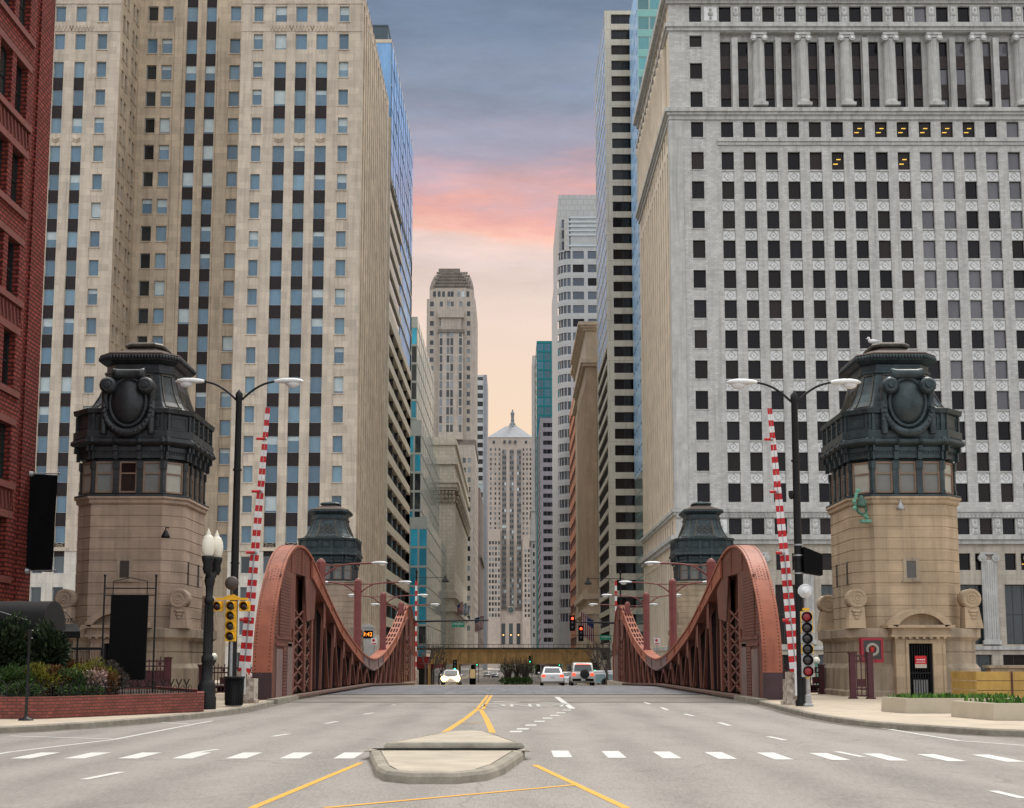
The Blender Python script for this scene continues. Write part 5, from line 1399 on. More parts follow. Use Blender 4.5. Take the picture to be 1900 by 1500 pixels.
    for j in range(9): 
        y = 54.35
    for k in range(5):
        for j in range(5): rivet((X0 + .12 + k * .12, 54.0 + (.9 - .25 * abs(k - 2)) * j / 5, interp(up[16:], 54.0 + (.9 - .25 * abs(k - 2)) * j / 5)), (0, -.7, .7))
    rr = random.Random(3)
    for (y0, y1, z0, z1, nx) in ((53.2, 54.0, 2.7, 4.2, 0), (54.2, 54.95, 2.7, 5.0, .065), (55.1, 56.8, 2.7, 5.1, 0), (55.15, 55.85, -.1, 2.1, .065), (53.5, 57.1, 2.22, 2.34, .065)):
        ny, nz_ = int((y1 - y0) / .11) + 1, int((z1 - z0) / .13) + 1
        for i in range(ny):
            for j in range(nz_):
                if (i + j) % 3 == 2 and nx == 0: continue
                rivet((xi - s * (.0) + s * (.05 if nx == 0 else .0), y0 + i * .11, z0 + j * .13), (-s, 0, 0))
    for y in (61.15, 61.45, 63.2, 63.6):
        for j in range(34): rivet((xi + s * .08, y, .4 + j * .13), (-s, 0, 0))
    rv.build('rivet', pm('rivet_head', (.07, .024, .018), .6, 0, .2, 3), root, kind='stuff')
    # ladder slots in the far half of the top flange
    ls = MB()
    for k in range(8):
        ls.mark(); y = 103.5 + k * 2.1; ym = 182 - y
        z0 = interp(up[40:], ym); z1 = interp(up[40:], ym - 1.2)
        for j in range(3):
            ls.bar((xi + s * (.12 + j * .22), y, z0 + .012), (xi + s * (.12 + j * .22), y + 1.15, z1 + .02), .1, .04)
    pieces(ls, 'ladder_slot', M_trbk, root)
    return root
build_truss(-1, 'left salmon painted steel truss of the bridge, arched at both ends')
build_truss(1, 'right salmon painted steel truss of the bridge, arched at both ends')
# ================================================================== lamps standing on the trusses
M_post = pm('maroon_post', (.2, .055, .05), .5, 0, .2, 2)
def cobra(b, tip, dirx, m=0, sc=1.0, dy=0):
    """flat street-light head: shell and glass bowl"""
    x, y, z = tip
    rows = []
    for t, w_, h in ((0, .05, .05), (.12, .1, .08), (.3, .15, .1), (.55, .17, .1), (.72, .13, .07), (.8, .03, .02)):
        rows.append([(x + dirx * t * sc, y + w_ * sc * math.cos(a), z + h * sc * (math.sin(a) if math.sin(a) > 0 else math.sin(a) * .5)) for a in [2 * PI * j / 10 for j in range(10)]])
    b.grid(rows, m, True, True); b.face(rows[0], m); b.face(rows[-1], m)
    b.ball((x + dirx * .5 * sc, y, z - .05 * sc), (.2 * sc, .13 * sc, .12 * sc), 10, m + 1)
places = ['nearest', 'second', 'third', 'farthest']
for s in (-1, 1):
    for i, y in enumerate((67.6, 84.0, 100.6, 117.0)):
        zb_ = interp(UP[8:], min(y, 182 - y)) - .05; x = -9.6 if s < 0 else 10.0
        root = thing('bridge_lamp', '%s maroon lamp post on the %s truss, two pale lamp heads' % (places[i], 'left' if s < 0 else 'right'), 'street lamp', (x, y, zb_), 'maroon lamp posts on the bridge trusses')
        p = MB(); zt = 6.62; p.box(x - .28, x + .28, y - .28, y + .28, zb_ - .1, zb_ + .1); p.lathe([(.24, 0), (.24, zt - zb_ - .05), (.15, zt - zb_ + .08), (.02, zt - zb_ + .14)], (x, y, zb_), 8, 0, False)
        p.build('post', M_post, root)
        for d in (-s, s):
            L = 2.6 if d == -s else 1.9
            a = MB(); z0 = zt - .35
            a.tube([(x, y, z0 - .55), (x + d * .55, y, z0 - .1), (x + d * .95, y, z0 + .12), (x + d * 1.5, y, z0 + .2), (x + d * L, y, z0 + .24)], .05, 6); a.tube([(x, y, z0 + .12), (x + d * 1.0, y, z0 + .13)], .035, 6)
            ao = a.build('arm', M_post, root)
            h = MB(); cobra(h, (x + d * (L - .05), y, z0 + .24), d); h.build('lamp_head', [M_lampw, M_globe], root)
# ================================================================== bridge houses
M_ts = pm('buff_ashlar', (.43, .33, .225), .85, 0, .16, .9, .2, 25, streak=.4, fine=.08, brick=(1.35, .4818, .006, (.26, .2, .14), .1))
M_tsp = pm('pinkish_ashlar', (.385, .29, .22), .85, 0, .16, .9, .2, 25, streak=.4, fine=.08, brick=(1.35, .4818, .006, (.23, .17, .13), .1))
M_tsb = pm('weathered_base_stone', (.37, .30, .225), .85, 0, .22, 1.0, .2, 25, streak=.7)
M_met = pm('dark_bronze_cladding', (.036, .041, .045), .42, .35, .45, 2.2, .2, 25, streak=.3)
M_metg = pm('green_bronze_cladding', (.040, .057, .063), .42, .35, .45, 2.2, .2, 25, streak=.3)
M_mtp = pm('worn_bronze_panel', (.085, .075, .06), .5, .3, .5, 4, .3, 20, streak=.6)
M_tile = pm('brown_roof_tile', (.065, .042, .033), .75, 0, .35, 6, .6, 18)
M_tan = pm('tan_window_frame', (.24, .16, .115), .6, 0, .15, 3)
M_curt = pm('drawn_blind', (.19, .195, .185), .8, 0, .12, 2)
M_curtw = pm('pale_blind', (.40, .385, .33), .7, 0, .12, 2)
M_wsm = glass('tower_pane', (.06, .055, .05), .2, .1)
M_bgl = glass('dusky_pane', (.14, .145, .14), .25, .1)
def rg(h, dy, c, z): return oct(0, 0, h, h + dy, c, z)
def bridge_house(cx, yf, rz, label, stone, metal, near, side):
    root = thing('bridge_house', label, 'bridge house', (cx, yf + 2.63, 0), 'stone bridge houses with bronze tops', rz, world=False)
    D = .30
    def put(b, n, mats): return b.build(n, mats, root, world=False)
    # base
    b = MB()
    b.loft([rg(2.98, D, .8, -.3), rg(2.98, D, .8, .35), rg(2.9, D, .8, .42), rg(2.88, D, .8, 1.32), rg(2.74, D, .8, 1.52), rg(2.74, D, .8, 1.98), rg(2.71, D, .8, 1.99), rg(2.71, D, .8, 2.02), rg(2.74, D, .8, 2.03), rg(2.74, D, .8, 2.45), rg(2.8, D, .8, 2.52), rg(2.92, D, .8, 2.62), rg(2.92, D, .8, 2.97), rg(2.5, D, .8, 3.02)], 0)
    for z in (.8, 2.0): b.loft([rg(2.9 if z > 1 else 3.1, D, .9, z), rg(2.9 if z > 1 else 3.1, D, .9, z)], 0, False, False) if False else None
    put(b, 'base', M_tsb)
    # rusticated shaft: courses with open joints
    b = MB(); rings = []; z = 3.0; n = 11; ch = (8.3 - 3.0) / n
    for k in range(n):
        z0 = 3.0 + k * ch; rings += [rg(2.32, D, .795, z0 + .02), rg(2.33, D, .8, z0 + .032), rg(2.33, D, .8, z0 + ch - .012), rg(2.305, D, .79, z0 + ch), rg(2.305, D, .79, z0 + ch + .012)]
    rings[0] = rg(2.33, D, .8, 2.98)
    b.loft(rings, 0); 
    b.loft([rg(2.34, D, .8, 8.31), rg(2.42, D, .83, 8.38), rg(2.42, D, .83, 8.5), rg(2.5, D, .86, 8.56), rg(2.5, D, .86, 8.64)], 0)
    put(b, 'shaft', stone)
    # upper cabin
    b = MB(); b.loft([rg(2.5, D, .86, 8.642), rg(2.5, D, .86, 8.72), rg(2.4, D, .82, 8.76), rg(2.1, D, .72, 8.78), rg(2.1, D, .72, 10.3), rg(2.38, D, .82, 10.32), rg(2.38, D, .82, 10.6), rg(2.44, D, .84, 10.62), rg(2.44, D, .84, 10.8)], 0)
    cabin = b
    # faces of the octagon: centre, heading, width, number of windows
    hx, hy, c = 2.33, 2.63, .8
    fw = 2 * (hx - c); sw = 2 * (hy - c); cw = c * math.sqrt(2)
    faces = [((-hx + c, -hy), 0, fw, 3), ((hx - c, -hy), PI / 4, cw, 1), ((hx, -hy + c), PI / 2, sw, 4), ((hx, hy - c), 3 * PI / 4, cw, 1), ((hx - c, hy), PI, fw, 3), ((-hx + c, hy), 5 * PI / 4, cw, 1), ((-hx, hy - c), 3 * PI / 2, sw, 4), ((-hx, -hy + c), 7 * PI / 4, cw, 1)]
    pil = MB(); brk = MB(); wm = {}
    for fi, (O, a, W_, nw) in enumerate(faces):
        M = Matrix.Translation((O[0], O[1], 0)) @ Matrix.Rotation(a, 4, 'Z')
        bw = W_ / nw
        for k in range(nw + 1):
            u = k * bw; w_ = .13; pil.mark(); brk.mark()
            e0, e1 = max(u - w_, 0.0), min(u + w_, W_)
            pil.box(e0, e1, .0, .28, 8.78, 10.2, 0, M); pil.box(e0 - .02, e1 + .02, -.05, .0, 9.85, 10.2, 0, M); pil.box(e0, e1, -.03, .0, 8.78, 8.95, 0, M)
            brk.box(max(u - .09, 0), min(u + .09, W_), -.3, -.05, 10.62, 10.84, 0, M); brk.box(max(u - .09, 0), min(u + .09, W_), -.18, -.05, 10.25, 10.62, 0, M)
        for j in range(int(W_ / .11)): cabin.box(j * .11 + .03, j * .11 + .075, -.10, -.045, 10.5, 10.62, 0, M)
        for k in range(nw):
            u0, u1 = k * bw + .13, (k + 1) * bw - .13
            lit = fi in (1, 7) ; 
            dark = near and side < 0 and fi == 0 and k == 1
            pane = 4 if lit else (2 if dark else 3)
            w = MB(); ww = u1 - u0; t = .07; h = 1.36
            w.box(0, t, 0, .12, 0, h); w.box(ww - t, ww, 0, .12, 0, h); w.box(t, ww - t, 0, .12, 0, t); w.box(t, ww - t, 0, .12, h - t, h); w.box(t, ww - t, .01, .1, h * .6, h * .6 + .06)
            w.face([(t, .07, t), (ww - t, .07, t), (ww - t, .07, h * .6), (t, .07, h * .6)], pane); w.face([(t, .05, h * .6 + .06), (ww - t, .05, h * .6 + .06), (ww - t, .05, h - t), (t, .05, h - t)], pane)
            o = bpy.data.objects.new('window', w.mesh('window', [M_tan, M_bgl, M_gbk2, M_curt, M_curtw])); col.objects.link(o); o.parent = root
            o.matrix_local = M @ Matrix.Translation((u0, .06, 8.82))
    put(cabin, 'cabin', metal); pieces(pil, 'pilaster', metal, root, False); pieces(brk, 'bracket', metal, root, False)
    # cornice, parapet tier
    b = MB(); b.loft([rg(2.46, D, .85, 10.82), rg(2.56, D, .88, 10.86), rg(2.68, D, .92, 10.93), rg(2.72, D, .94, 11.0), rg(2.7, D, .93, 11.1), rg(2.62, D, .9, 11.14), rg(2.6, D, .9, 11.2)], 0)
    for O, a, W_, nw in faces:
        M = Matrix.Translation((O[0], O[1], 0)) @ Matrix.Rotation(a, 4, 'Z')
        for k in range(nw + 1): 
            for q in (-.07, 0, .07): b.bar(tuple(M @ Vector((k * W_ / nw + q, -.42, 10.95))), tuple(M @ Vector((k * W_ / nw + q * .5, -.3, 11.2))), .05, .07)
    put(b, 'cornice', metal)
    b = MB(); b.loft([rg(2.62, D, .9, 11.2), rg(2.62, D, .9, 11.5), rg(2.5, D, .86, 11.56), rg(2.5, D, .86, 12.2), rg(2.62, D, .9, 12.26), rg(2.66, D, .92, 12.45), rg(2.2, D, .78, 12.56)], 0)
    for O, a, W_, nw in faces:
        M = Matrix.Translation((O[0], O[1], 0)) @ Matrix.Rotation(a, 4, 'Z') @ Matrix.Translation((0, -.17, 0))
        nn = max(nw, 2) if nw > 1 else 1
        for k in range(nn + 1): b.box(max(k * W_ / nn - .1, 0), min(k * W_ / nn + .1, W_), -.1, .02, 11.5, 12.22, 0, M)
        for k in range(nn): 
            u0, u1 = k * W_ / nn + .2, (k + 1) * W_ / nn - .2
            for z in (11.66, 12.08): b.box(u0, u1, -.05, .02, z, z + .05, 0, M)
            for u in (u0, u1 - .05): b.box(u, u + .05, -.05, .02, 11.71, 12.08, 0, M)
    put(b, 'parapet', metal)
    # concave bronze roof
    b = MB(); prof = [(12.5, 2.28, .78), (12.633, 2.1, .74), (12.889, 1.93, .68), (13.277, 1.74, .6), (13.721, 1.6, .55), (14.165, 1.5, .52), (14.254, 1.56, .54), (14.343, 1.56, .54), (14.387, 1.48, .51), (14.631, 1.48, .51)]
    b.loft([rg(h, D, c_, z) for z, h, c_ in prof], 0); put(b, 'roof', metal)
    # raised panels following the roof slope
    b = MB(); pc = [(z, h, c_) for z, h, c_ in prof[1:6]]
    for f in range(8):
        lines = []
        for z, h, c_ in pc:
            r_ = rg(h + .025, D, c_, z); p, q = Vector(r_[f]), Vector(r_[(f + 1) % 8]); lines.append((p, q))
        for (e0, e1) in ((.14, .2), (.80, .86)):
            b.grid([[p.lerp(q, e0), p.lerp(q, e1)] for p, q in lines[0:]], 0, False)
            b.grid([[p.lerp(q, e1), p.lerp(q, e1) * .97 + Vector((0, 0, .03 * p.z))] for p, q in lines], 0, False); b.grid([[p.lerp(q, e0) * .97 + Vector((0, 0, .03 * p.z)), p.lerp(q, e0)] for p, q in lines], 0, False)
        for li in (0, len(lines) - 1):
            p, q = lines[li]; b.bar(p.lerp(q, .14), p.lerp(q, .86), .05, .06, 0)
        if f in (0, 4, 2, 6):                   # crossed lattice on the broad faces
            (p0, q0), (p1, q1) = lines[1], lines[-2]
            if f in (0, 4):
                for k in range(-2, 6):
                    for sg in (1, -1):
                        t0, t1 = k / 5, k / 5 + .45
                        a0, a1 = max(t0, .22), min(t1, .78)
                        if a1 - a0 < .05: continue
                        f0, f1 = (a0 - t0) / .45, (a1 - t0) / .45
                        e = (lambda t: 1 - t) if sg < 0 else (lambda t: t)
                        A = p0.lerp(q0, e(a0)).lerp(p1.lerp(q1, e(a0)), f0); B_ = p0.lerp(q0, e(a1)).lerp(p1.lerp(q1, e(a1)), f1)
                        b.bar(A, B_, .03, .06, 0)
            else:
                for k in range(7): 
                    t = .2 + k * .1; b.bar(p0.lerp(q0, t), p1.lerp(q1, t), .04, .06, 0)
    put(b, 'roof_panel', M_mtp)
    b = MB(); b.loft([rg(1.44, D, .5, 14.609), rg(1.6, D, .55, 14.676), rg(1.75, D, .6, 14.787), rg(1.79, D, .62, 14.92), rg(1.75, D, .6, 15.053), rg(1.66, D, .57, 15.097)], 0)
    per = rg(1.77, D, .61, 14.92)
    for k in range(8):
        p, q = Vector(per[k]), Vector(per[(k + 1) % 8]); n = max(3, int((q - p).length / .13))
        for j in range(n): b.ball(tuple(p.lerp(q, (j + .5) / n)), (.085, .085, .12), 6)
    put(b, 'eave', metal)
    b = MB(); b.loft([rg(1.78, D, .61, 15.053), rg(1.74, D, .6, 15.12), rg(1.3, D * .8, .46, 15.27), rg(.78, D * .6, .3, 15.52)], 0); put(b, 'tile_roof', M_tile)
    b = MB(); b.loft([rg(.7, D * .6, .25, 15.46), rg(.7, D * .6, .25, 15.58), rg(.84, D * .6, .3, 15.62), rg(.87, D * .6, .31, 15.72), rg(.8, D * .6, .28, 15.80), rg(.55, D * .5, .2, 15.88)], 0, False)
    if not near: b.lathe([(.2, 15.84), (.26, 15.93), (.1, 16.0)], (0, 0, 0), 8); 
    put(b, 'roof_cap', M_mtp if near else metal)
    # cartouche
    b = MB(); y = -2.93
    b.slab([(-.85, 11.5), (.85, 11.5), (.95, 12.9), (.7, 13.6), (-.7, 13.6), (-.95, 12.9)], 'y', y + .06, -1.5)
    b.ball((0, y + .05, 12.72), (.75, .5, 1.0), 20)
    rim = [(.78 * math.cos(t), y - .06, 12.7 + 1.05 * math.sin(t)) for t in [2 * PI * k / 24 for k in range(25)]]; b.tube(rim, .1, 8, 0, True, False)
    for sx in (-1, 1):
        b.lathe([(.26, -.5), (.36, -.42), (.36, .1), (.3, .5)], (sx * .8, y, 13.38), 14, 0, True, 'y'); b.lathe([(.12, -.58), (.16, -.5)], (sx * .8, y, 13.38), 10, 0, True, 'y')
        b.tube([(sx * .95, y - .05, 13.3), (sx * 1.02, y - .02, 12.9), (sx * .9, y, 12.4)], [.2, .16, .1], 8)
        tas = [(sx * 1.05, y - .02, 12.75), (sx * 1.04, y - .06, 12.3), (sx * 1.02, y - .08, 11.7), (sx * 1.02, y - .08, 11.32)]; b.tube(tas, [.11, .13, .17, .14], 8)
        for k in range(7): b.ball((sx * 1.03 + .06 * (-1) ** k, y - .14, 11.4 + k * .17), (.09, .08, .1), 6)
    gar = [(1.0 * math.sin(t), y - .1 - .06 * math.cos(t), 12.45 - 1.1 * math.cos(t)) for t in [-PI * .52 + PI * 1.04 * k / 16 for k in range(17)]]
    b.tube(gar, [.1 + .09 * math.sin(PI * k / 16) for k in range(17)], 9)
    for k, g_ in enumerate(gar): b.ball((g_[0], g_[1] - .1, g_[2] - .03), (.11, .1, .1), 6)
    b.lathe([(.2, -.68), (.28, -.66), (.23, -.45), (.23, .45), (.28, .66), (.2, .68)], (0, y - .05, 13.92), 12, 0, True, 'x'); b.box(-.5, .5, y - .02, y + .6, 13.45, 13.85)
    put(b, 'cartouche', metal)
    # doorway with curved pediment, small window, slits, volutes
    d = MB(); yf_ = -3.52
    d.box(-1.05, -.5, yf_, -2.7, .0, 2.348); d.box(.5, 1.05, yf_, -2.7, .0, 2.348); d.box(-1.05, 1.05, yf_, -2.7, 2.35, 2.62); 
    for sx in (-1, 1): d.box(*sorted((sx * .5, sx * .62)), yf_ - .06, yf_, .0, 2.5); d.box(*sorted((sx * .93, sx * 1.04)), yf_ - .04, yf_ - .002, .0, 2.34)
    d.box(-.5, .5, yf_ - .06, yf_, 2.36, 2.5); d.box(-1.25, 1.25, yf_ - .2, -2.7, 2.621, 2.72); d.box(-1.2, 1.2, yf_ - .12, -2.6, 2.721, 3.0); d.box(-1.4, 1.4, yf_ - .3, -2.6, 3.0, 3.12)
    arcp = [(1.42 * math.sin(t), 2.55 + 1.25 * math.cos(t)) for t in [-1.09 + 2.18 * k / 14 for k in range(15)]]
    arci = [(p[0] * .8, 2.5 + (p[1] - 2.5) * .84) for p in arcp]
    for k in range(14):
        d.slab([arcp[k], arcp[k + 1], arci[k + 1], arci[k]], 'y', yf_ - .3, -2.4)
    d.slab([(-1.1, 3.12)] + arci[1:-1] + [(1.1, 3.12)], 'y', yf_ + .15, -2.4)
    for k in range(8): d.box(-1.1 + k * .29, -.98 + k * .29, yf_ - .19, yf_, 2.55, 2.62)
    put(d, 'door_surround', stone if near else M_tsb)
    dr = MB(); dr.box(-.5, .5, -3.36, -3.32, .0, 2.35, 0)
    for k in range(9): dr.box(-.44 + k * .105, -.415 + k * .105, -3.43, -3.40, .05, 2.3, 1)
    dr.box(-.5, -.44, -3.44, -3.37, 0, 2.35, 1); dr.box(.44, .5, -3.44, -3.37, 0, 2.35, 1); dr.box(-.44, .44, -3.435, -3.375, 1.1, 1.16, 1); dr.box(-.3, .32, -3.385, -3.365, .1, .85, 2)
    put(dr, 'door', [M_dark, M_iron, pm('grey_panel', (.25, .25, .26), .6, 0, .1)])
    w = MB(); w.box(-.34, -.2, -2.66, -2.5, 5.05, 6.0, 0); w.box(.2, .34, -2.66, -2.5, 5.05, 6.0, 0); w.box(-.2, .2, -2.66, -2.5, 5.05, 5.15, 0); w.box(-.2, .2, -2.66, -2.5, 5.88, 6.0, 0); w.box(-.4, .4, -2.71, -2.5, 4.98, 5.05, 0); w.face([(-.2, -2.637, 5.15), (.2, -2.637, 5.15), (.2, -2.637, 5.88), (-.2, -2.637, 5.88)], 1); put(w, 'small_window', [M_tsb, M_wsm])
    for sx in (-1, 1):
        for yy in (-1.0, .9):
            sl_ = MB(); sl_.box(*sorted((sx * 2.29, sx * 2.345)), yy - .12, yy + .12, 4.95, 5.95); put(sl_, 'slit_window', M_gbk)
    vo = MB()
    for sx in (-1, 1):
        for sy in (-1, 1):
            c0 = (sx * 2.42, sy * 2.62, 4.25)
            vo.mark(); vo.lathe([(.4, -.32), (.42, -.3), (.42, .3), (.4, .32)], c0, 16, 0, True, 'y')
            for r_, e in ((.36, .35), (.2, .38), (.1, .42)): vo.lathe([(r_, -e), (r_ - .07, -e - .02), (r_ - .07, e + .02), (r_, e)], c0, 14, 0, True, 'y')
            vo.loft([[(c0[0] + q * .38 + sx * .06, c0[1] + r_ * .38, 3.0) for q, r_ in ((-1, -1), (1, -1), (1, 1), (-1, 1))], [(c0[0] + q * .3, c0[1] + r_ * .3, 3.9) for q, r_ in ((-1, -1), (1, -1), (1, 1), (-1, 1))]], 0)
            for k in range(3): vo.ball((c0[0] + sx * .05, c0[1] + sy * .34, 3.72 - k * .14), (.25 - .06 * k, .06, .08), 6)
    pieces(vo, 'volute', stone, root, False)
    return root
# near houses
M_tsv = stone_r = M_ts
bh = bridge_house(-16.55, 57.5, 0, 'near left octagonal stone bridge house with dark bronze top and shield, behind the planted bed', M_tsp, M_met, True, -1)
bh = bridge_house(17.05, 57.5, 0, 'near right octagonal stone bridge house with green bronze top, barred door and life ring box', M_ts, M_metg, True, 1)
bridge_house(-16.4, 118.6, PI, 'far left bridge house past the left truss, lattice panel on its roof', M_tsp, M_metg, False, -1)
bridge_house(17.1, 118.6, PI, 'far right bridge house past the right truss, lattice panel on its roof', M_ts, M_metg, False, 1)
# ---- fittings on the near houses
b = MB(); c0 = (15.15, 54.0, 1.42)
lr = thing('life_ring_box', 'red cabinet with a round life ring window beside the bridge house door', 'life ring box', (15.0, 56.4, 1.5))
x0, x1, z0, z1, y = 14.5, 15.42, 1.56, 2.58, 56.35
b.box(x0, x1, y, y + .3, z0, z1, 0)
for q in ((x0, x1, z1 - .1, z1), (x0, x1, z0, z0 + .14), (x0, x0 + .1, z0 + .14, z1 - .1), (x1 - .1, x1, z0 + .14, z1 - .1)): b.box(q[0], q[1], y - .05, y - .001, q[2], q[3], 0)
b.build('cabinet', pm('worn_red', (.30, .02, .035), .5, 0, .25, 3), lr)
g_ = MB(); g_.box(x0 + .1, x1 - .1, y - .012, y - .004, z0 + .14, z1 - .1); g_.build('glazing', pm('dusty_pane', (.05, .05, .05), .3, 0, .3, 6), lr)
rn = MB(); cx_0, cz_0 = (x0 + x1) / 2, (z0 + z1) / 2 + .02
rn.tube([(cx_0 + .22 * math.cos(t), y - .05, cz_0 + .22 * math.sin(t)) for t in [2 * PI * k / 20 for k in range(21)]], .06, 8, 0, True, False); rn.build('life_ring', pm('grey_ring', (.33, .31, .27), .7, 0, .2, 8), lr)
rp = MB(); rp.ball((cx_0, y - .04, cz_0), (.1, .04, .12), 8); rp.bar((cx_0 - .06, y - .05, cz_0 + .1), (cx_0 - .1, y - .05, cz_0 + .22), .05, .04); rp.bar((cx_0 + .06, y - .05, cz_0 + .1), (cx_0 + .1, y - .05, cz_0 + .22), .05, .04); rp.build('rope_hook', M_red, lr)
b = MB(); dsn = thing('door_notice', 'small red and white notice on the barred bridge house door', 'sign', (17.05, 56.5, 1.4)); b.box(16.77, 17.25, 56.5, 56.52, 1.5, 1.84, 0); b.box(16.77, 17.25, 56.5, 56.52, 1.34, 1.497, 1); b.build('notice_plate', [M_red, pm('notice_white', (.5, .42, .36), .6, 0, .2, 20)], dsn)
b = MB(); 
for k in range(5): b.box(16.83 + k * .075, 16.885 + k * .075, 56.495, 56.499, 1.66, 1.7, 0)
b.box(16.83, 17.18, 56.495, 56.499, 1.57, 1.59, 0); b.build('notice_lettering', M_white, dsn)
bl = thing('signal_bell', 'green copper bell on a bracket at the corner of the right bridge house', 'bell', (14.95, 57.4, 7.4))
b = MB(); x, y = 14.75, 57.2
b.box(x + .2, x + .6, y, y + .45, 7.5, 7.62); b.bar((x + .45, y + .2, 7.6), (x + .35, y + .1, 8.5), .1, .08); b.tube([(x + .5, y + .2, 7.7), (x + .05, y, 7.95), (x - .12, y, 8.35), (x + .0, y, 8.75), (x + .15, y, 8.9)], [.07, .07, .06, .08, .05], 6); b.ball((x - .1, y, 8.1), .11, 8); b.ball((x - .12, y, 8.4), .1, 8); b.ball((x + .05, y, 8.85), .1, 8)
b.build('bracket', M_verd, bl)
b = MB(); b.lathe([(.05, .5), (.1, .46), (.15, .3), (.2, .12), (.26, 0), (.22, .02)], (x + .18, y - .02, 8.15), 14); b.tube([(x + .2 + .22 * math.cos(t), y - .05, 8.1 + .25 * math.sin(t)) for t in [PI + PI * k / 8 for k in range(9)]], .03, 6); b.build('bell', pm('dark_verdigris', (.06, .12, .09), .6, .2, .3, 6), bl)
for (x, z, lb, y) in ((-14.75, 6.95, 'black bell-shaped floodlight on the left bridge house', 57.15), (16.6, 8.15, 'grey floodlight high on the right bridge house', 57.2)):
    b = MB(); b.tube([(x, y + .5, z + .35), (x, y, z + .33), (x, y, z + .18)], .025, 6); b.lathe([(.06, .2), (.1, .12), (.17, -.02), (.19, -.12), (.12, -.13)], (x, y, z), 12); single(b, 'floodlight', [M_iron if x < 0 else M_steel], lb, 'floodlight')
# gull on the roof cap
b = MB(); c0 = (16.35, 59.8, 15.89); b.ball((c0[0], c0[1], c0[2] + .12), (.2, .1, .1), 10); b.ball((c0[0] - .17, c0[1], c0[2] + .27), (.07, .06, .065), 8); b.tube([(c0[0] - .12, c0[1], c0[2] + .15), (c0[0] - .16, c0[1], c0[2] + .25)], [.08, .055], 8)
for s in (-1, 1): b.bar((c0[0], c0[1] + s * .03, c0[2] - .08), (c0[0], c0[1] + s * .03, c0[2] + .06), .015, .015)
b.tube([(c0[0] + .15, c0[1], c0[2] + .13), (c0[0] + .34, c0[1], c0[2] + .14)], [.06, .015], 6); b.tube([(c0[0] - .22, c0[1], c0[2] + .26), (c0[0] - .3, c0[1], c0[2] + .24)], [.02, .005], 6)
single(b, 'gull', [M_white], 'white gull perched on the cap of the right bridge house roof', 'bird')
# ================================================================== street furniture on the near bank
def tall_lamp(x, y, zt, label, hd):
    root = thing('street_lamp', label, 'street lamp', (x, y, .15), 'tall black twin-arm street lamps')
    b = MB(); b.lathe([(.22, .15), (.22, .3), (.17, .38), (.16, .5), (.11, zt - .1), (.13, zt - .05), (.13, zt + .12), (.05, zt + .22), (.01, zt + .28)], (x, y, 0), 14)
    for z in (1.2, 5.0, 8.3): b.lathe([(.16, z), (.16, z + .06)], (x, y, 0), 12)
    b.build('pole', M_iron, root)
    for s in (-1, 1):
        a = MB(); pts = smooth_curve([(x + s * .1, y, zt - .1), (x + s * .45, y, zt + .22), (x + s * .9, y, zt + .48), (x + s * 1.45, y, zt + .6)], 4); a.tube(pts, .04, 8); a.build('arm', M_iron, root)
        h = MB(); cobra(h, (x + s * 1.25, y, zt + .56), s, 0, 1.3); h.build('lamp_head', [M_lampw, M_lampw], root)
    if hd:
        b = MB(); b.ball((x - .18, y, 7.15), (.1, .1, .14), 8); b.box(x - .26, x - .1, y - .1, y + .1, 7.2, 7.3); b.build('camera_pod', M_iron, root)
    return root
tall_lamp(-9.72, 47.2, 10.95, 'tall black twin-arm street lamp on the left pavement, in front of the left truss', False)
tl = tall_lamp(9.58, 45.0, 10.45, 'tall black twin-arm street lamp on the right pavement with a dark hooded box', True)
b = MB(); x, y = 9.58, 45
b.slab([(x + .14, 4.55), (x + .75, 4.45), (x + .75, 5.15), (x + .14, 5.4)], 'y', y - .25, y + .25); b.build('hooded_box', M_dark, tl)
b = MB()
for z in (4.5, 5.1, 5.45): b.lathe([(.17, z), (.17, z + .05)], (x, y, 0), 12)
b.build('strap', M_steel, tl)
# globe lamp, two heads
x, y = -9.42, 42.0
rt = thing('globe_lamp', 'ornate black lamp post with two cream acorn globes at the kerb left of the bridge', 'street lamp', (x, y, .15))
b = MB(); b.lathe([(.3, .15), (.3, .5), (.27, .55), (.28, .85), (.22, 1.0), (.17, 1.05), (.17, 1.55), (.19, 1.6), (.19, 1.75), (.145, 1.8), (.125, 3.4), (.15, 3.42), (.15, 3.55), (.11, 3.6), (.12, 3.9), (.17, 4.1), (.13, 4.3), (.11, 4.35)], (x, y, 0), 16)
for k in range(10):
    t = 2 * PI * k / 10; b.bar((x + .14 * math.cos(t), y + .14 * math.sin(t), 1.85), (x + .125 * math.cos(t), y + .125 * math.sin(t), 3.35), .03, .03)
b.build('post', M_iron, rt)
for dx, dy in ((-.03, -.2), (.11, .35)):
    h = MB(); h.tube([(x, y, 4.1), (x + dx * .6, y + dy * .6, 4.25), (x + dx, y + dy, 4.5)], [.08, .09, .09], 8); h.lathe([(.1, 4.3), (.16, 4.45), (.14, 4.6), (.19, 4.75), (.2, 4.84), (.17, 4.86)], (x + dx, y + dy, 0), 14); ho = h.build('bracket', M_iron, rt)
    g_ = MB(); g_.lathe([(.13, 4.86), (.18, 4.95), (.205, 5.1), (.21, 5.2), (.19, 5.34), (.15, 5.43), (.14, 5.47), (.1, 5.49), (.07, 5.54), (.08, 5.57), (.03, 5.65), (.01, 5.72)], (x + dx, y + dy, 0), 18); g_.build('globe', M_globe, rt)
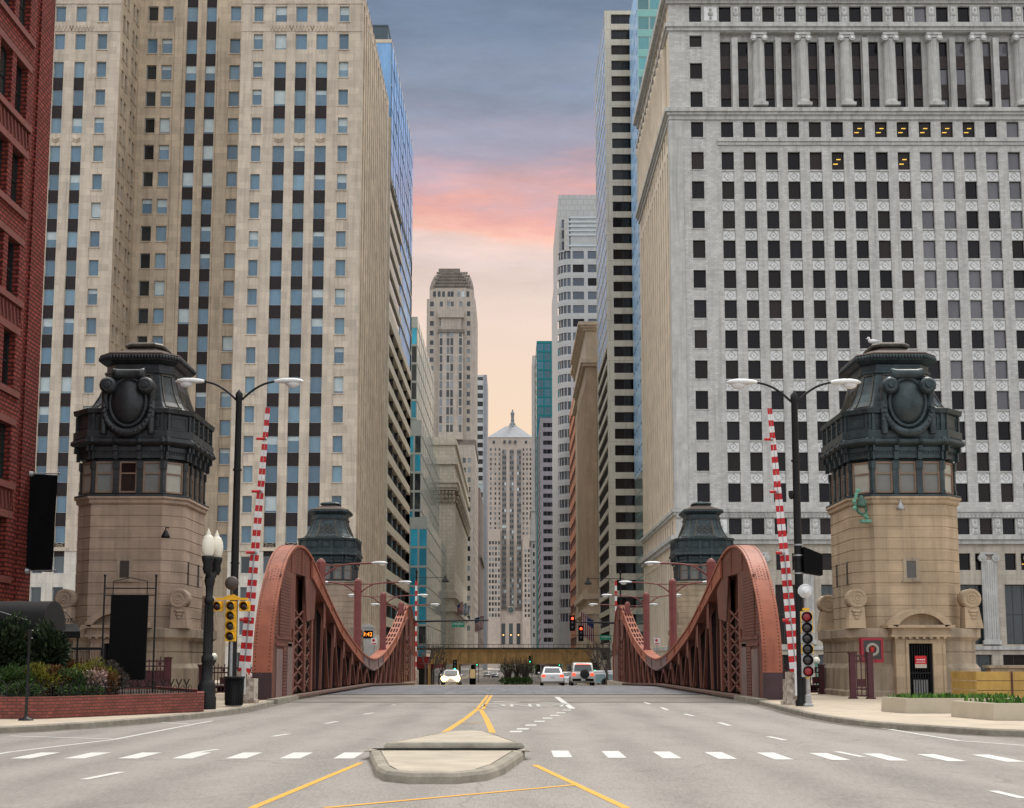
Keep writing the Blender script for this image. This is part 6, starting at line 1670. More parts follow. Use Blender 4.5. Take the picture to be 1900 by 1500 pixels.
# litter bin
x, y = -9.1, 44.6
rt = thing('litter_bin', 'black slatted litter bin on the kerb beside the globe lamp', 'litter bin', (x, y, .15))
b = MB(); b.lathe([(.27, .17), (.27, 1.05), (.25, 1.05), (.25, .2)], (x, y, 0), 20)
for k in range(26):
    t = 2 * PI * k / 26; b.bar((x + .285 * math.cos(t), y + .285 * math.sin(t), .2), (x + .31 * math.cos(t), y + .31 * math.sin(t), 1.12), .035, .015)
b.build('basket', M_iron, rt)
b = MB(); b.lathe([(.30, 1.04), (.34, 1.06), (.34, 1.12), (.29, 1.12), (.27, 1.06)], (x, y, 0), 20); b.build('rim', M_iron, rt)
# ---------------------------------------------------------------- raised barrier arms
def gate(x, y, tip, label, s, far=False):
    rt = thing('barrier_gate', label, 'barrier gate', (x, y, .15 if not far else ground_z(y)), 'raised bridge barrier gates')
    z0 = .15 if not far else ground_z(y)
    b = MB(); b.box(x - .42 * (1 if s < 0 else .9), x + .42, y - .35, y + .35, z0, z0 + .85, 0); b.box(x - .3, x + .08, y - .3, y + .3, z0 + .85, z0 + 1.1, 0); b.lathe([(.18, -.4), (.18, .4)], (x, y, z0 + .95), 12, 0, True, 'y'); b.box(x - .46, x + .46, y - .39, y + .39, z0, z0 + .12, 0)
    b.build('housing', M_rust, rt)
    b = MB(); b.box(x + s * -.05 - .07 + (.0), x + s * -.05 + .07, y - .46, y - .36, z0 + .3, z0 + 1.45); b.build('counterweight', M_white, rt)
    a = Vector((x, y - .12, z0 + 1.0)); t = Vector(tip); d = t - a; L = d.length; d.normalize(); sx = Vector((1, 0, 0)); sx = (sx - d * sx.dot(d)).normalized()
    ar = MB(); n = 43; st_ = L / n
    rows = []
    for k in range(n):
        p, q = a + d * (k * st_), a + d * ((k + 1) * st_); w0 = .22 - .14 * k / n
        for sd in (-1, 1):
            o = sx * sd * w0 * .52
            ar.bar(p + o, q + o, w0 * .85, .05, 0 if k % 2 else 1, (0, 1, 0))
    ar.build('arm', [M_white, M_red], rt)
    br = MB(); br.bar(a - d * .6 - sx * s * 0 , a + d * L * .45 - Vector((0, .06, 0)), .05, .03); br.build('brace', M_steel, rt)
    for f in (.2, .45, .68, .88):
        p = a + d * L * f; l = MB(); l.tube([p + Vector((0, -.05, 0)), p + Vector((s * -.3 * (-1 if s < 0 else 1) , -.08, 0))], .05, 8, 0); l.ball(p + Vector((-.05 if s > 0 else .05, -.08, 0)), .06, 8, 1)
        l.build('arm_light', [M_red, M_steel], rt)
    return rt
gate(-9.5, 48.3, P(497, 757, 48.3), 'red and white striped barrier arm raised upright before the left truss', -1)
gate(9.72, 46.6, P(1428, 758, 46.6), 'red and white striped barrier arm raised upright before the right truss', 1)
for s, px in ((-1, 772), (1, 1143)):
    rt = thing('barrier_gate', 'distant striped barrier arm standing upright beyond the %s truss' % ('left' if s < 0 else 'right'), 'barrier gate', (s * 9.9, 133, ground_z(133)), 'raised bridge barrier gates')
    b = MB(); X0_ = P(px, 1130, 133)[0]; b.box(X0_ - .3, X0_ + .3, 132.8, 133.2, ground_z(133), .8); b.build('housing', M_rust, rt)
    b = MB(); zb_, zt_ = .6, zof(1078, 133)
    for k in range(18): b.box(X0_ - .1, X0_ + .1, 132.9, 133.0, zb_ + (zt_ - zb_) * k / 18, zb_ + (zt_ - zb_) * (k + 1) / 18, k % 2)
    b.build('arm', [M_white, M_red], rt)
# ---------------------------------------------------------------- signal clusters
def sigbox(parent, x, y, z, m_box, lens, back=None, vis=True):
    b = MB(); r = .15
    b.box(x - .17, x + .17, y, y + .22, z - .17, z + .17, 0)
    if back is not None: b.box(x - .2, x + .2, y + .005, y + .03, z - .185, z + .185, 1)
    if vis:
        rows = [[(x + r * math.cos(t), y - e, z + r * math.sin(t)) for t in [PI * (-.12) + PI * 1.24 * k / 12 for k in range(13)]] for e in (0, .2)]
        b.grid(rows, 0, True)
        rows = [[(x + r * .94 * math.cos(t), y - e, z + r * .94 * math.sin(t)) for t in [PI * (-.12) + PI * 1.24 * k / 12 for k in range(13)]] for e in (0, .2)]
        b.grid([q[::-1] for q in rows], 0, True)
    else: b.lathe([(r + .02, 0), (r + .02, -.08), (r, -.09), (r, -.01)], (x, y, z), 16, 2, True, 'y')
    o = b.build('lamp_housing', m_box, parent)
    l = MB(); rows = [[(x + r * .92 * q * math.cos(t), y - .012 - .03 * (1 - q * q), z + r * .92 * q * math.sin(t)) for t in [2 * PI * k / 16 for k in range(16)]] for q in (1, .7, .3, .02)]
    l.grid(rows, 0, True, True); l.face(rows[-1]); l.build('lens', lens, o)
    return o
M_sgrey = pm('signal_grey', (.45, .45, .44), .5, 0, .15, 4)
M_lred = glass('red_lens', (.30, .012, .02), .15, .15); M_lblk = glass('black_lens', (.025, .02, .022), .3, .12)
rt = thing('bridge_signal', 'yellow four-lamp signal with two side lamps and a gong on top, left kerb', 'traffic signal', (-9.6, 46, .15))
x, y = P(428, 1140, 46)[0], 46.0
for z in (P(428, 1125, 46)[2], P(428, 1143, 46)[2], P(428, 1162, 46)[2], P(428, 1181, 46)[2]): sigbox(rt, x, y, z, M_yellow, M_lblk)
for px in (403, 453): sigbox(rt, P(px, 1125, 46)[0], y, P(px, 1125, 46)[2], M_yellow, M_lens)
b = MB(); zt = P(428, 1115, 46)[2]; b.box(x - .55, x + .55, y + .06, y + .16, zt + .03, zt + .1); b.slab([(x - .3, zt + .1), (x + .3, zt + .1), (x + .06, zt + .22), (x - .06, zt + .22)], 'y', y + .06, y + .16); b.build('crossbar', M_yellow, rt)
b = MB(); b.lathe([(.06, .15), (.06, zt)], (x + .02, y + .13, 0), 10); b.build('post', M_steel, rt)
b = MB(); b.tube([(x, y + .1, zt + .2), (x, y + .1, zt + .42)], .05, 8); b.lathe([(.05, -.1), (.2, -.08), (.24, 0), (.22, .05), (.05, .08)], (x, y + .06, zt + .6), 18, 0, True, 'y'); b.build('gong', pm('gong_brown', (.09, .07, .06), .5, .3, .2), rt)
rt = thing('bridge_signal', 'grey column of six round signal lamps with a gong on top, right kerb', 'traffic signal', (9.75, 44.5, .15))
y = 44.5; x = P(1498, 1190, y)[0]
for k, (py, ln) in enumerate(((1145, M_lred), (1165, M_lblk), (1185, M_lblk), (1205, M_lblk), (1225, M_lblk), (1246, M_lred))):
    sigbox(rt, x, y, P(1498, py, y)[2], [M_sgrey, M_yellow if k in (0, 1, 3) else M_sgrey, M_dark], ln, 1, False)
zt = P(1498, 1133, y)[2]; zb_ = P(1498, 1256, y)[2]
b = MB(); b.lathe([(.06, .3), (.06, zb_)], (x, y + .12, 0), 10); b.lathe([(.2, .15), (.2, .2), (.13, .26), (.12, .5), (.07, .55)], (x, y + .12, 0), 4, 0, False, 'z', PI / 4); b.build('post', M_steel, rt)
b = MB(); b.box(x - .1, x + .1, y + .05, y + .2, zt, zt + .08); b.box(x - .05, x + .05, y + .05, y + .2, zb_ - .06, zb_); b.build('clamp', M_yellow, rt)
b = MB(); b.lathe([(.06, zt + .08), (.06, zt + .5)], (x, y + .12, 0), 8); b.build('stem', M_steel, rt)
b = MB(); b.lathe([(.05, -.12), (.05, -.1), (.2, -.09), (.22, 0), (.2, .08), (.05, .1)], (x - .02, y + .06, zt + .62), 20, 0, True, 'y'); b.tube([(x - .02 + .23 * math.cos(t), y + .0, zt + .62 + .23 * math.sin(t)) for t in [.1 * PI + PI * k / 10 for k in range(11)]], .025, 6); b.build('gong', M_lampw, rt)
# ---------------------------------------------------------------- maroon railings by the bridge houses
def railing(x0, y0, x1, y1, label, h=1.25, solid=False, px_posts=()):
    z0 = .15; rt = thing('railing', label, 'railing', (x0, y0, z0), 'maroon iron railings beside the bridge')
    a, c = Vector((x0, y0, 0)), Vector((x1, y1, 0)); L = (c - a).length; d = (c - a).normalized()
    b = MB()
    for z in (.12, .38, h - .28, h - .08): b.bar(a + Vector((0, 0, z0 + z)), c + Vector((0, 0, z0 + z)), .06, .06)
    n = max(2, int(L / .14))
    for k in range(n + 1): p = a + d * (L * k / n); b.bar(p + Vector((0, 0, z0 + .1)), p + Vector((0, 0, z0 + h + (.1 if k % 2 else 0))), .035, .035, 0, (0, 1, 0))
    for k in range(max(1, int(L / .55))):
        p = a + d * (L * (k + .5) / max(1, int(L / .55))); b.bar(p - d * .16 + Vector((0, 0, z0 + .62)), p + d * .16 + Vector((0, 0, z0 + .62)), .05, .3); b.lathe([(.07, -.04), (.07, .04)], (p.x, p.y, z0 + h - .18), 8, 0, True, 'y')
    if solid: b.bar(a + Vector((0, .05, z0 + .6)), c + Vector((0, .05, z0 + .6)), .03, 1.0)
    b.build('panel', M_plum, rt)
    for p in (a, c):
        q = MB(); q.box(p.x - .11, p.x + .11, p.y - .11, p.y + .11, z0, z0 + h + .02); q.box(p.x - .14, p.x + .14, p.y - .14, p.y + .14, z0 + h + .02, z0 + h + .08); q.box(p.x - .16, p.x + .16, p.y - .16, p.y + .16, z0, z0 + .06); q.build('post', M_plum, rt)
    return rt
M_plum = pm('plum_iron', (.075, .022, .028), .5, .1, .25, 3)
railing(-15.6, 53.9, -13.75, 54.3, 'maroon iron gate panels in front of the left bridge house', 1.55, True)
railing(-13.6, 59.5, -11.2, 60.5, 'maroon iron railing between the left bridge house and the left truss')
railing(13.45, 53.7, 14.08, 53.45, 'short maroon iron gate standing by the life ring box', 1.75)
railing(14.0, 61.5, 11.0, 60.4, 'maroon iron railing between the right truss and the right bridge house')
# ---------------------------------------------------------------- low stone planters with green shoots
M_plst = pm('planter_stone', (.47, .41, .315), .85, 0, .1, 1.2, .15, 50, fine=.12)
M_soilb = pm('planting_soil', (.05, .035, .025), .95, 0, .3, 6)
def leafmat(n, c, v=.5):
    if n in MATS: return MATS[n]
    m, nt, b = mk(n)
    g = nd(nt, 'ShaderNodeNewGeometry').outputs['Random Per Island']
    lo = tuple(x * (1 - v) for x in c); hi = tuple(x * (1 + v) for x in c)
    nt.links.new(ramp(nt, g, [(0, lo), (.6, c), (1, (hi[0] * 1.15, hi[1], hi[2] * .8))]), b.inputs['Base Color']); b.inputs['Roughness'].default_value = .6
    b.inputs['Specular IOR Level'].default_value = .25
    MATS[n] = m; return m
M_shoot = leafmat('spring_leaf', (.08, .19, .03)); M_jun = leafmat('juniper_leaf', (.017, .032, .012), .7); M_yel = leafmat('yellow_green_leaf', (.15, .15, .022)); M_rusty = leafmat('rusty_leaf', (.13, .062, .02)); M_mid = leafmat('mid_green_leaf', (.035, .075, .015)); M_pinkb = leafmat('pale_blossom', (.34, .24, .22), .4); M_twig = pm('twig_bark', (.055, .042, .034), .9, 0, .3, 8)
def planter(poly, zt, label):
    cx = sum(p[0] for p in poly) / len(poly); cy = sum(p[1] for p in poly) / len(poly)
    rt = thing('planter', label, 'planter', (cx, cy, .15), 'low pale stone planters on the right pavement')
    b = MB(); ins = [(p[0] + (cx - p[0]) * .07, p[1] + (cy - p[1]) * .1) for p in poly]
    A = sum(a[0] * c[1] - c[0] * a[1] for a, c in zip(poly, poly[1:] + poly[:1]))
    if A < 0: poly = poly[::-1]; ins = ins[::-1]
    out = [(p[0] + (p[0] - cx) * .015, p[1] + (p[1] - cy) * .02) for p in poly]
    b.loft([[(*p, .15) for p in out], [(*p, zt - .02) for p in poly], [(p[0] * .995 + cx * .005, p[1] * .995 + cy * .005, zt) for p in poly], [(*p, zt) for p in ins], [(*p, zt - .06) for p in ins]], 0, False, False); b.build('trough', M_plst, rt)
    s = MB(); s.face([(*p, zt - .05) for p in ins]); s.build('soil', M_soilb, rt)
    l = MB(); xs = [p[0] for p in ins]; ys = [p[1] for p in ins]
    def inside(x, y):
        r_ = False
        for (xa, ya), (xb, yb) in zip(ins, ins[1:] + ins[:1]):
            if (ya > y) != (yb > y) and x < (xb - xa) * (y - ya) / (yb - ya) + xa: r_ = not r_
        return r_
    cnt = 0
    while cnt < 330:
        x, y = R.uniform(min(xs), max(xs)), R.uniform(min(ys), max(ys))
        if not inside(x, y): continue
        cnt += 1
        t = R.uniform(0, 2 * PI); h = R.uniform(.06, .17); w_ = R.uniform(.015, .035); dx, dy = math.cos(t) * w_, math.sin(t) * w_; lx, ly = R.uniform(-.08, .08), R.uniform(-.08, .08)
        l.face([(x - dx, y - dy, zt - .05), (x + dx, y + dy, zt - .05), (x + dx + lx * .6, y + dy + ly * .6, zt + h * .6), (x + lx, y + ly, zt + h), (x - dx + lx * .6, y - dy + ly * .6, zt + h * .6)])
    l.build('shoots', M_shoot, rt, kind='stuff')
    return rt
za = P(1692, 1298, 38.6)[2]
planter([(10.91, 40.2), (11.2, 38.7), (14.2, 38.7), (15.0, 40.2)], .57, 'long low stone planter of green shoots, nearer the bridge house')
planter([(11.75, 36.4), (12.02, 34.0), (16.0, 33.9), (16.0, 36.2)], .57, 'low stone planter of green shoots at the right edge of the picture')
# ---------------------------------------------------------------- yellow timber hoarding
rt = thing('timber_hoarding', 'box of yellow timber boards with a dark strap beside the right bridge house', 'hoarding', (19.6, 52, .15))
x0, y0 = P(1813, 1290, 52)[0], 52.0; z0, z1 = .15, P(1813, 1246, 52)[2]
b = MB()
for k in range(3):
    h = (z1 - z0) / 3; b.box(x0, x0 + 5.5, y0, y0 + .06, z0 + k * h + .012, z0 + (k + 1) * h - .012); b.box(x0, x0 + .06, y0 + .061, y0 + 3.0, z0 + k * h + .012, z0 + (k + 1) * h - .012)
b.build('board', pm('yellow_plywood', (.44, .28, .075), .7, 0, .2, 2, .1, 20, streak=.3), rt)
b = MB(); b.box(x0 + 1.32, x0 + 1.38, y0 - .04, y0 - .002, z0, z1); b.box(x0 + .02, x0 + 5.4, y0 + .02, y0 + .05, z0 + .1, z1 - .1); b.build('strap', M_plum, rt)
b = MB(); b.box(18.9, 21.5, 53.6, 54.2, .15, 1.35); b.box(18.8, 21.6, 53.5, 54.3, 1.351, 1.46); single(b, 'parapet_wall', [M_tsb], 'short stone parapet joining the right bridge house behind the timber hoarding', 'wall')
# ---------------------------------------------------------------- planted bed on the left
M_bedb = pm('bed_brick', (.22, .06, .045), .9, 0, .25, 1.5, .4, 30, fine=.2, brick=(.22, .083, .014, (.06, .04, .035), .2))
rt = thing('brick_planter', 'long low red brick planter wall along the left pavement', 'planter', (-11.5, 38, .15))
bed = [G(-90, 1338, .15), G(0, 1338, .15), G(75, 1338, .15), G(378, 1321, .15), (-9.35, 43.5), (-12.2, 50), (-20.5, 50), (-20.5, 37)]
bed = [(-15.5, 35.0), (-12.0, 34.9)] + [G(378, 1321, .15)] + [(-10.0, 44.2), (-13, 50), (-20.5, 50), (-20.5, 35)]
ztb = .15 + .55
b = MB(); 
def inset(poly, d):
    o = []; n = len(poly); A = sum(a[0] * c[1] - c[0] * a[1] for a, c in zip(poly, poly[1:] + poly[:1])); sg = 1 if A > 0 else -1
    for i, p in enumerate(poly):
        a, c = poly[i - 1], poly[(i + 1) % n]
        n1 = Vector((-(p[1] - a[1]), p[0] - a[0])).normalized() * sg; n2 = Vector((-(c[1] - p[1]), c[0] - p[0])).normalized() * sg
        m = (n1 + n2); m = m / max(m.length_squared / 2, .4); o.append((p[0] + m.x * d, p[1] + m.y * d))
    return o
b.loft([[(*p, .13) for p in bed], [(*p, ztb) for p in bed], [(*p, ztb) for p in inset(bed, .2)], [(*p, ztb - .12) for p in inset(bed, .2)]], 0, False, False); b.build('brick_wall', M_bedb, rt)
b = MB(); b.face([(*p, ztb - .1) for p in inset(bed, .19)]); b.build('soil', M_soilb, rt)
# little wire fence on the bed
wf = thing('garden_edging', 'low black wire edging fence along the brick planter', 'fence', (-11, 38, ztb))
b = MB(); pth = [inset(bed, .3)[k] for k in (0, 1, 2)]
for a, c in zip(pth, pth[1:]):
    a, c = Vector((*a, ztb - .1)), Vector((*c, ztb - .1)); L = (c - a).length; d = (c - a).normalized(); n = int(L / .3)
    b.bar(a + Vector((0, 0, .16)), c + Vector((0, 0, .16)), .014, .014)
    for k in range(n):
        p = a + d * (L * k / n)
        b.bar(p, p + Vector((0, 0, .36)), .028, .028); b.bar(p + Vector((0, 0, .33)), p + d * .11 + Vector((0, 0, .5)), .024, .024); b.bar(p + Vector((0, 0, .33)), p - d * .11 + Vector((0, 0, .5)), .024, .024)
        q = p + d * .15; b.tube([q - d * .06 + Vector((0, 0, .1)), q - d * .06 + Vector((0, 0, .28)), q + Vector((0, 0, .33)), q + d * .06 + Vector((0, 0, .28)), q + d * .06 + Vector((0, 0, .1))], .011, 4)
b.build('wire_panel', M_iron, wf)
# foliage
def clump(b, c, r, n, s, m=0, up=.3, rnd=R, shell=.55, flat=1.0):
    for _ in range(n):
        while True:
            v = Vector((rnd.uniform(-1, 1), rnd.uniform(-1, 1), rnd.uniform(-1, 1)))
            if shell < v.length < 1: break
        k = 1 + .22 * math.sin(5 * v.x + c[0] * 3) * math.cos(4 * v.z + c[1]) + .12 * math.sin(11 * v.y + 7 * v.z)
        p = Vector((c[0] + v.x * r[0] * k, c[1] + v.y * r[1] * k, c[2] + v.z * r[2] * k))
        d = (v.normalized() + Vector((rnd.uniform(-.8, .8), rnd.uniform(-.8, .8), rnd.uniform(-.4, .9) + up))).normalized()
        w_ = d.cross(Vector((rnd.uniform(-1, 1), rnd.uniform(-1, 1), rnd.uniform(-1, 1)))).normalized(); L = s * rnd.uniform(.6, 1.5)
        b.face([p - d * L * .5, p + w_ * L * .22 - d * L * .05, p + d * L * .6, p - w_ * L * .22 - d * L * .05], m)
def shrub(name, c, r, n, s, mat, label, core=True, group='shrubs in the brick planter', twigs=0):
    rt = thing(name, label, 'shrub', (c[0], c[1], c[2] - r[2]), group)
    b = MB(); clump(b, c, r, n, s); clump(b, c, tuple(x * .75 for x in r), n // 3, s * 1.3, 0, .3, R, .2); b.build('foliage', mat, rt)
    t = MB()
    for k in range(twigs or 6):
        a = R.uniform(0, 2 * PI); t.tube([(c[0] + R.uniform(-.1, .1), c[1] + R.uniform(-.1, .1), c[2] - r[2] - .1), (c[0] + math.cos(a) * r[0] * .3, c[1] + math.sin(a) * r[1] * .3, c[2] - r[2] * .2), (c[0] + math.cos(a) * r[0] * R.uniform(.5, .95), c[1] + math.sin(a) * r[1] * .7, c[2] + r[2] * R.uniform(.3, .9))], [.025, .018, .006], 4)
    t.build('stem', M_twig, rt)
    return rt
def at(px, py, Y): return P(px, py, Y)
c0 = at(15, 1210, 40); shrub('juniper', (c0[0] - .2, 40, c0[2]), (.95, .9, 1.05), 5200, .13, M_jun, 'dark round juniper at the far left of the brick planter')
c0 = at(80, 1208, 40); shrub('juniper', (c0[0], 40.4, c0[2]), (.62, .65, .78), 4200, .12, M_jun, 'dark round juniper in front of the awnings, second from the left')
sp_ = [(18, 1262, 37.5, .75, .42, M_mid, 'mid green shrub below the left juniper'), (60, 1262, 38, .7, .42, M_yel, 'yellow green shrub with loose twigs in the brick planter'), (100, 1262, 38.5, .6, .4, M_rusty, 'rust coloured spring shrub in the middle of the brick planter'),
       (135, 1268, 38.5, .55, .4, M_mid, 'fresh green shrub right of the rust coloured one'), (165, 1258, 40, .7, .5, M_yel, 'yellow shrub right of centre in the brick planter'), (188, 1268, 39.5, .5, .42, M_rusty, 'twiggy brown shrub at the right end of the planting'), (175, 1266, 38.7, .35, .36, M_pinkb, 'pale blossoming shrub beside the black sign'), (40, 1282, 36.8, .55, .22, M_mid, 'low green plants at the front of the brick planter'), (150, 1287, 38, .7, .2, M_mid, 'low green ground plants beneath the blossom'), (115, 1246, 41, .8, .45, M_rusty, 'brown twiggy shrub behind the yellow ones'), (205, 1262, 41, .5, .5, M_twig, 'bare leafless shrub beside the black sign frame')]
for px, py, Y, rx, rz, mt, lb in sp_:
    c0 = at(px, py, Y); shrub('garden_shrub', (c0[0], Y, max(c0[2], ztb - .1 + rz * .7)), (rx, rx * .9, rz), int(1900 * rx * rz / .3), .085, mt, lb, twigs=22)
# black sign board on a frame
Y = 44.0
sg = thing('sign_board', 'tall blacked-out sign board hung in a thin black iron frame in the planted bed', 'sign', (P(240, 1290, Y)[0], Y, ztb - .1))
b = MB()
xa, xb = P(195, 1070, Y)[0], P(290, 1070, Y)[0]; zt = P(240, 1070, Y)[2]
for x in (xa, xb): b.tube([(x, Y, ztb - .1), (x, Y, zt)], .03, 8); b.ball((x, Y, zt + .03), .05, 8)
za = P(240, 1092, Y)[2]; zc = P(240, 1105, Y)[2]
b.bar((xa, Y, za), (xb, Y, za), .03, .04); b.bar((xa, Y, zc), (xb, Y, zc), .03, .03)
xi0, xi1 = xa + .28, xb - .28; ze = P(240, 1079, Y)[2]
for x in (xi0, xi1): b.bar((x, Y, zc), (x, Y, ze), .025, .025)
b.bar((xi0, Y, ze), ((xi0 + xi1) / 2, Y, ze + .12), .025, .025); b.bar((xi1, Y, ze), ((xi0 + xi1) / 2, Y, ze + .12), .025, .025)
b.bar((xa, Y, ztb + .1), (xb, Y, ztb + .1), .03, .03)
b.build('frame', M_iron, sg)
b = MB(); p4 = [P(207, 1104, Y), P(276, 1104, Y), P(269, 1262, Y), P(200, 1262, Y)]; b.slab([(p[0], p[2]) for p in p4], 'y', Y - .04, Y + .03); b.build('panel', M_dark, sg)
# black banner on the brick building
bn = thing('banner', 'blank black banner hanging from brackets on the red brick building', 'banner', (-20.8, 58.7, 4.9))
YB = 58.7
b = MB(); p4 = [P(54, 880, YB), P(107, 882, YB), P(97, 1062, YB), P(46, 1060, YB)]
rows = []
for k in range(9):
    t = k / 8; l = [p4[0][i] + (p4[3][i] - p4[0][i]) * t for i in range(3)]; r_ = [p4[1][i] + (p4[2][i] - p4[1][i]) * t for i in range(3)]
    rows.append([(l[0] + (r_[0] - l[0]) * j / 6, YB + .03 * math.sin(j * 1.3 + k), l[2] + (r_[2] - l[2]) * j / 6) for j in range(7)])
b.grid(rows, 0, True); b.build('cloth', M_dark, bn)
for q in (p4[0], p4[3]):
    b = MB(); b.tube([(-21.18, YB, q[2] + .02), (q[0] + 1.3, YB, q[2] + .02)], .03, 8); b.lathe([(.14, 0), (.1, .15)], (-21.19, YB, q[2]), 10, 0, True, 'x'); b.ball((q[0] + 1.33, YB, q[2] + .02), .06, 8); b.build('bracket', M_steel, bn)
# awnings
aw = thing('barrel_awning', 'black barrel-vaulted awning at the foot of the red brick building', 'awning', (-16.2, 43, 2.5))
Y = 43.0; xr = P(80, 1150, Y)[0]; xm_ = P(58, 1150, Y)[0] - .8; zb_ = P(40, 1168, Y)[2]; zt = P(40, 1113, Y)[2]
b = MB(); 
arc_ = [(Y + 1.1 - 1.1 * math.cos(PI * k / 14), zb_ + .12 + (zt - zb_ - .12) * math.sin(PI * k / 14)) for k in range(15)]
b.grid([[(x, y_, z_) for y_, z_ in arc_] for x in (-21.65, xr)], 0, True); b.face([(xr, y_, z_) for y_, z_ in arc_] + [(xr, Y + 2.2, zb_), (xr, Y, zb_)], 0); b.box(-21.65, xr + .01, Y - .01, Y + .02, zb_ - .02, zb_ + .14)
fab = pm('black_canvas', (.006, .006, .007), .85, 0, .3, 1.5); b.build('canvas', fab, aw)
b = MB(); x = xr - 1.0
for q in (xr - .08,): b.tube([(q, Y + .1, .6), (q, Y + .1, zb_)], .03, 8)
b.tube([(-21.6, Y - .05, zt + 1.2), (xr - .5, Y - .02, zb_ + .3)], .012, 6); b.build('stay', M_steel, aw)
aw = thing('flat_awning', 'small black sloping awning with wire scrollwork behind the round junipers', 'awning', (-16.5, 48, 2.4))
Y = 48.5; a_, c_ = P(88, 1158, Y), P(149, 1178, Y)
b = MB(); x0, x1 = a_[0], c_[0]; z1, z0 = P(100, 1156, Y)[2], P(120, 1184, Y)[2]; zf = P(120, 1172, Y)[2]
b.face([(x0, Y + 1.2, z1), (x0 + .55, Y, zf), (x1, Y, zf), (x1 - .5, Y + 1.2, z1)]); b.face([(x0 + .55, Y, zf), (x0 + .55, Y, z0), (x1, Y, z0), (x1, Y, zf)]); b.face([(x0, Y + 1.2, z1), (x0, Y + 1.2, z0), (x0 + .55, Y, z0), (x0 + .55, Y, zf)]); b.face([(x1, Y, z0), (x1 - .5, Y + 1.2, z0), (x1 - .5, Y + 1.2, z1), (x1, Y, zf)]); b.build('canvas', fab, aw)
b = MB()
for x in (x0 + .6, x1 - .1): b.tube([(x, Y + .05, .6), (x, Y + .05, z0)], .035, 6)
xm_ = (x0 + x1) / 2 - .3
for k in range(7): b.tube([(xm_ + (k - 3) * .1 + .07 * math.cos(t), Y + .9, z1 + .12 + .07 * math.sin(t)) for t in [2 * PI * j / 8 for j in range(9)]], .01, 4)
b.tube([(xm_ - .4, Y + .9, z1), (xm_ - .2, Y + .9, z1 + .25), (xm_, Y + .9, z1 + .4), (xm_ + .2, Y + .9, z1 + .25), (xm_ + .4, Y + .9, z1)], .015, 5); b.build('scrollwork', M_iron, aw)
b = MB(); Y = 48.3; xa, xb = P(118, 1205, Y)[0], P(190, 1205, Y)[0]; z1, z0 = P(150, 1204, Y)[2], ztb
b.bar((xa, Y, z1), (xb, Y, z1), .06, .09); 
for k in range(26): x = xa + (xb - xa) * k / 25; b.bar((x, Y, z0), (x, Y, z1), .012, .012, 0, (0, 1, 0))
for x in (xa, xb): b.bar((x, Y, z0 - .2), (x, Y, z1), .08, .08, 0, (0, 1, 0))
b.bar((xa, Y, (z0 + z1) / 2), (xb, Y, (z0 + z1) / 2), .015, .02); single(b, 'patio_fence', [M_iron], 'black mesh patio fence behind the planted bed, left of the sign board', 'fence')
# slim black umbrella pole in front of the bed
x, y = G(48, 1337, .15); b = MB(); b.lathe([(.19, .15), (.17, .19), (.07, .22), (.035, .28), (.03, 2.25), (.05, 2.3), (.05, 2.4)], (x, y, 0), 12); single(b, 'awning_pole', [M_iron], 'slim black pole with round foot standing before the brick planter', 'pole')
# ================================================================== far bank street things
# elevated railway bridge
Y = 235.0; zg = ground_z(Y)
rt = thing('railway_viaduct', 'yellow brown steel railway viaduct crossing the street beyond the bridge', 'railway bridge', (0, Y, zg))
M_el = pm('viaduct_ochre', (.44, .27, .10), .7, 0, .25, .6, .1, 8, streak=.6)
xa, xb = P(800, 1218, Y)[0], P(1097, 1218, Y)[0]; z0, z1 = zof(1230.5, Y), zof(1207.5, Y)
b = MB(); b.box(xa, xb, Y, Y + .3, z0, z1); b.box(xa - .3, xb + .3, Y - .25, Y + .5, z0 - .15, z0 - .002); b.box(xa - .3, xb + .3, Y - .3, Y + .5, z1 + .002, z1 + .16)
n = 17
for k in range(n + 1):
    x = xa + (xb - xa) * k / n; b.box(x - .06, x + .06, Y - .22, Y - .002, z0, z1)
b.build('girder', M_el, rt)
b = MB()
for s0, s1 in ((xa, xa + 5.2), (xb - 5.2, xb)):
    for k in range(4):
        x = s0 + (s1 - s0) * k / 4; b.bar((x, Y - .3, z0 if k % 2 else z1), (x + 1.3, Y - .3, z1 if k % 2 else z0), .16, .14)
b.build('brace', pm('viaduct_light', (.40, .24, .09), .7, 0, .15, 1), rt)
b = MB(); b.box(xa - 4, xb + 4, Y - .2, Y + 9, z1 + .17, z1 + .5); 
for k in range(40): x = xa - 3 + (xb - xa + 6) * k / 39; b.box(x - .03, x + .03, Y - .15, Y - .1, z1 + .5, z1 + 1.1)
b.box(xa - 4, xb + 4, Y - .16, Y - .09, z1 + 1.02, z1 + 1.1); b.build('track_deck', pm('dark_timber', (.06, .045, .035), .9, 0, .3, 2), rt)
for x in (xa - .3, xa + 4.6, xb - .5, xb - 4.6):
    b = MB(); b.box(x - .25, x + .25, Y - .1, Y + .4, zg, z0 - .16); b.build('column', M_el, rt)
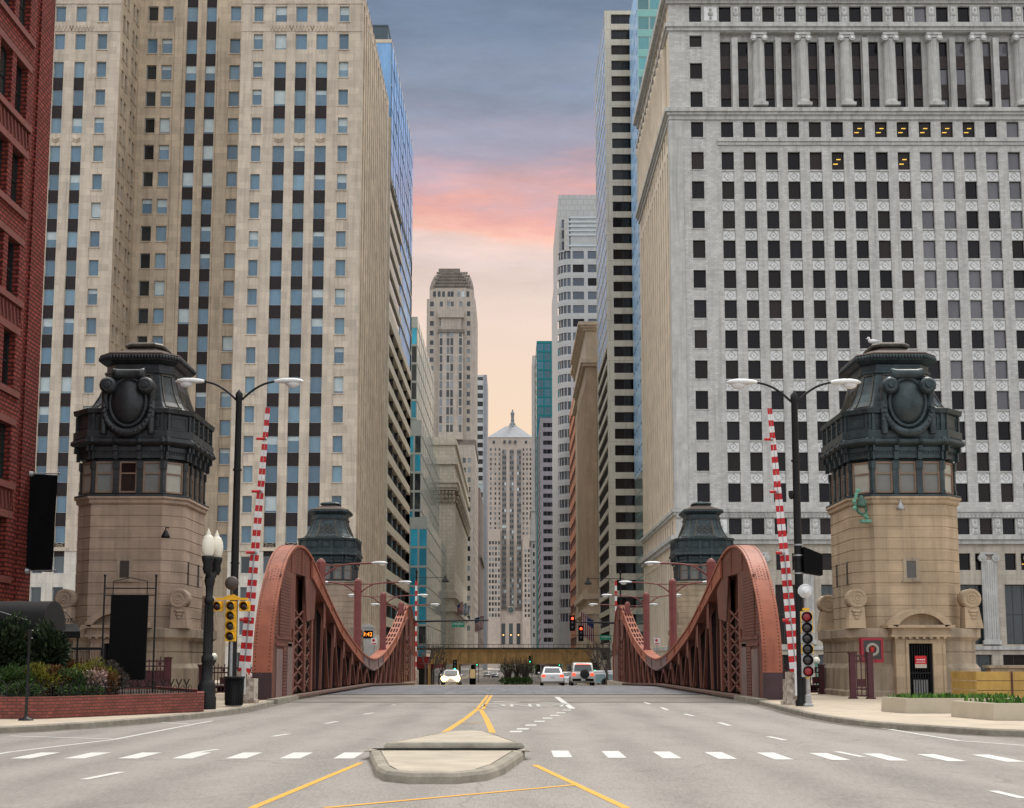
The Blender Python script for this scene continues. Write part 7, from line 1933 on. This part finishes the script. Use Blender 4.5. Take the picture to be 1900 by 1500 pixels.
# mast arms, signals, name plates
def mast(px, px_tip, py, Y, label):
    x0, z1 = P(px, py, Y)[0], P(px, py, Y)[2]; x1 = P(px_tip, py, Y)[0]; zg = ground_z(Y)
    rt = thing('signal_mast', label, 'traffic signal', (x0, Y, zg), 'signal masts beyond the bridge')
    b = MB(); b.lathe([(.16, zg), (.12, z1 + .3)], (x0, Y, 0), 10); b.build('pole', M_iron, rt)
    b = MB(); b.tube([(x0, Y, z1), (x1, Y, z1 + .12)], [.11, .06], 8); b.build('arm', M_iron, rt)
    return rt
def head(rt, px, py, Y, ci, scale=1.0, col_=None):
    """three-lamp head, lit lamp index ci from the top, placed so that the lit lamp is at (px,py)"""
    x, _, z = P(px, py, Y); r = .15 * scale; cols = [M_redlamp, M_amber, M_green]
    b = MB(); zt = z + .34 * scale * ci
    b.box(x - .2 * scale, x + .2 * scale, Y, Y + .25, zt - .95 * scale, zt + .25 * scale, 0)
    for k in range(3): b.lathe([(r + .03, 0), (r + .03, -.14)], (x, Y, zt - k * .34 * scale), 12, 0, True, 'y')
    o = b.build('signal_head', M_dark, rt)
    for k in range(3):
        l = MB(); l.ball((x, Y - .09, zt - k * .34 * scale), (r, .07, r), 12); l.build('lamp', cols[k] if k == ci else M_lblk, o)
lm = mast(768, 907, 1153.5, 131, 'left signal mast arm beyond the bridge with a green street name plate')
rm = mast(1146, 1062, 1156.5, 131, 'right signal mast arm beyond the bridge with two red signals')
head(rm, 1062, 1148, 130.7, 0, 1.25); head(rm, 1078, 1167, 130.6, 0, 1.25)
head(lm, 844, 1242, 150, 2, 1.1)
def plate(px, py, w, h, Y, txt, label, l2=None):
    c0 = P(px, py, Y); rt = thing('street_name_sign', label, 'street sign', (c0[0], Y, c0[2] - h / 2))
    b = MB(); b.box(c0[0] - w / 2, c0[0] + w / 2, Y, Y + .04, c0[2] - h / 2, c0[2] + h / 2, 0); b.build('plate', M_green_sign, rt)
    t = text_mb(txt, 1.0); xs = [v[0] for v in t.v]; s = w * .86 / (max(xs) - min(xs)); q = MB()
    q.add(t, Matrix.Translation((c0[0], Y - .012, c0[2] + h * .12)) @ Matrix.Rotation(PI / 2, 4, 'X') @ Matrix.Diagonal((s, s * 1.15, 1, 1)))
    if l2:
        t = text_mb(l2, 1.0); q.add(t, Matrix.Translation((c0[0], Y - .012, c0[2] - h * .3)) @ Matrix.Rotation(PI / 2, 4, 'X') @ Matrix.Diagonal((s * .6, s * .6, 1, 1)))
    q.build('lettering', M_white, rt)
plate(850, 1159.5, 1.25, .5, 130.8, 'W WACKER DR', 'green street name plate hanging from the left mast arm', '150 W')
plate(1123.5, 1183.5, 1.1, .46, 130.8, 'W WACKER DR', 'green street name plate below the right mast arm', '150 W')
b = MB(); q = P(1060, 1179, 130.9); b.tube([(P(1146, 1180, 130.9)[0], 130.9, q[2] - .05), (q[0], 130.9, q[2])], .03, 6); single(b, 'span_wire_arm', [M_iron], 'thin black lower arm carrying the right street name plate', 'pole')
# green signals further down the street
for px, py, Y, lb in ((983, 1228, 220, 'green traffic signal above the median shrub, under the viaduct'), (885, 1234, 300, 'small green traffic signal left of the median under the viaduct'), (1038, 1234.5, 300, 'small green traffic signal above the white saloon car'), (1104, 1245, 165, 'green traffic signal at the right kerb beside the parked bus'), (996, 1231, 380, 'tiny green traffic signal right of the median shrub')):
    c0 = P(px, py, Y); rt = thing('traffic_signal', lb, 'traffic signal', (c0[0], Y, ground_z(Y)), 'green signals down the street'); head(rt, px, py, Y, 2, 1.0)
    b = MB(); b.tube([(c0[0] + .35, Y + .12, ground_z(Y)), (c0[0] + .35, Y + .12, c0[2] + 1.2)], .07, 6); b.box(c0[0], c0[0] + .4, Y + .08, Y + .16, c0[2] + .2, c0[2] + .3); b.build('pole', M_iron, rt)
# pendant lamps on black poles
def pendant(px, py_top, px_tip, py_lamp, Y, label):
    x0, zt = P(px, py_top, Y)[0], P(px, py_top, Y)[2]; x1, zl = P(px_tip, py_lamp, Y)[0], P(px_tip, py_lamp, Y)[2]; zg = ground_z(Y)
    rt = thing('pendant_lamp', label, 'street lamp', (x0, Y, zg), 'black pendant street lamps beyond the bridge'); za = P(px, py_top + 8, Y)[2]
    b = MB(); b.lathe([(.2, zg), (.2, zg + 1), (.1, zg + 1.2), (.08, zt), (.16, zt + .05), (.02, zt + .5)], (x0, Y, 0), 10); b.build('pole', M_iron, rt)
    b = MB(); b.tube([(x0, Y, za), (x1, Y, za)], .035, 6); b.tube([(x0, Y, za - .9), (x0 + (x1 - x0) * .35, Y, za - .02)], .025, 6); b.tube([(x0, Y, za), (x0 - (x1 - x0) * .1, Y, za)], .05, 6); b.build('arm', M_iron, rt)
    b = MB(); b.tube([(x1, Y, za + .1), (x1, Y, zl + .5)], .05, 6); b.lathe([(.06, .75), (.12, .6), (.16, .42), (.4, .12), (.42, .06), (.28, .0)], (x1, Y, zl), 14); b.build('lamp_head', M_iron, rt)
pendant(773, 1064, 826, 1081, 140, 'black pole with pendant lamp over the left of the street'); pendant(1151, 1066, 1091, 1085, 140, 'black pole with pendant lamp over the right of the street')
# flags
def flag(p0, L, H_, ang, canton, label, pole_from, stars=True, wide=7):
    rt = thing('flag', label, 'flag', pole_from, 'flags hung over the pavements')
    b = MB(); d = Vector(p0) - Vector(pole_from); end = Vector(p0); b.tube([pole_from, end], .05, 6); b.build('pole', M_white, rt)
    dr = -Vector(d).normalized(); c = MB(); n = 13
    for k in range(n):
        for j in range(8):
            def pt(a, q): 
                w_ = .18 * math.sin(q * 5 + a * 3); pp = end + dr * (a * H_) + Vector((.22 * a + w_ * .4, w_, -q * L)); return pp
            a0, a1, q0, q1 = k / n, (k + 1) / n, j / 8, (j + 1) / 8
            mi = 0 if k % 2 == 0 else 1
            if canton == 'us' and a0 >= 6 / 13 and j < 3: mi = 2
            if canton == 'city': mi = 3 if k in (2, 3, 9, 10) else (0 if (k in (6,) and j % 2) else 1)
            c.face([pt(a0, q0), pt(a1, q0), pt(a1, q1), pt(a0, q1)], mi, True)
    if canton == 'us':
        for k in range(4):
            for j in range(3):
                pp = pt(.5 + k * .12, .06 + j * .12); c.ball((pp.x, pp.y - .05, pp.z), .055, 6, 1)
    c.build('cloth', [M_fr, M_fw, M_fb, M_fl], rt)
M_fr = pm('flag_red', (.35, .03, .04), .8, 0, .1); M_fw = pm('flag_white', (.6, .6, .6), .8, 0, .1); M_fb = pm('flag_blue', (.02, .03, .14), .8, 0, .1); M_fl = pm('flag_light_blue', (.1, .28, .5), .8, 0, .1)
def fl(px, py, Y, bx, by, L, H_, canton, label): flag(P(px, py, Y), L, H_, 0, canton, label, P(bx, by, Y + 2))
fl(897, 1142, 330, 862, 1153, 3.4, 2.6, 'us', 'striped flag hanging over the left pavement from a white pole')
fl(858, 1116, 372, 846, 1124, 3.0, 3.0, 'us', 'striped flag, nearest of the row on the classical bank'); fl(866, 1119, 385, 850, 1124, 3.0, 3.0, 'city', 'white and light blue flag, middle of the row on the classical bank'); fl(872, 1123, 398, 857, 1127, 2.8, 2.8, 'city', 'white and light blue flag, farthest of the row on the classical bank')
fl(1078, 1134, 258, 1112, 1162, 4.4, 3.2, 'us', 'large striped flag over the right pavement behind the red signals'); fl(1057, 1140, 330, 1066, 1150, 3.4, 2.2, 'us', 'small striped flag beside the red signals, against the curved tower')
for k in range(3):
    b = MB(); p0, p1 = P(1098 + k * 6, 1137 + k * 3, 256), P(1121 + k * 4, 1166 - k * 3, 258); b.tube([p0, p1], .06, 6); single(b, 'flagpole', [M_white], ('bare white flagpole closest to the large striped flag', 'middle bare white flagpole of the three on the right', 'bare white flagpole farthest right on the cream slab')[k], 'flagpole', 'bare white flagpoles on the right')
# bare trees, median planting
def bare_tree(x, y, h, label, seed, mat=None, sprd=.5, depth=4, leaves=0):
    rn = random.Random(seed); zg = ground_z(y); rt = thing('bare_tree', label, 'tree', (x, y, zg), 'leafless street trees')
    tr = MB(); cr = MB()
    def grow(p, d, L, r, k):
        q = p + d * L; mid = p + d * L * .5 + Vector((rn.uniform(-1, 1), rn.uniform(-1, 1), 0)) * L * .06
        (tr if k == depth else cr).tube([p, mid, q], [r, r * .85, r * .65], 5 if k > 1 else 3, 0, True, False)
        if k == 0: return
        for _ in range(3 if k > 1 else 4):
            dd = (d + Vector((rn.uniform(-1, 1), rn.uniform(-1, 1), rn.uniform(-.1, .7))) * sprd * 1.3).normalized()
            grow(p + d * L * rn.uniform(.6, 1), dd, L * rn.uniform(.55, .8), r * .6, k - 1)
    grow(Vector((x, y, zg)), Vector((0, 0, 1)), h * .36, h * .022, depth)
    tr.build('trunk', M_twig, rt); cr.build('crown', mat or M_twig, rt)
    return rt
tl_ = [(790, 160, 7.0, 'leafless tree beside the far end of the left truss'), (803, 178, 6.5, 'leafless tree at the left end of the viaduct'), (815, 200, 6, 'thin leafless tree in front of the left end of the viaduct'), (1112, 165, 7, 'leafless tree beside the far end of the right truss'), (1124, 150, 6.8, 'leafless tree below the right street name plate'), (1133, 172, 7.0, 'leafless tree closest to the right truss'), (1101, 190, 6, 'leafless tree at the right end of the viaduct')]
for i, (px, Y, h, lb) in enumerate(tl_): bare_tree(P(px, 1230, Y)[0], Y, h, lb, 11 + i)
Y = 205; zg = ground_z(Y)
md = thing('median_planter', 'long planted street median with a low kerb beyond the bridge', 'planter', (P(955, 1260, Y)[0], Y, zg))
xc = P(957, 1260, Y)[0]; b = MB(); b.prism([(xc - 2.2, Y - 8), (xc + 2.4, Y - 8), (xc + 2.4, Y + 40), (xc - 2.2, Y + 40)], zg - .6, zg + .6); b.build('kerb', M_curb, md)
b = MB()
for k in range(5): clump(b, (xc - 1.6 + k * .8, Y - 6.5, zg + 1.15), (.8, .8, .55), 350, .25)
b.build('ground_cover', M_mid, md, kind='stuff')
for i, (dx, dy, lb) in enumerate(((-1.2, -4, 'left leafless shrub fanning up from the median'), (.2, -2, 'middle leafless shrub on the median, tallest'), (1.4, -4, 'right leafless shrub on the median'))):
    rt = thing('median_shrub', lb, 'shrub', (xc + dx, Y + dy, zg + .6), 'leafless shrubs on the street median'); t = MB()
    for k in range(60):
        a = R.uniform(0, 2 * PI); s_ = R.uniform(.3, 1.7); z_ = zg + R.uniform(3.2, 4.8); t.tube([(xc + dx, Y + dy, zg + .6), (xc + dx + math.cos(a) * s_ * .45, Y + dy + math.sin(a) * s_ * .4, zg + 2.2), (xc + dx + math.cos(a) * s_, Y + dy + math.sin(a) * s_, z_)], [.035, .03, .012], 4)
    t.build('stem', M_twig, rt)
    b = MB(); clump(b, (xc + dx, Y + dy, zg + 3), (1.5, 1.3, 1.6), 260, .12, 0, .3, R, .3); b.build('foliage', M_rusty if i != 1 else M_yel, rt)
rt = thing('leafy_tree', 'small fresh green tree farther along the median behind the shrubs', 'tree', (P(965, 1240, 300)[0], 300, -3)); b = MB(); 
for px, py in ((940, 1239), (972, 1237), (983, 1239)): c0 = P(px, py, 300); clump(b, c0, (1.6, 1.5, 1.3), 700, .3)
b.build('crown', M_shoot, rt); t = MB(); c0 = P(965, 1240, 300); t.tube([(c0[0], 300, -3), (c0[0], 300, c0[2])], .12, 6); t.build('trunk', M_twig, rt)
# digital clock kiosk and notices on the far left bank
Y = 132.0; c0 = P(681, 1177, Y); rt = thing('clock_kiosk', 'small white kiosk sign with an orange digital clock behind the left truss', 'clock sign', (c0[0], Y, ground_z(Y)))
b = MB(); w_, h_ = 1.35, 1.15; b.box(c0[0] - w_ / 2, c0[0] + w_ / 2, Y, Y + .5, c0[2] - .65, c0[2] + .65); b.slab([(c0[0] - w_ / 2 - .08, c0[2] + .651), (c0[0] + w_ / 2 + .08, c0[2] + .651), (c0[0] + .2, c0[2] + .95), (c0[0] - .2, c0[2] + .95)], 'y', Y - .1, Y + .6); b.box(c0[0] - w_ / 2, c0[0] + w_ / 2, Y, Y + .5, ground_z(Y), c0[2] - .651); b.build('kiosk_case', pm('kiosk_grey', (.38, .39, .4), .5, 0, .1), rt)
b = MB(); b.box(c0[0] - .58, c0[0] + .58, Y - .03, Y - .002, c0[2] - .42, c0[2] + .35); b.build('display', M_dark, rt)
t = text_mb('9:42', 1.0); xs = [v[0] for v in t.v]; s = .9 / (max(xs) - min(xs)); q = MB(); q.add(t, Matrix.Translation((c0[0] + .06, Y - .05, c0[2] - .03)) @ Matrix.Rotation(PI / 2, 4, 'X') @ Matrix.Diagonal((s, s, 1, 1))); q.build('digits', glow('display_orange', (1, .28, .03), 2.0), rt)
for px, py, lb, Yv in ((694, 1190, 'small white notice with red lettering on the pole right of the clock kiosk', 131), (646, 1178, 'small white notice left of the clock kiosk behind the truss', 131), (1219, 1190, 'small white notice on the far right bank beside the third lamp post', 131)):
    c0 = P(px, py, Yv); rt = thing('notice', lb, 'sign', (c0[0], Yv, ground_z(Yv))); b = MB(); b.box(c0[0] - .3, c0[0] + .3, Yv, Yv + .03, c0[2] - .36, c0[2] + .3); b.build('plate', M_white, rt); b = MB(); b.tube([(c0[0], Yv + .08, ground_z(Yv)), (c0[0], Yv + .08, c0[2] + .3)], .04, 6); b.build('post', M_steel, rt)
    b = MB(); b.box(c0[0] - .24, c0[0] + .24, Yv - .01, Yv - .002, c0[2] - .3, c0[2] - .2); b.ball((c0[0] - .05, Yv - .01, c0[2] + .08), (.14, .01, .14), 10); b.build('red_print', M_red, rt)
# globe lamps seen behind the near railings
for px, py, lb in ((500, 1219, 'small white globe lamp peeping from behind the globe lamp post on the left'), (1515, 1226, 'small white globe lamp beyond the right railing')):
    Yv = 112 if px < 900 else 112; c0 = P(px if px > 900 else 397, py, Yv); rt = thing('globe_lamp', lb, 'street lamp', (c0[0], Yv, -.3)); b = MB(); b.ball((c0[0], Yv, c0[2]), .3, 12); b.build('globe', M_globe, rt); b = MB(); b.lathe([(.1, -.4), (.07, c0[2] - .6), (.2, c0[2] - .3), (.12, c0[2] - .25)], (c0[0], Yv, 0), 8); b.build('post', M_verd if px > 900 else M_iron, rt)
# ================================================================== vehicles
M_cw = pm('white_car_paint', (.66, .66, .67), .3, 0, .05, 2, coat=.6); M_cs = pm('silver_car_paint', (.52, .51, .49), .3, .2, .05, 2, coat=.6); M_cb_ = pm('dark_car_paint', (.03, .045, .07), .3, .1, .1, 2, coat=.6)
M_tyre = pm('tyre_rubber', (.015, .015, .015), .8, 0, .2); M_cgl = glass('car_glass', (.06, .075, .085), .2, .06, .6); M_rim = pm('alloy_rim', (.4, .4, .41), .35, .7, .1); M_brk = glow('brake_lamp', (1, .05, .015), 2.2); M_tail = pm('tail_red', (.35, .02, .02), .3, 0, .1); M_plate = pm('number_plate', (.5, .5, .48), .5, 0, .2, 20)
def car(x, y, rz, paint, kind, label, name, lights=None):
    """built nose to +Y, then turned"""
    zg = ground_z(y); rt = thing(name, label, 'car', (x, y, zg), None, rz, world=False)
    W_, L_ = (.91, 4.7) if kind != 'suv' else (.9, 4.5); hl = L_ / 2
    if kind == 'suv': prof = [(-hl, .45, .9, .82), (-hl + .04, .3, 1.05, .88), (-hl + .3, .26, 1.08, .9), (-.6, .25, 1.08, .91), (.9, .25, 1.06, .91), (1.9, .27, 1.0, .88), (hl - .08, .32, .9, .8), (hl, .42, .75, .72)]; roofp = [(-hl + .1, .80, 1.04), (-hl + .3, .72, 1.62), (-hl + .7, .68, 1.74), (.2, .68, 1.75), (.7, .7, 1.66), (1.3, .8, 1.05)]
    else: prof = [(-hl, .4, .85, .8), (-hl + .05, .3, .96, .87), (-hl + .4, .24, 1.0, .9), (-1.0, .22, .98, .91), (.8, .22, .94, .91), (1.8, .25, .85, .87), (hl - .1, .3, .72, .78), (hl, .4, .62, .68)]; roofp = [(-hl + .75, .76, .95), (-1.1, .66, 1.36), (-.6, .63, 1.44), (.2, .63, 1.45), (.55, .65, 1.38), (1.25, .78, .93)]
    b = MB(); rings = []
    for yy, z0, z1, w in prof: rings.append([(-w + .1, yy, z0), (w - .1, yy, z0), (w, yy, z0 + .12), (w, yy, (z0 + z1) / 2 + .08), (w - .05, yy, z1 - .06), (w - .16, yy, z1), (-w + .16, yy, z1), (-w + .05, yy, z1 - .06), (-w, yy, (z0 + z1) / 2 + .08), (-w, yy, z0 + .12)])
    b.grid([r_[::-1] for r_ in rings], 0, True, True); b.face(rings[0]); b.face(rings[-1][::-1]); b.build('body', paint, rt, world=False)
    cb_ = MB(); gl = MB()
    top = roofp[1:-1]; base_z = prof[3][2] - .04
    rr = [[(-w, yy, z) for yy, w, z in roofp], [(-w + .1, yy, z + .03) for yy, w, z in roofp], [(w - .1, yy, z + .03) for yy, w, z in roofp], [(w, yy, z) for yy, w, z in roofp]]
    cb_.grid(rr, 0, True)
    low = [(-W_ + .12, yy, base_z) for yy, w, z in roofp]; cb_.grid([low, rr[0]], 0, False); lowr = [(W_ - .12, yy, base_z) for yy, w, z in roofp]; cb_.grid([rr[3], lowr], 0, False)
    cb_.build('cabin', paint, rt, world=False)
    (ya, wa, za), (yb, wb, zb2) = roofp[0], roofp[1]
    def pane(p, q, e0, e1, off):
        (y0, w0, z0), (y1, w1, z1) = p, q; f = lambda t, sx, k: ((w0 + (w1 - w0) * t - .12) * sx, y0 + (y1 - y0) * t + off, z0 + (z1 - z0) * t + .05)
        gl.face([f(e0, -1, 0), f(e0, 1, 0), f(e1, 1, 0), f(e1, -1, 0)])
    pane(roofp[0], roofp[1], .12, .9, -.05); pane(roofp[-1], roofp[-2], .1, .92, .05)
    for sx in (-1, 1):
        pts = [(roofp[0][0] + .4, base_z + .12), (roofp[1][0] + .1, roofp[1][2] - .08), (roofp[-2][0] - .05, roofp[-2][2] - .08), (roofp[-1][0] - .35, base_z + .12)]
        gl.face([(sx * (W_ - .1 - (z - base_z) * .3 + .03), yy, z) for yy, z in pts])
    gl.build('window', M_cgl, rt, world=False)
    for sx in (-1, 1):
        for yy in (-hl + .85, hl - .9):
            w = MB(); w.lathe([(.2, -.1), (.31, -.11), (.33, -.06), (.33, .06), (.31, .11), (.2, .1)], (sx * (W_ - .1), yy, .33), 18, 0, True, 'x'); wo = w.build('wheel', M_tyre, rt, world=False); q = MB(); q.lathe([(.2, -.115), (.05, -.125), (.05, .125), (.2, .115)], (sx * (W_ - .1), yy, .33), 12, 0, True, 'x'); q.build('rim', M_rim, wo, world=False)
        m_ = MB(); m_.ball((sx * (W_ + .1), .65, .98), (.1, .06, .07), 8); m_.build('wing_mirror', paint, rt, world=False)
        t = MB(); zt = (.78, .98) if kind == 'suv' else (.68, .88)
        t.box(*sorted((sx * (W_ - .08), sx * (W_ - .34))), -hl - .02, -hl + .12, zt[0], zt[1]); t.build('tail_lamp', M_brk if lights == 'brake' else M_tail, rt, world=False)
        h = MB(); h.ball((sx * .62, hl + .02, .66), ((.27, .12, .23) if lights == 'head' else (.16, .08, .09)), 10); h.build('headlight', M_head if lights == 'head' else M_lampw, rt, world=False)
    bp_ = MB(); bp_.box(-W_ + .1, W_ - .1, -hl - .07, -hl + .1, .38, .56); bp_.build('bumper', M_dark if kind == 'suv' else paint, rt, world=False)
    fb_ = MB(); fb_.box(-W_ + .12, W_ - .12, hl - .1, hl + .05, .32, .5); fb_.build('bumper', M_dark if kind == 'suv' else paint, rt, world=False)
    pl_ = MB(); pl_.box(-.16, .16, -hl - .085, -hl - .072, .6 if kind != 'suv' else .42, .72 if kind != 'suv' else .54); pl_.build('number_plate', M_plate, rt, world=False)
    if kind == 'suv':
        sw = MB(); sw.lathe([(.1, -.14), (.3, -.16), (.35, -.08), (.34, .04), (.1, .05)], (.12, -hl - .05, .92), 20, 0, True, 'y'); sw.build('spare_wheel', M_tyre, rt, world=False); q = MB(); q.box(-.5, .5, -hl + .12, -hl + .2, 1.64, 1.7); q.build('high_brake_lamp', M_brk, rt, world=False)
    return rt
car(P(1024, 1255, 107)[0], 107, 0, M_cw, 'sedan', 'white saloon car seen from behind with its brake lamps lit', 'saloon_car', 'brake')
car(P(1079, 1255, 105)[0], 105, 0, M_cs, 'suv', 'silver off-road car seen from behind with a spare wheel on its tail door', 'off_road_car', 'brake')
car(P(1053, 1255, 142)[0], 142, 0, M_cw, 'sedan', 'pale small car ahead, between the saloon and the off-road car', 'small_car', 'brake')
car(P(838, 1260, 131)[0], 131, PI, M_cw, 'sedan', 'white car coming over the bridge crest with bright headlights', 'oncoming_car', 'head')
car(P(919, 1246, 385)[0], 385, PI, M_cb_, 'sedan', 'dark blue car coming along the street left of the median', 'distant_car')
car(P(911, 1244, 430)[0], 430, PI, M_cw, 'sedan', 'pale car behind the dark blue one, far down the street', 'distant_car'); car(P(903, 1246, 400)[0], 400, PI, M_cs, 'suv', 'silver car at the left kerb far down the street', 'distant_car')
# white bus crossing beyond the right truss
Y = 150.0; zg = ground_z(Y); xa, xb = P(1096, 1255, Y)[0], P(1096, 1255, Y)[0] + 9.5
bs = thing('bus', 'white bus crossing beyond the bridge, half hidden by the right truss', 'bus', ((xa + xb) / 2, Y, zg)); zt = zof(1244.5, Y)
b = MB(); b.loft([[(xa + q, Y, zg + .35), (xb, Y, zg + .35), (xb, Y + 2.5, zg + .35), (xa + q, Y + 2.5, zg + .35)] if k == 0 else [(xa + q, Y + e, z), (xb, Y + e, z), (xb, Y + 2.5 - e, z), (xa + q, Y + 2.5 - e, z)] for k, (q, e, z) in enumerate(((.02, 0, zg + .35), (0, 0, zg + 1.3), (.1, .03, zt - .25), (.3, .2, zt)))], 0); b.build('body', M_cw, bs)
for k in range(7):
    b = MB(); b.box(xa + .5 + k * 1.28, xa + 1.6 + k * 1.28, Y - .02, Y + .05, zt - 1.35, zt - .4); b.build('window', pm('bus_window', (.2, .27, .28), .2, 0, .2, 2), bs)
for xx in (xa + 1.6, xb - 2): b = MB(); b.lathe([(.2, -.12), (.45, -.13), (.47, 0), (.45, .13), (.2, .12)], (xx, Y + .1, zg + .47), 16, 0, True, 'y'); b.build('wheel', M_tyre, bs)
b = MB(); b.box(xa + .05, xb, Y - .015, Y + .05, zg + 1.55, zg + 1.62); b.build('stripe', M_sgrey, bs)
# dark shopfronts along the far pavements
for s, x, Ya, Yb, lb, mt in ((-1, -14.2, 376, 470, 'dark shopfront row under the classical bank on the left', M_brn), (-1, -13.8, 520, 640, 'dark shopfront row below the setback stone tower', M_brn), (1, 10.6, 380, 470, 'dark shopfront row below the curved grey tower', M_brn), (1, 8.2, 480, 620, 'dark shopfront row below the mauve tower', M_brn), (-1, P(806, 1240, 240)[0], 240, 275, 'dark shopfront row with a red fascia on the left beyond the viaduct', pm('shop_red', (.3, .02, .025), .6)), (1, P(1060, 1240, 340)[0], 300, 372, 'dark shopfront row on the right beyond the viaduct', M_brn)):
    zg = ground_z(250); rt = thing('shopfront', lb, 'shopfront', (x, (Ya + Yb) / 2, zg)); b = MB(); b.box(*sorted((x, x + s * 3)), Ya, Yb, zg, zg + 3.4, 0); b.build('front', M_gbk2, rt); b = MB(); b.box(*sorted((x - s * .3, x + s * 3)), Ya - .1, Yb + .1, zg + 3.41, zg + 4.2); b.build('fascia', mt, rt)
b = MB(); c0 = P(877, 1250, 260); b.box(c0[0] - .6, c0[0] + .6, 260, 260.3, ground_z(260), c0[2] + .9); rt = thing('poster_case', 'glowing poster case on the left pavement under the viaduct', 'poster', (c0[0], 260, ground_z(260))); b.build('case', M_dark, rt); b = MB(); b.box(c0[0] - .5, c0[0] + .5, 259.95, 259.998, c0[2] - .9, c0[2] + .8); b.build('poster', glow('poster_glow', (.45, .33, .16), .6), rt)
for px, py, Y, lb, cc in ((878, 1240, 420, 'pedestrian in dark clothes waiting far down the left pavement', 0), ):
    pass
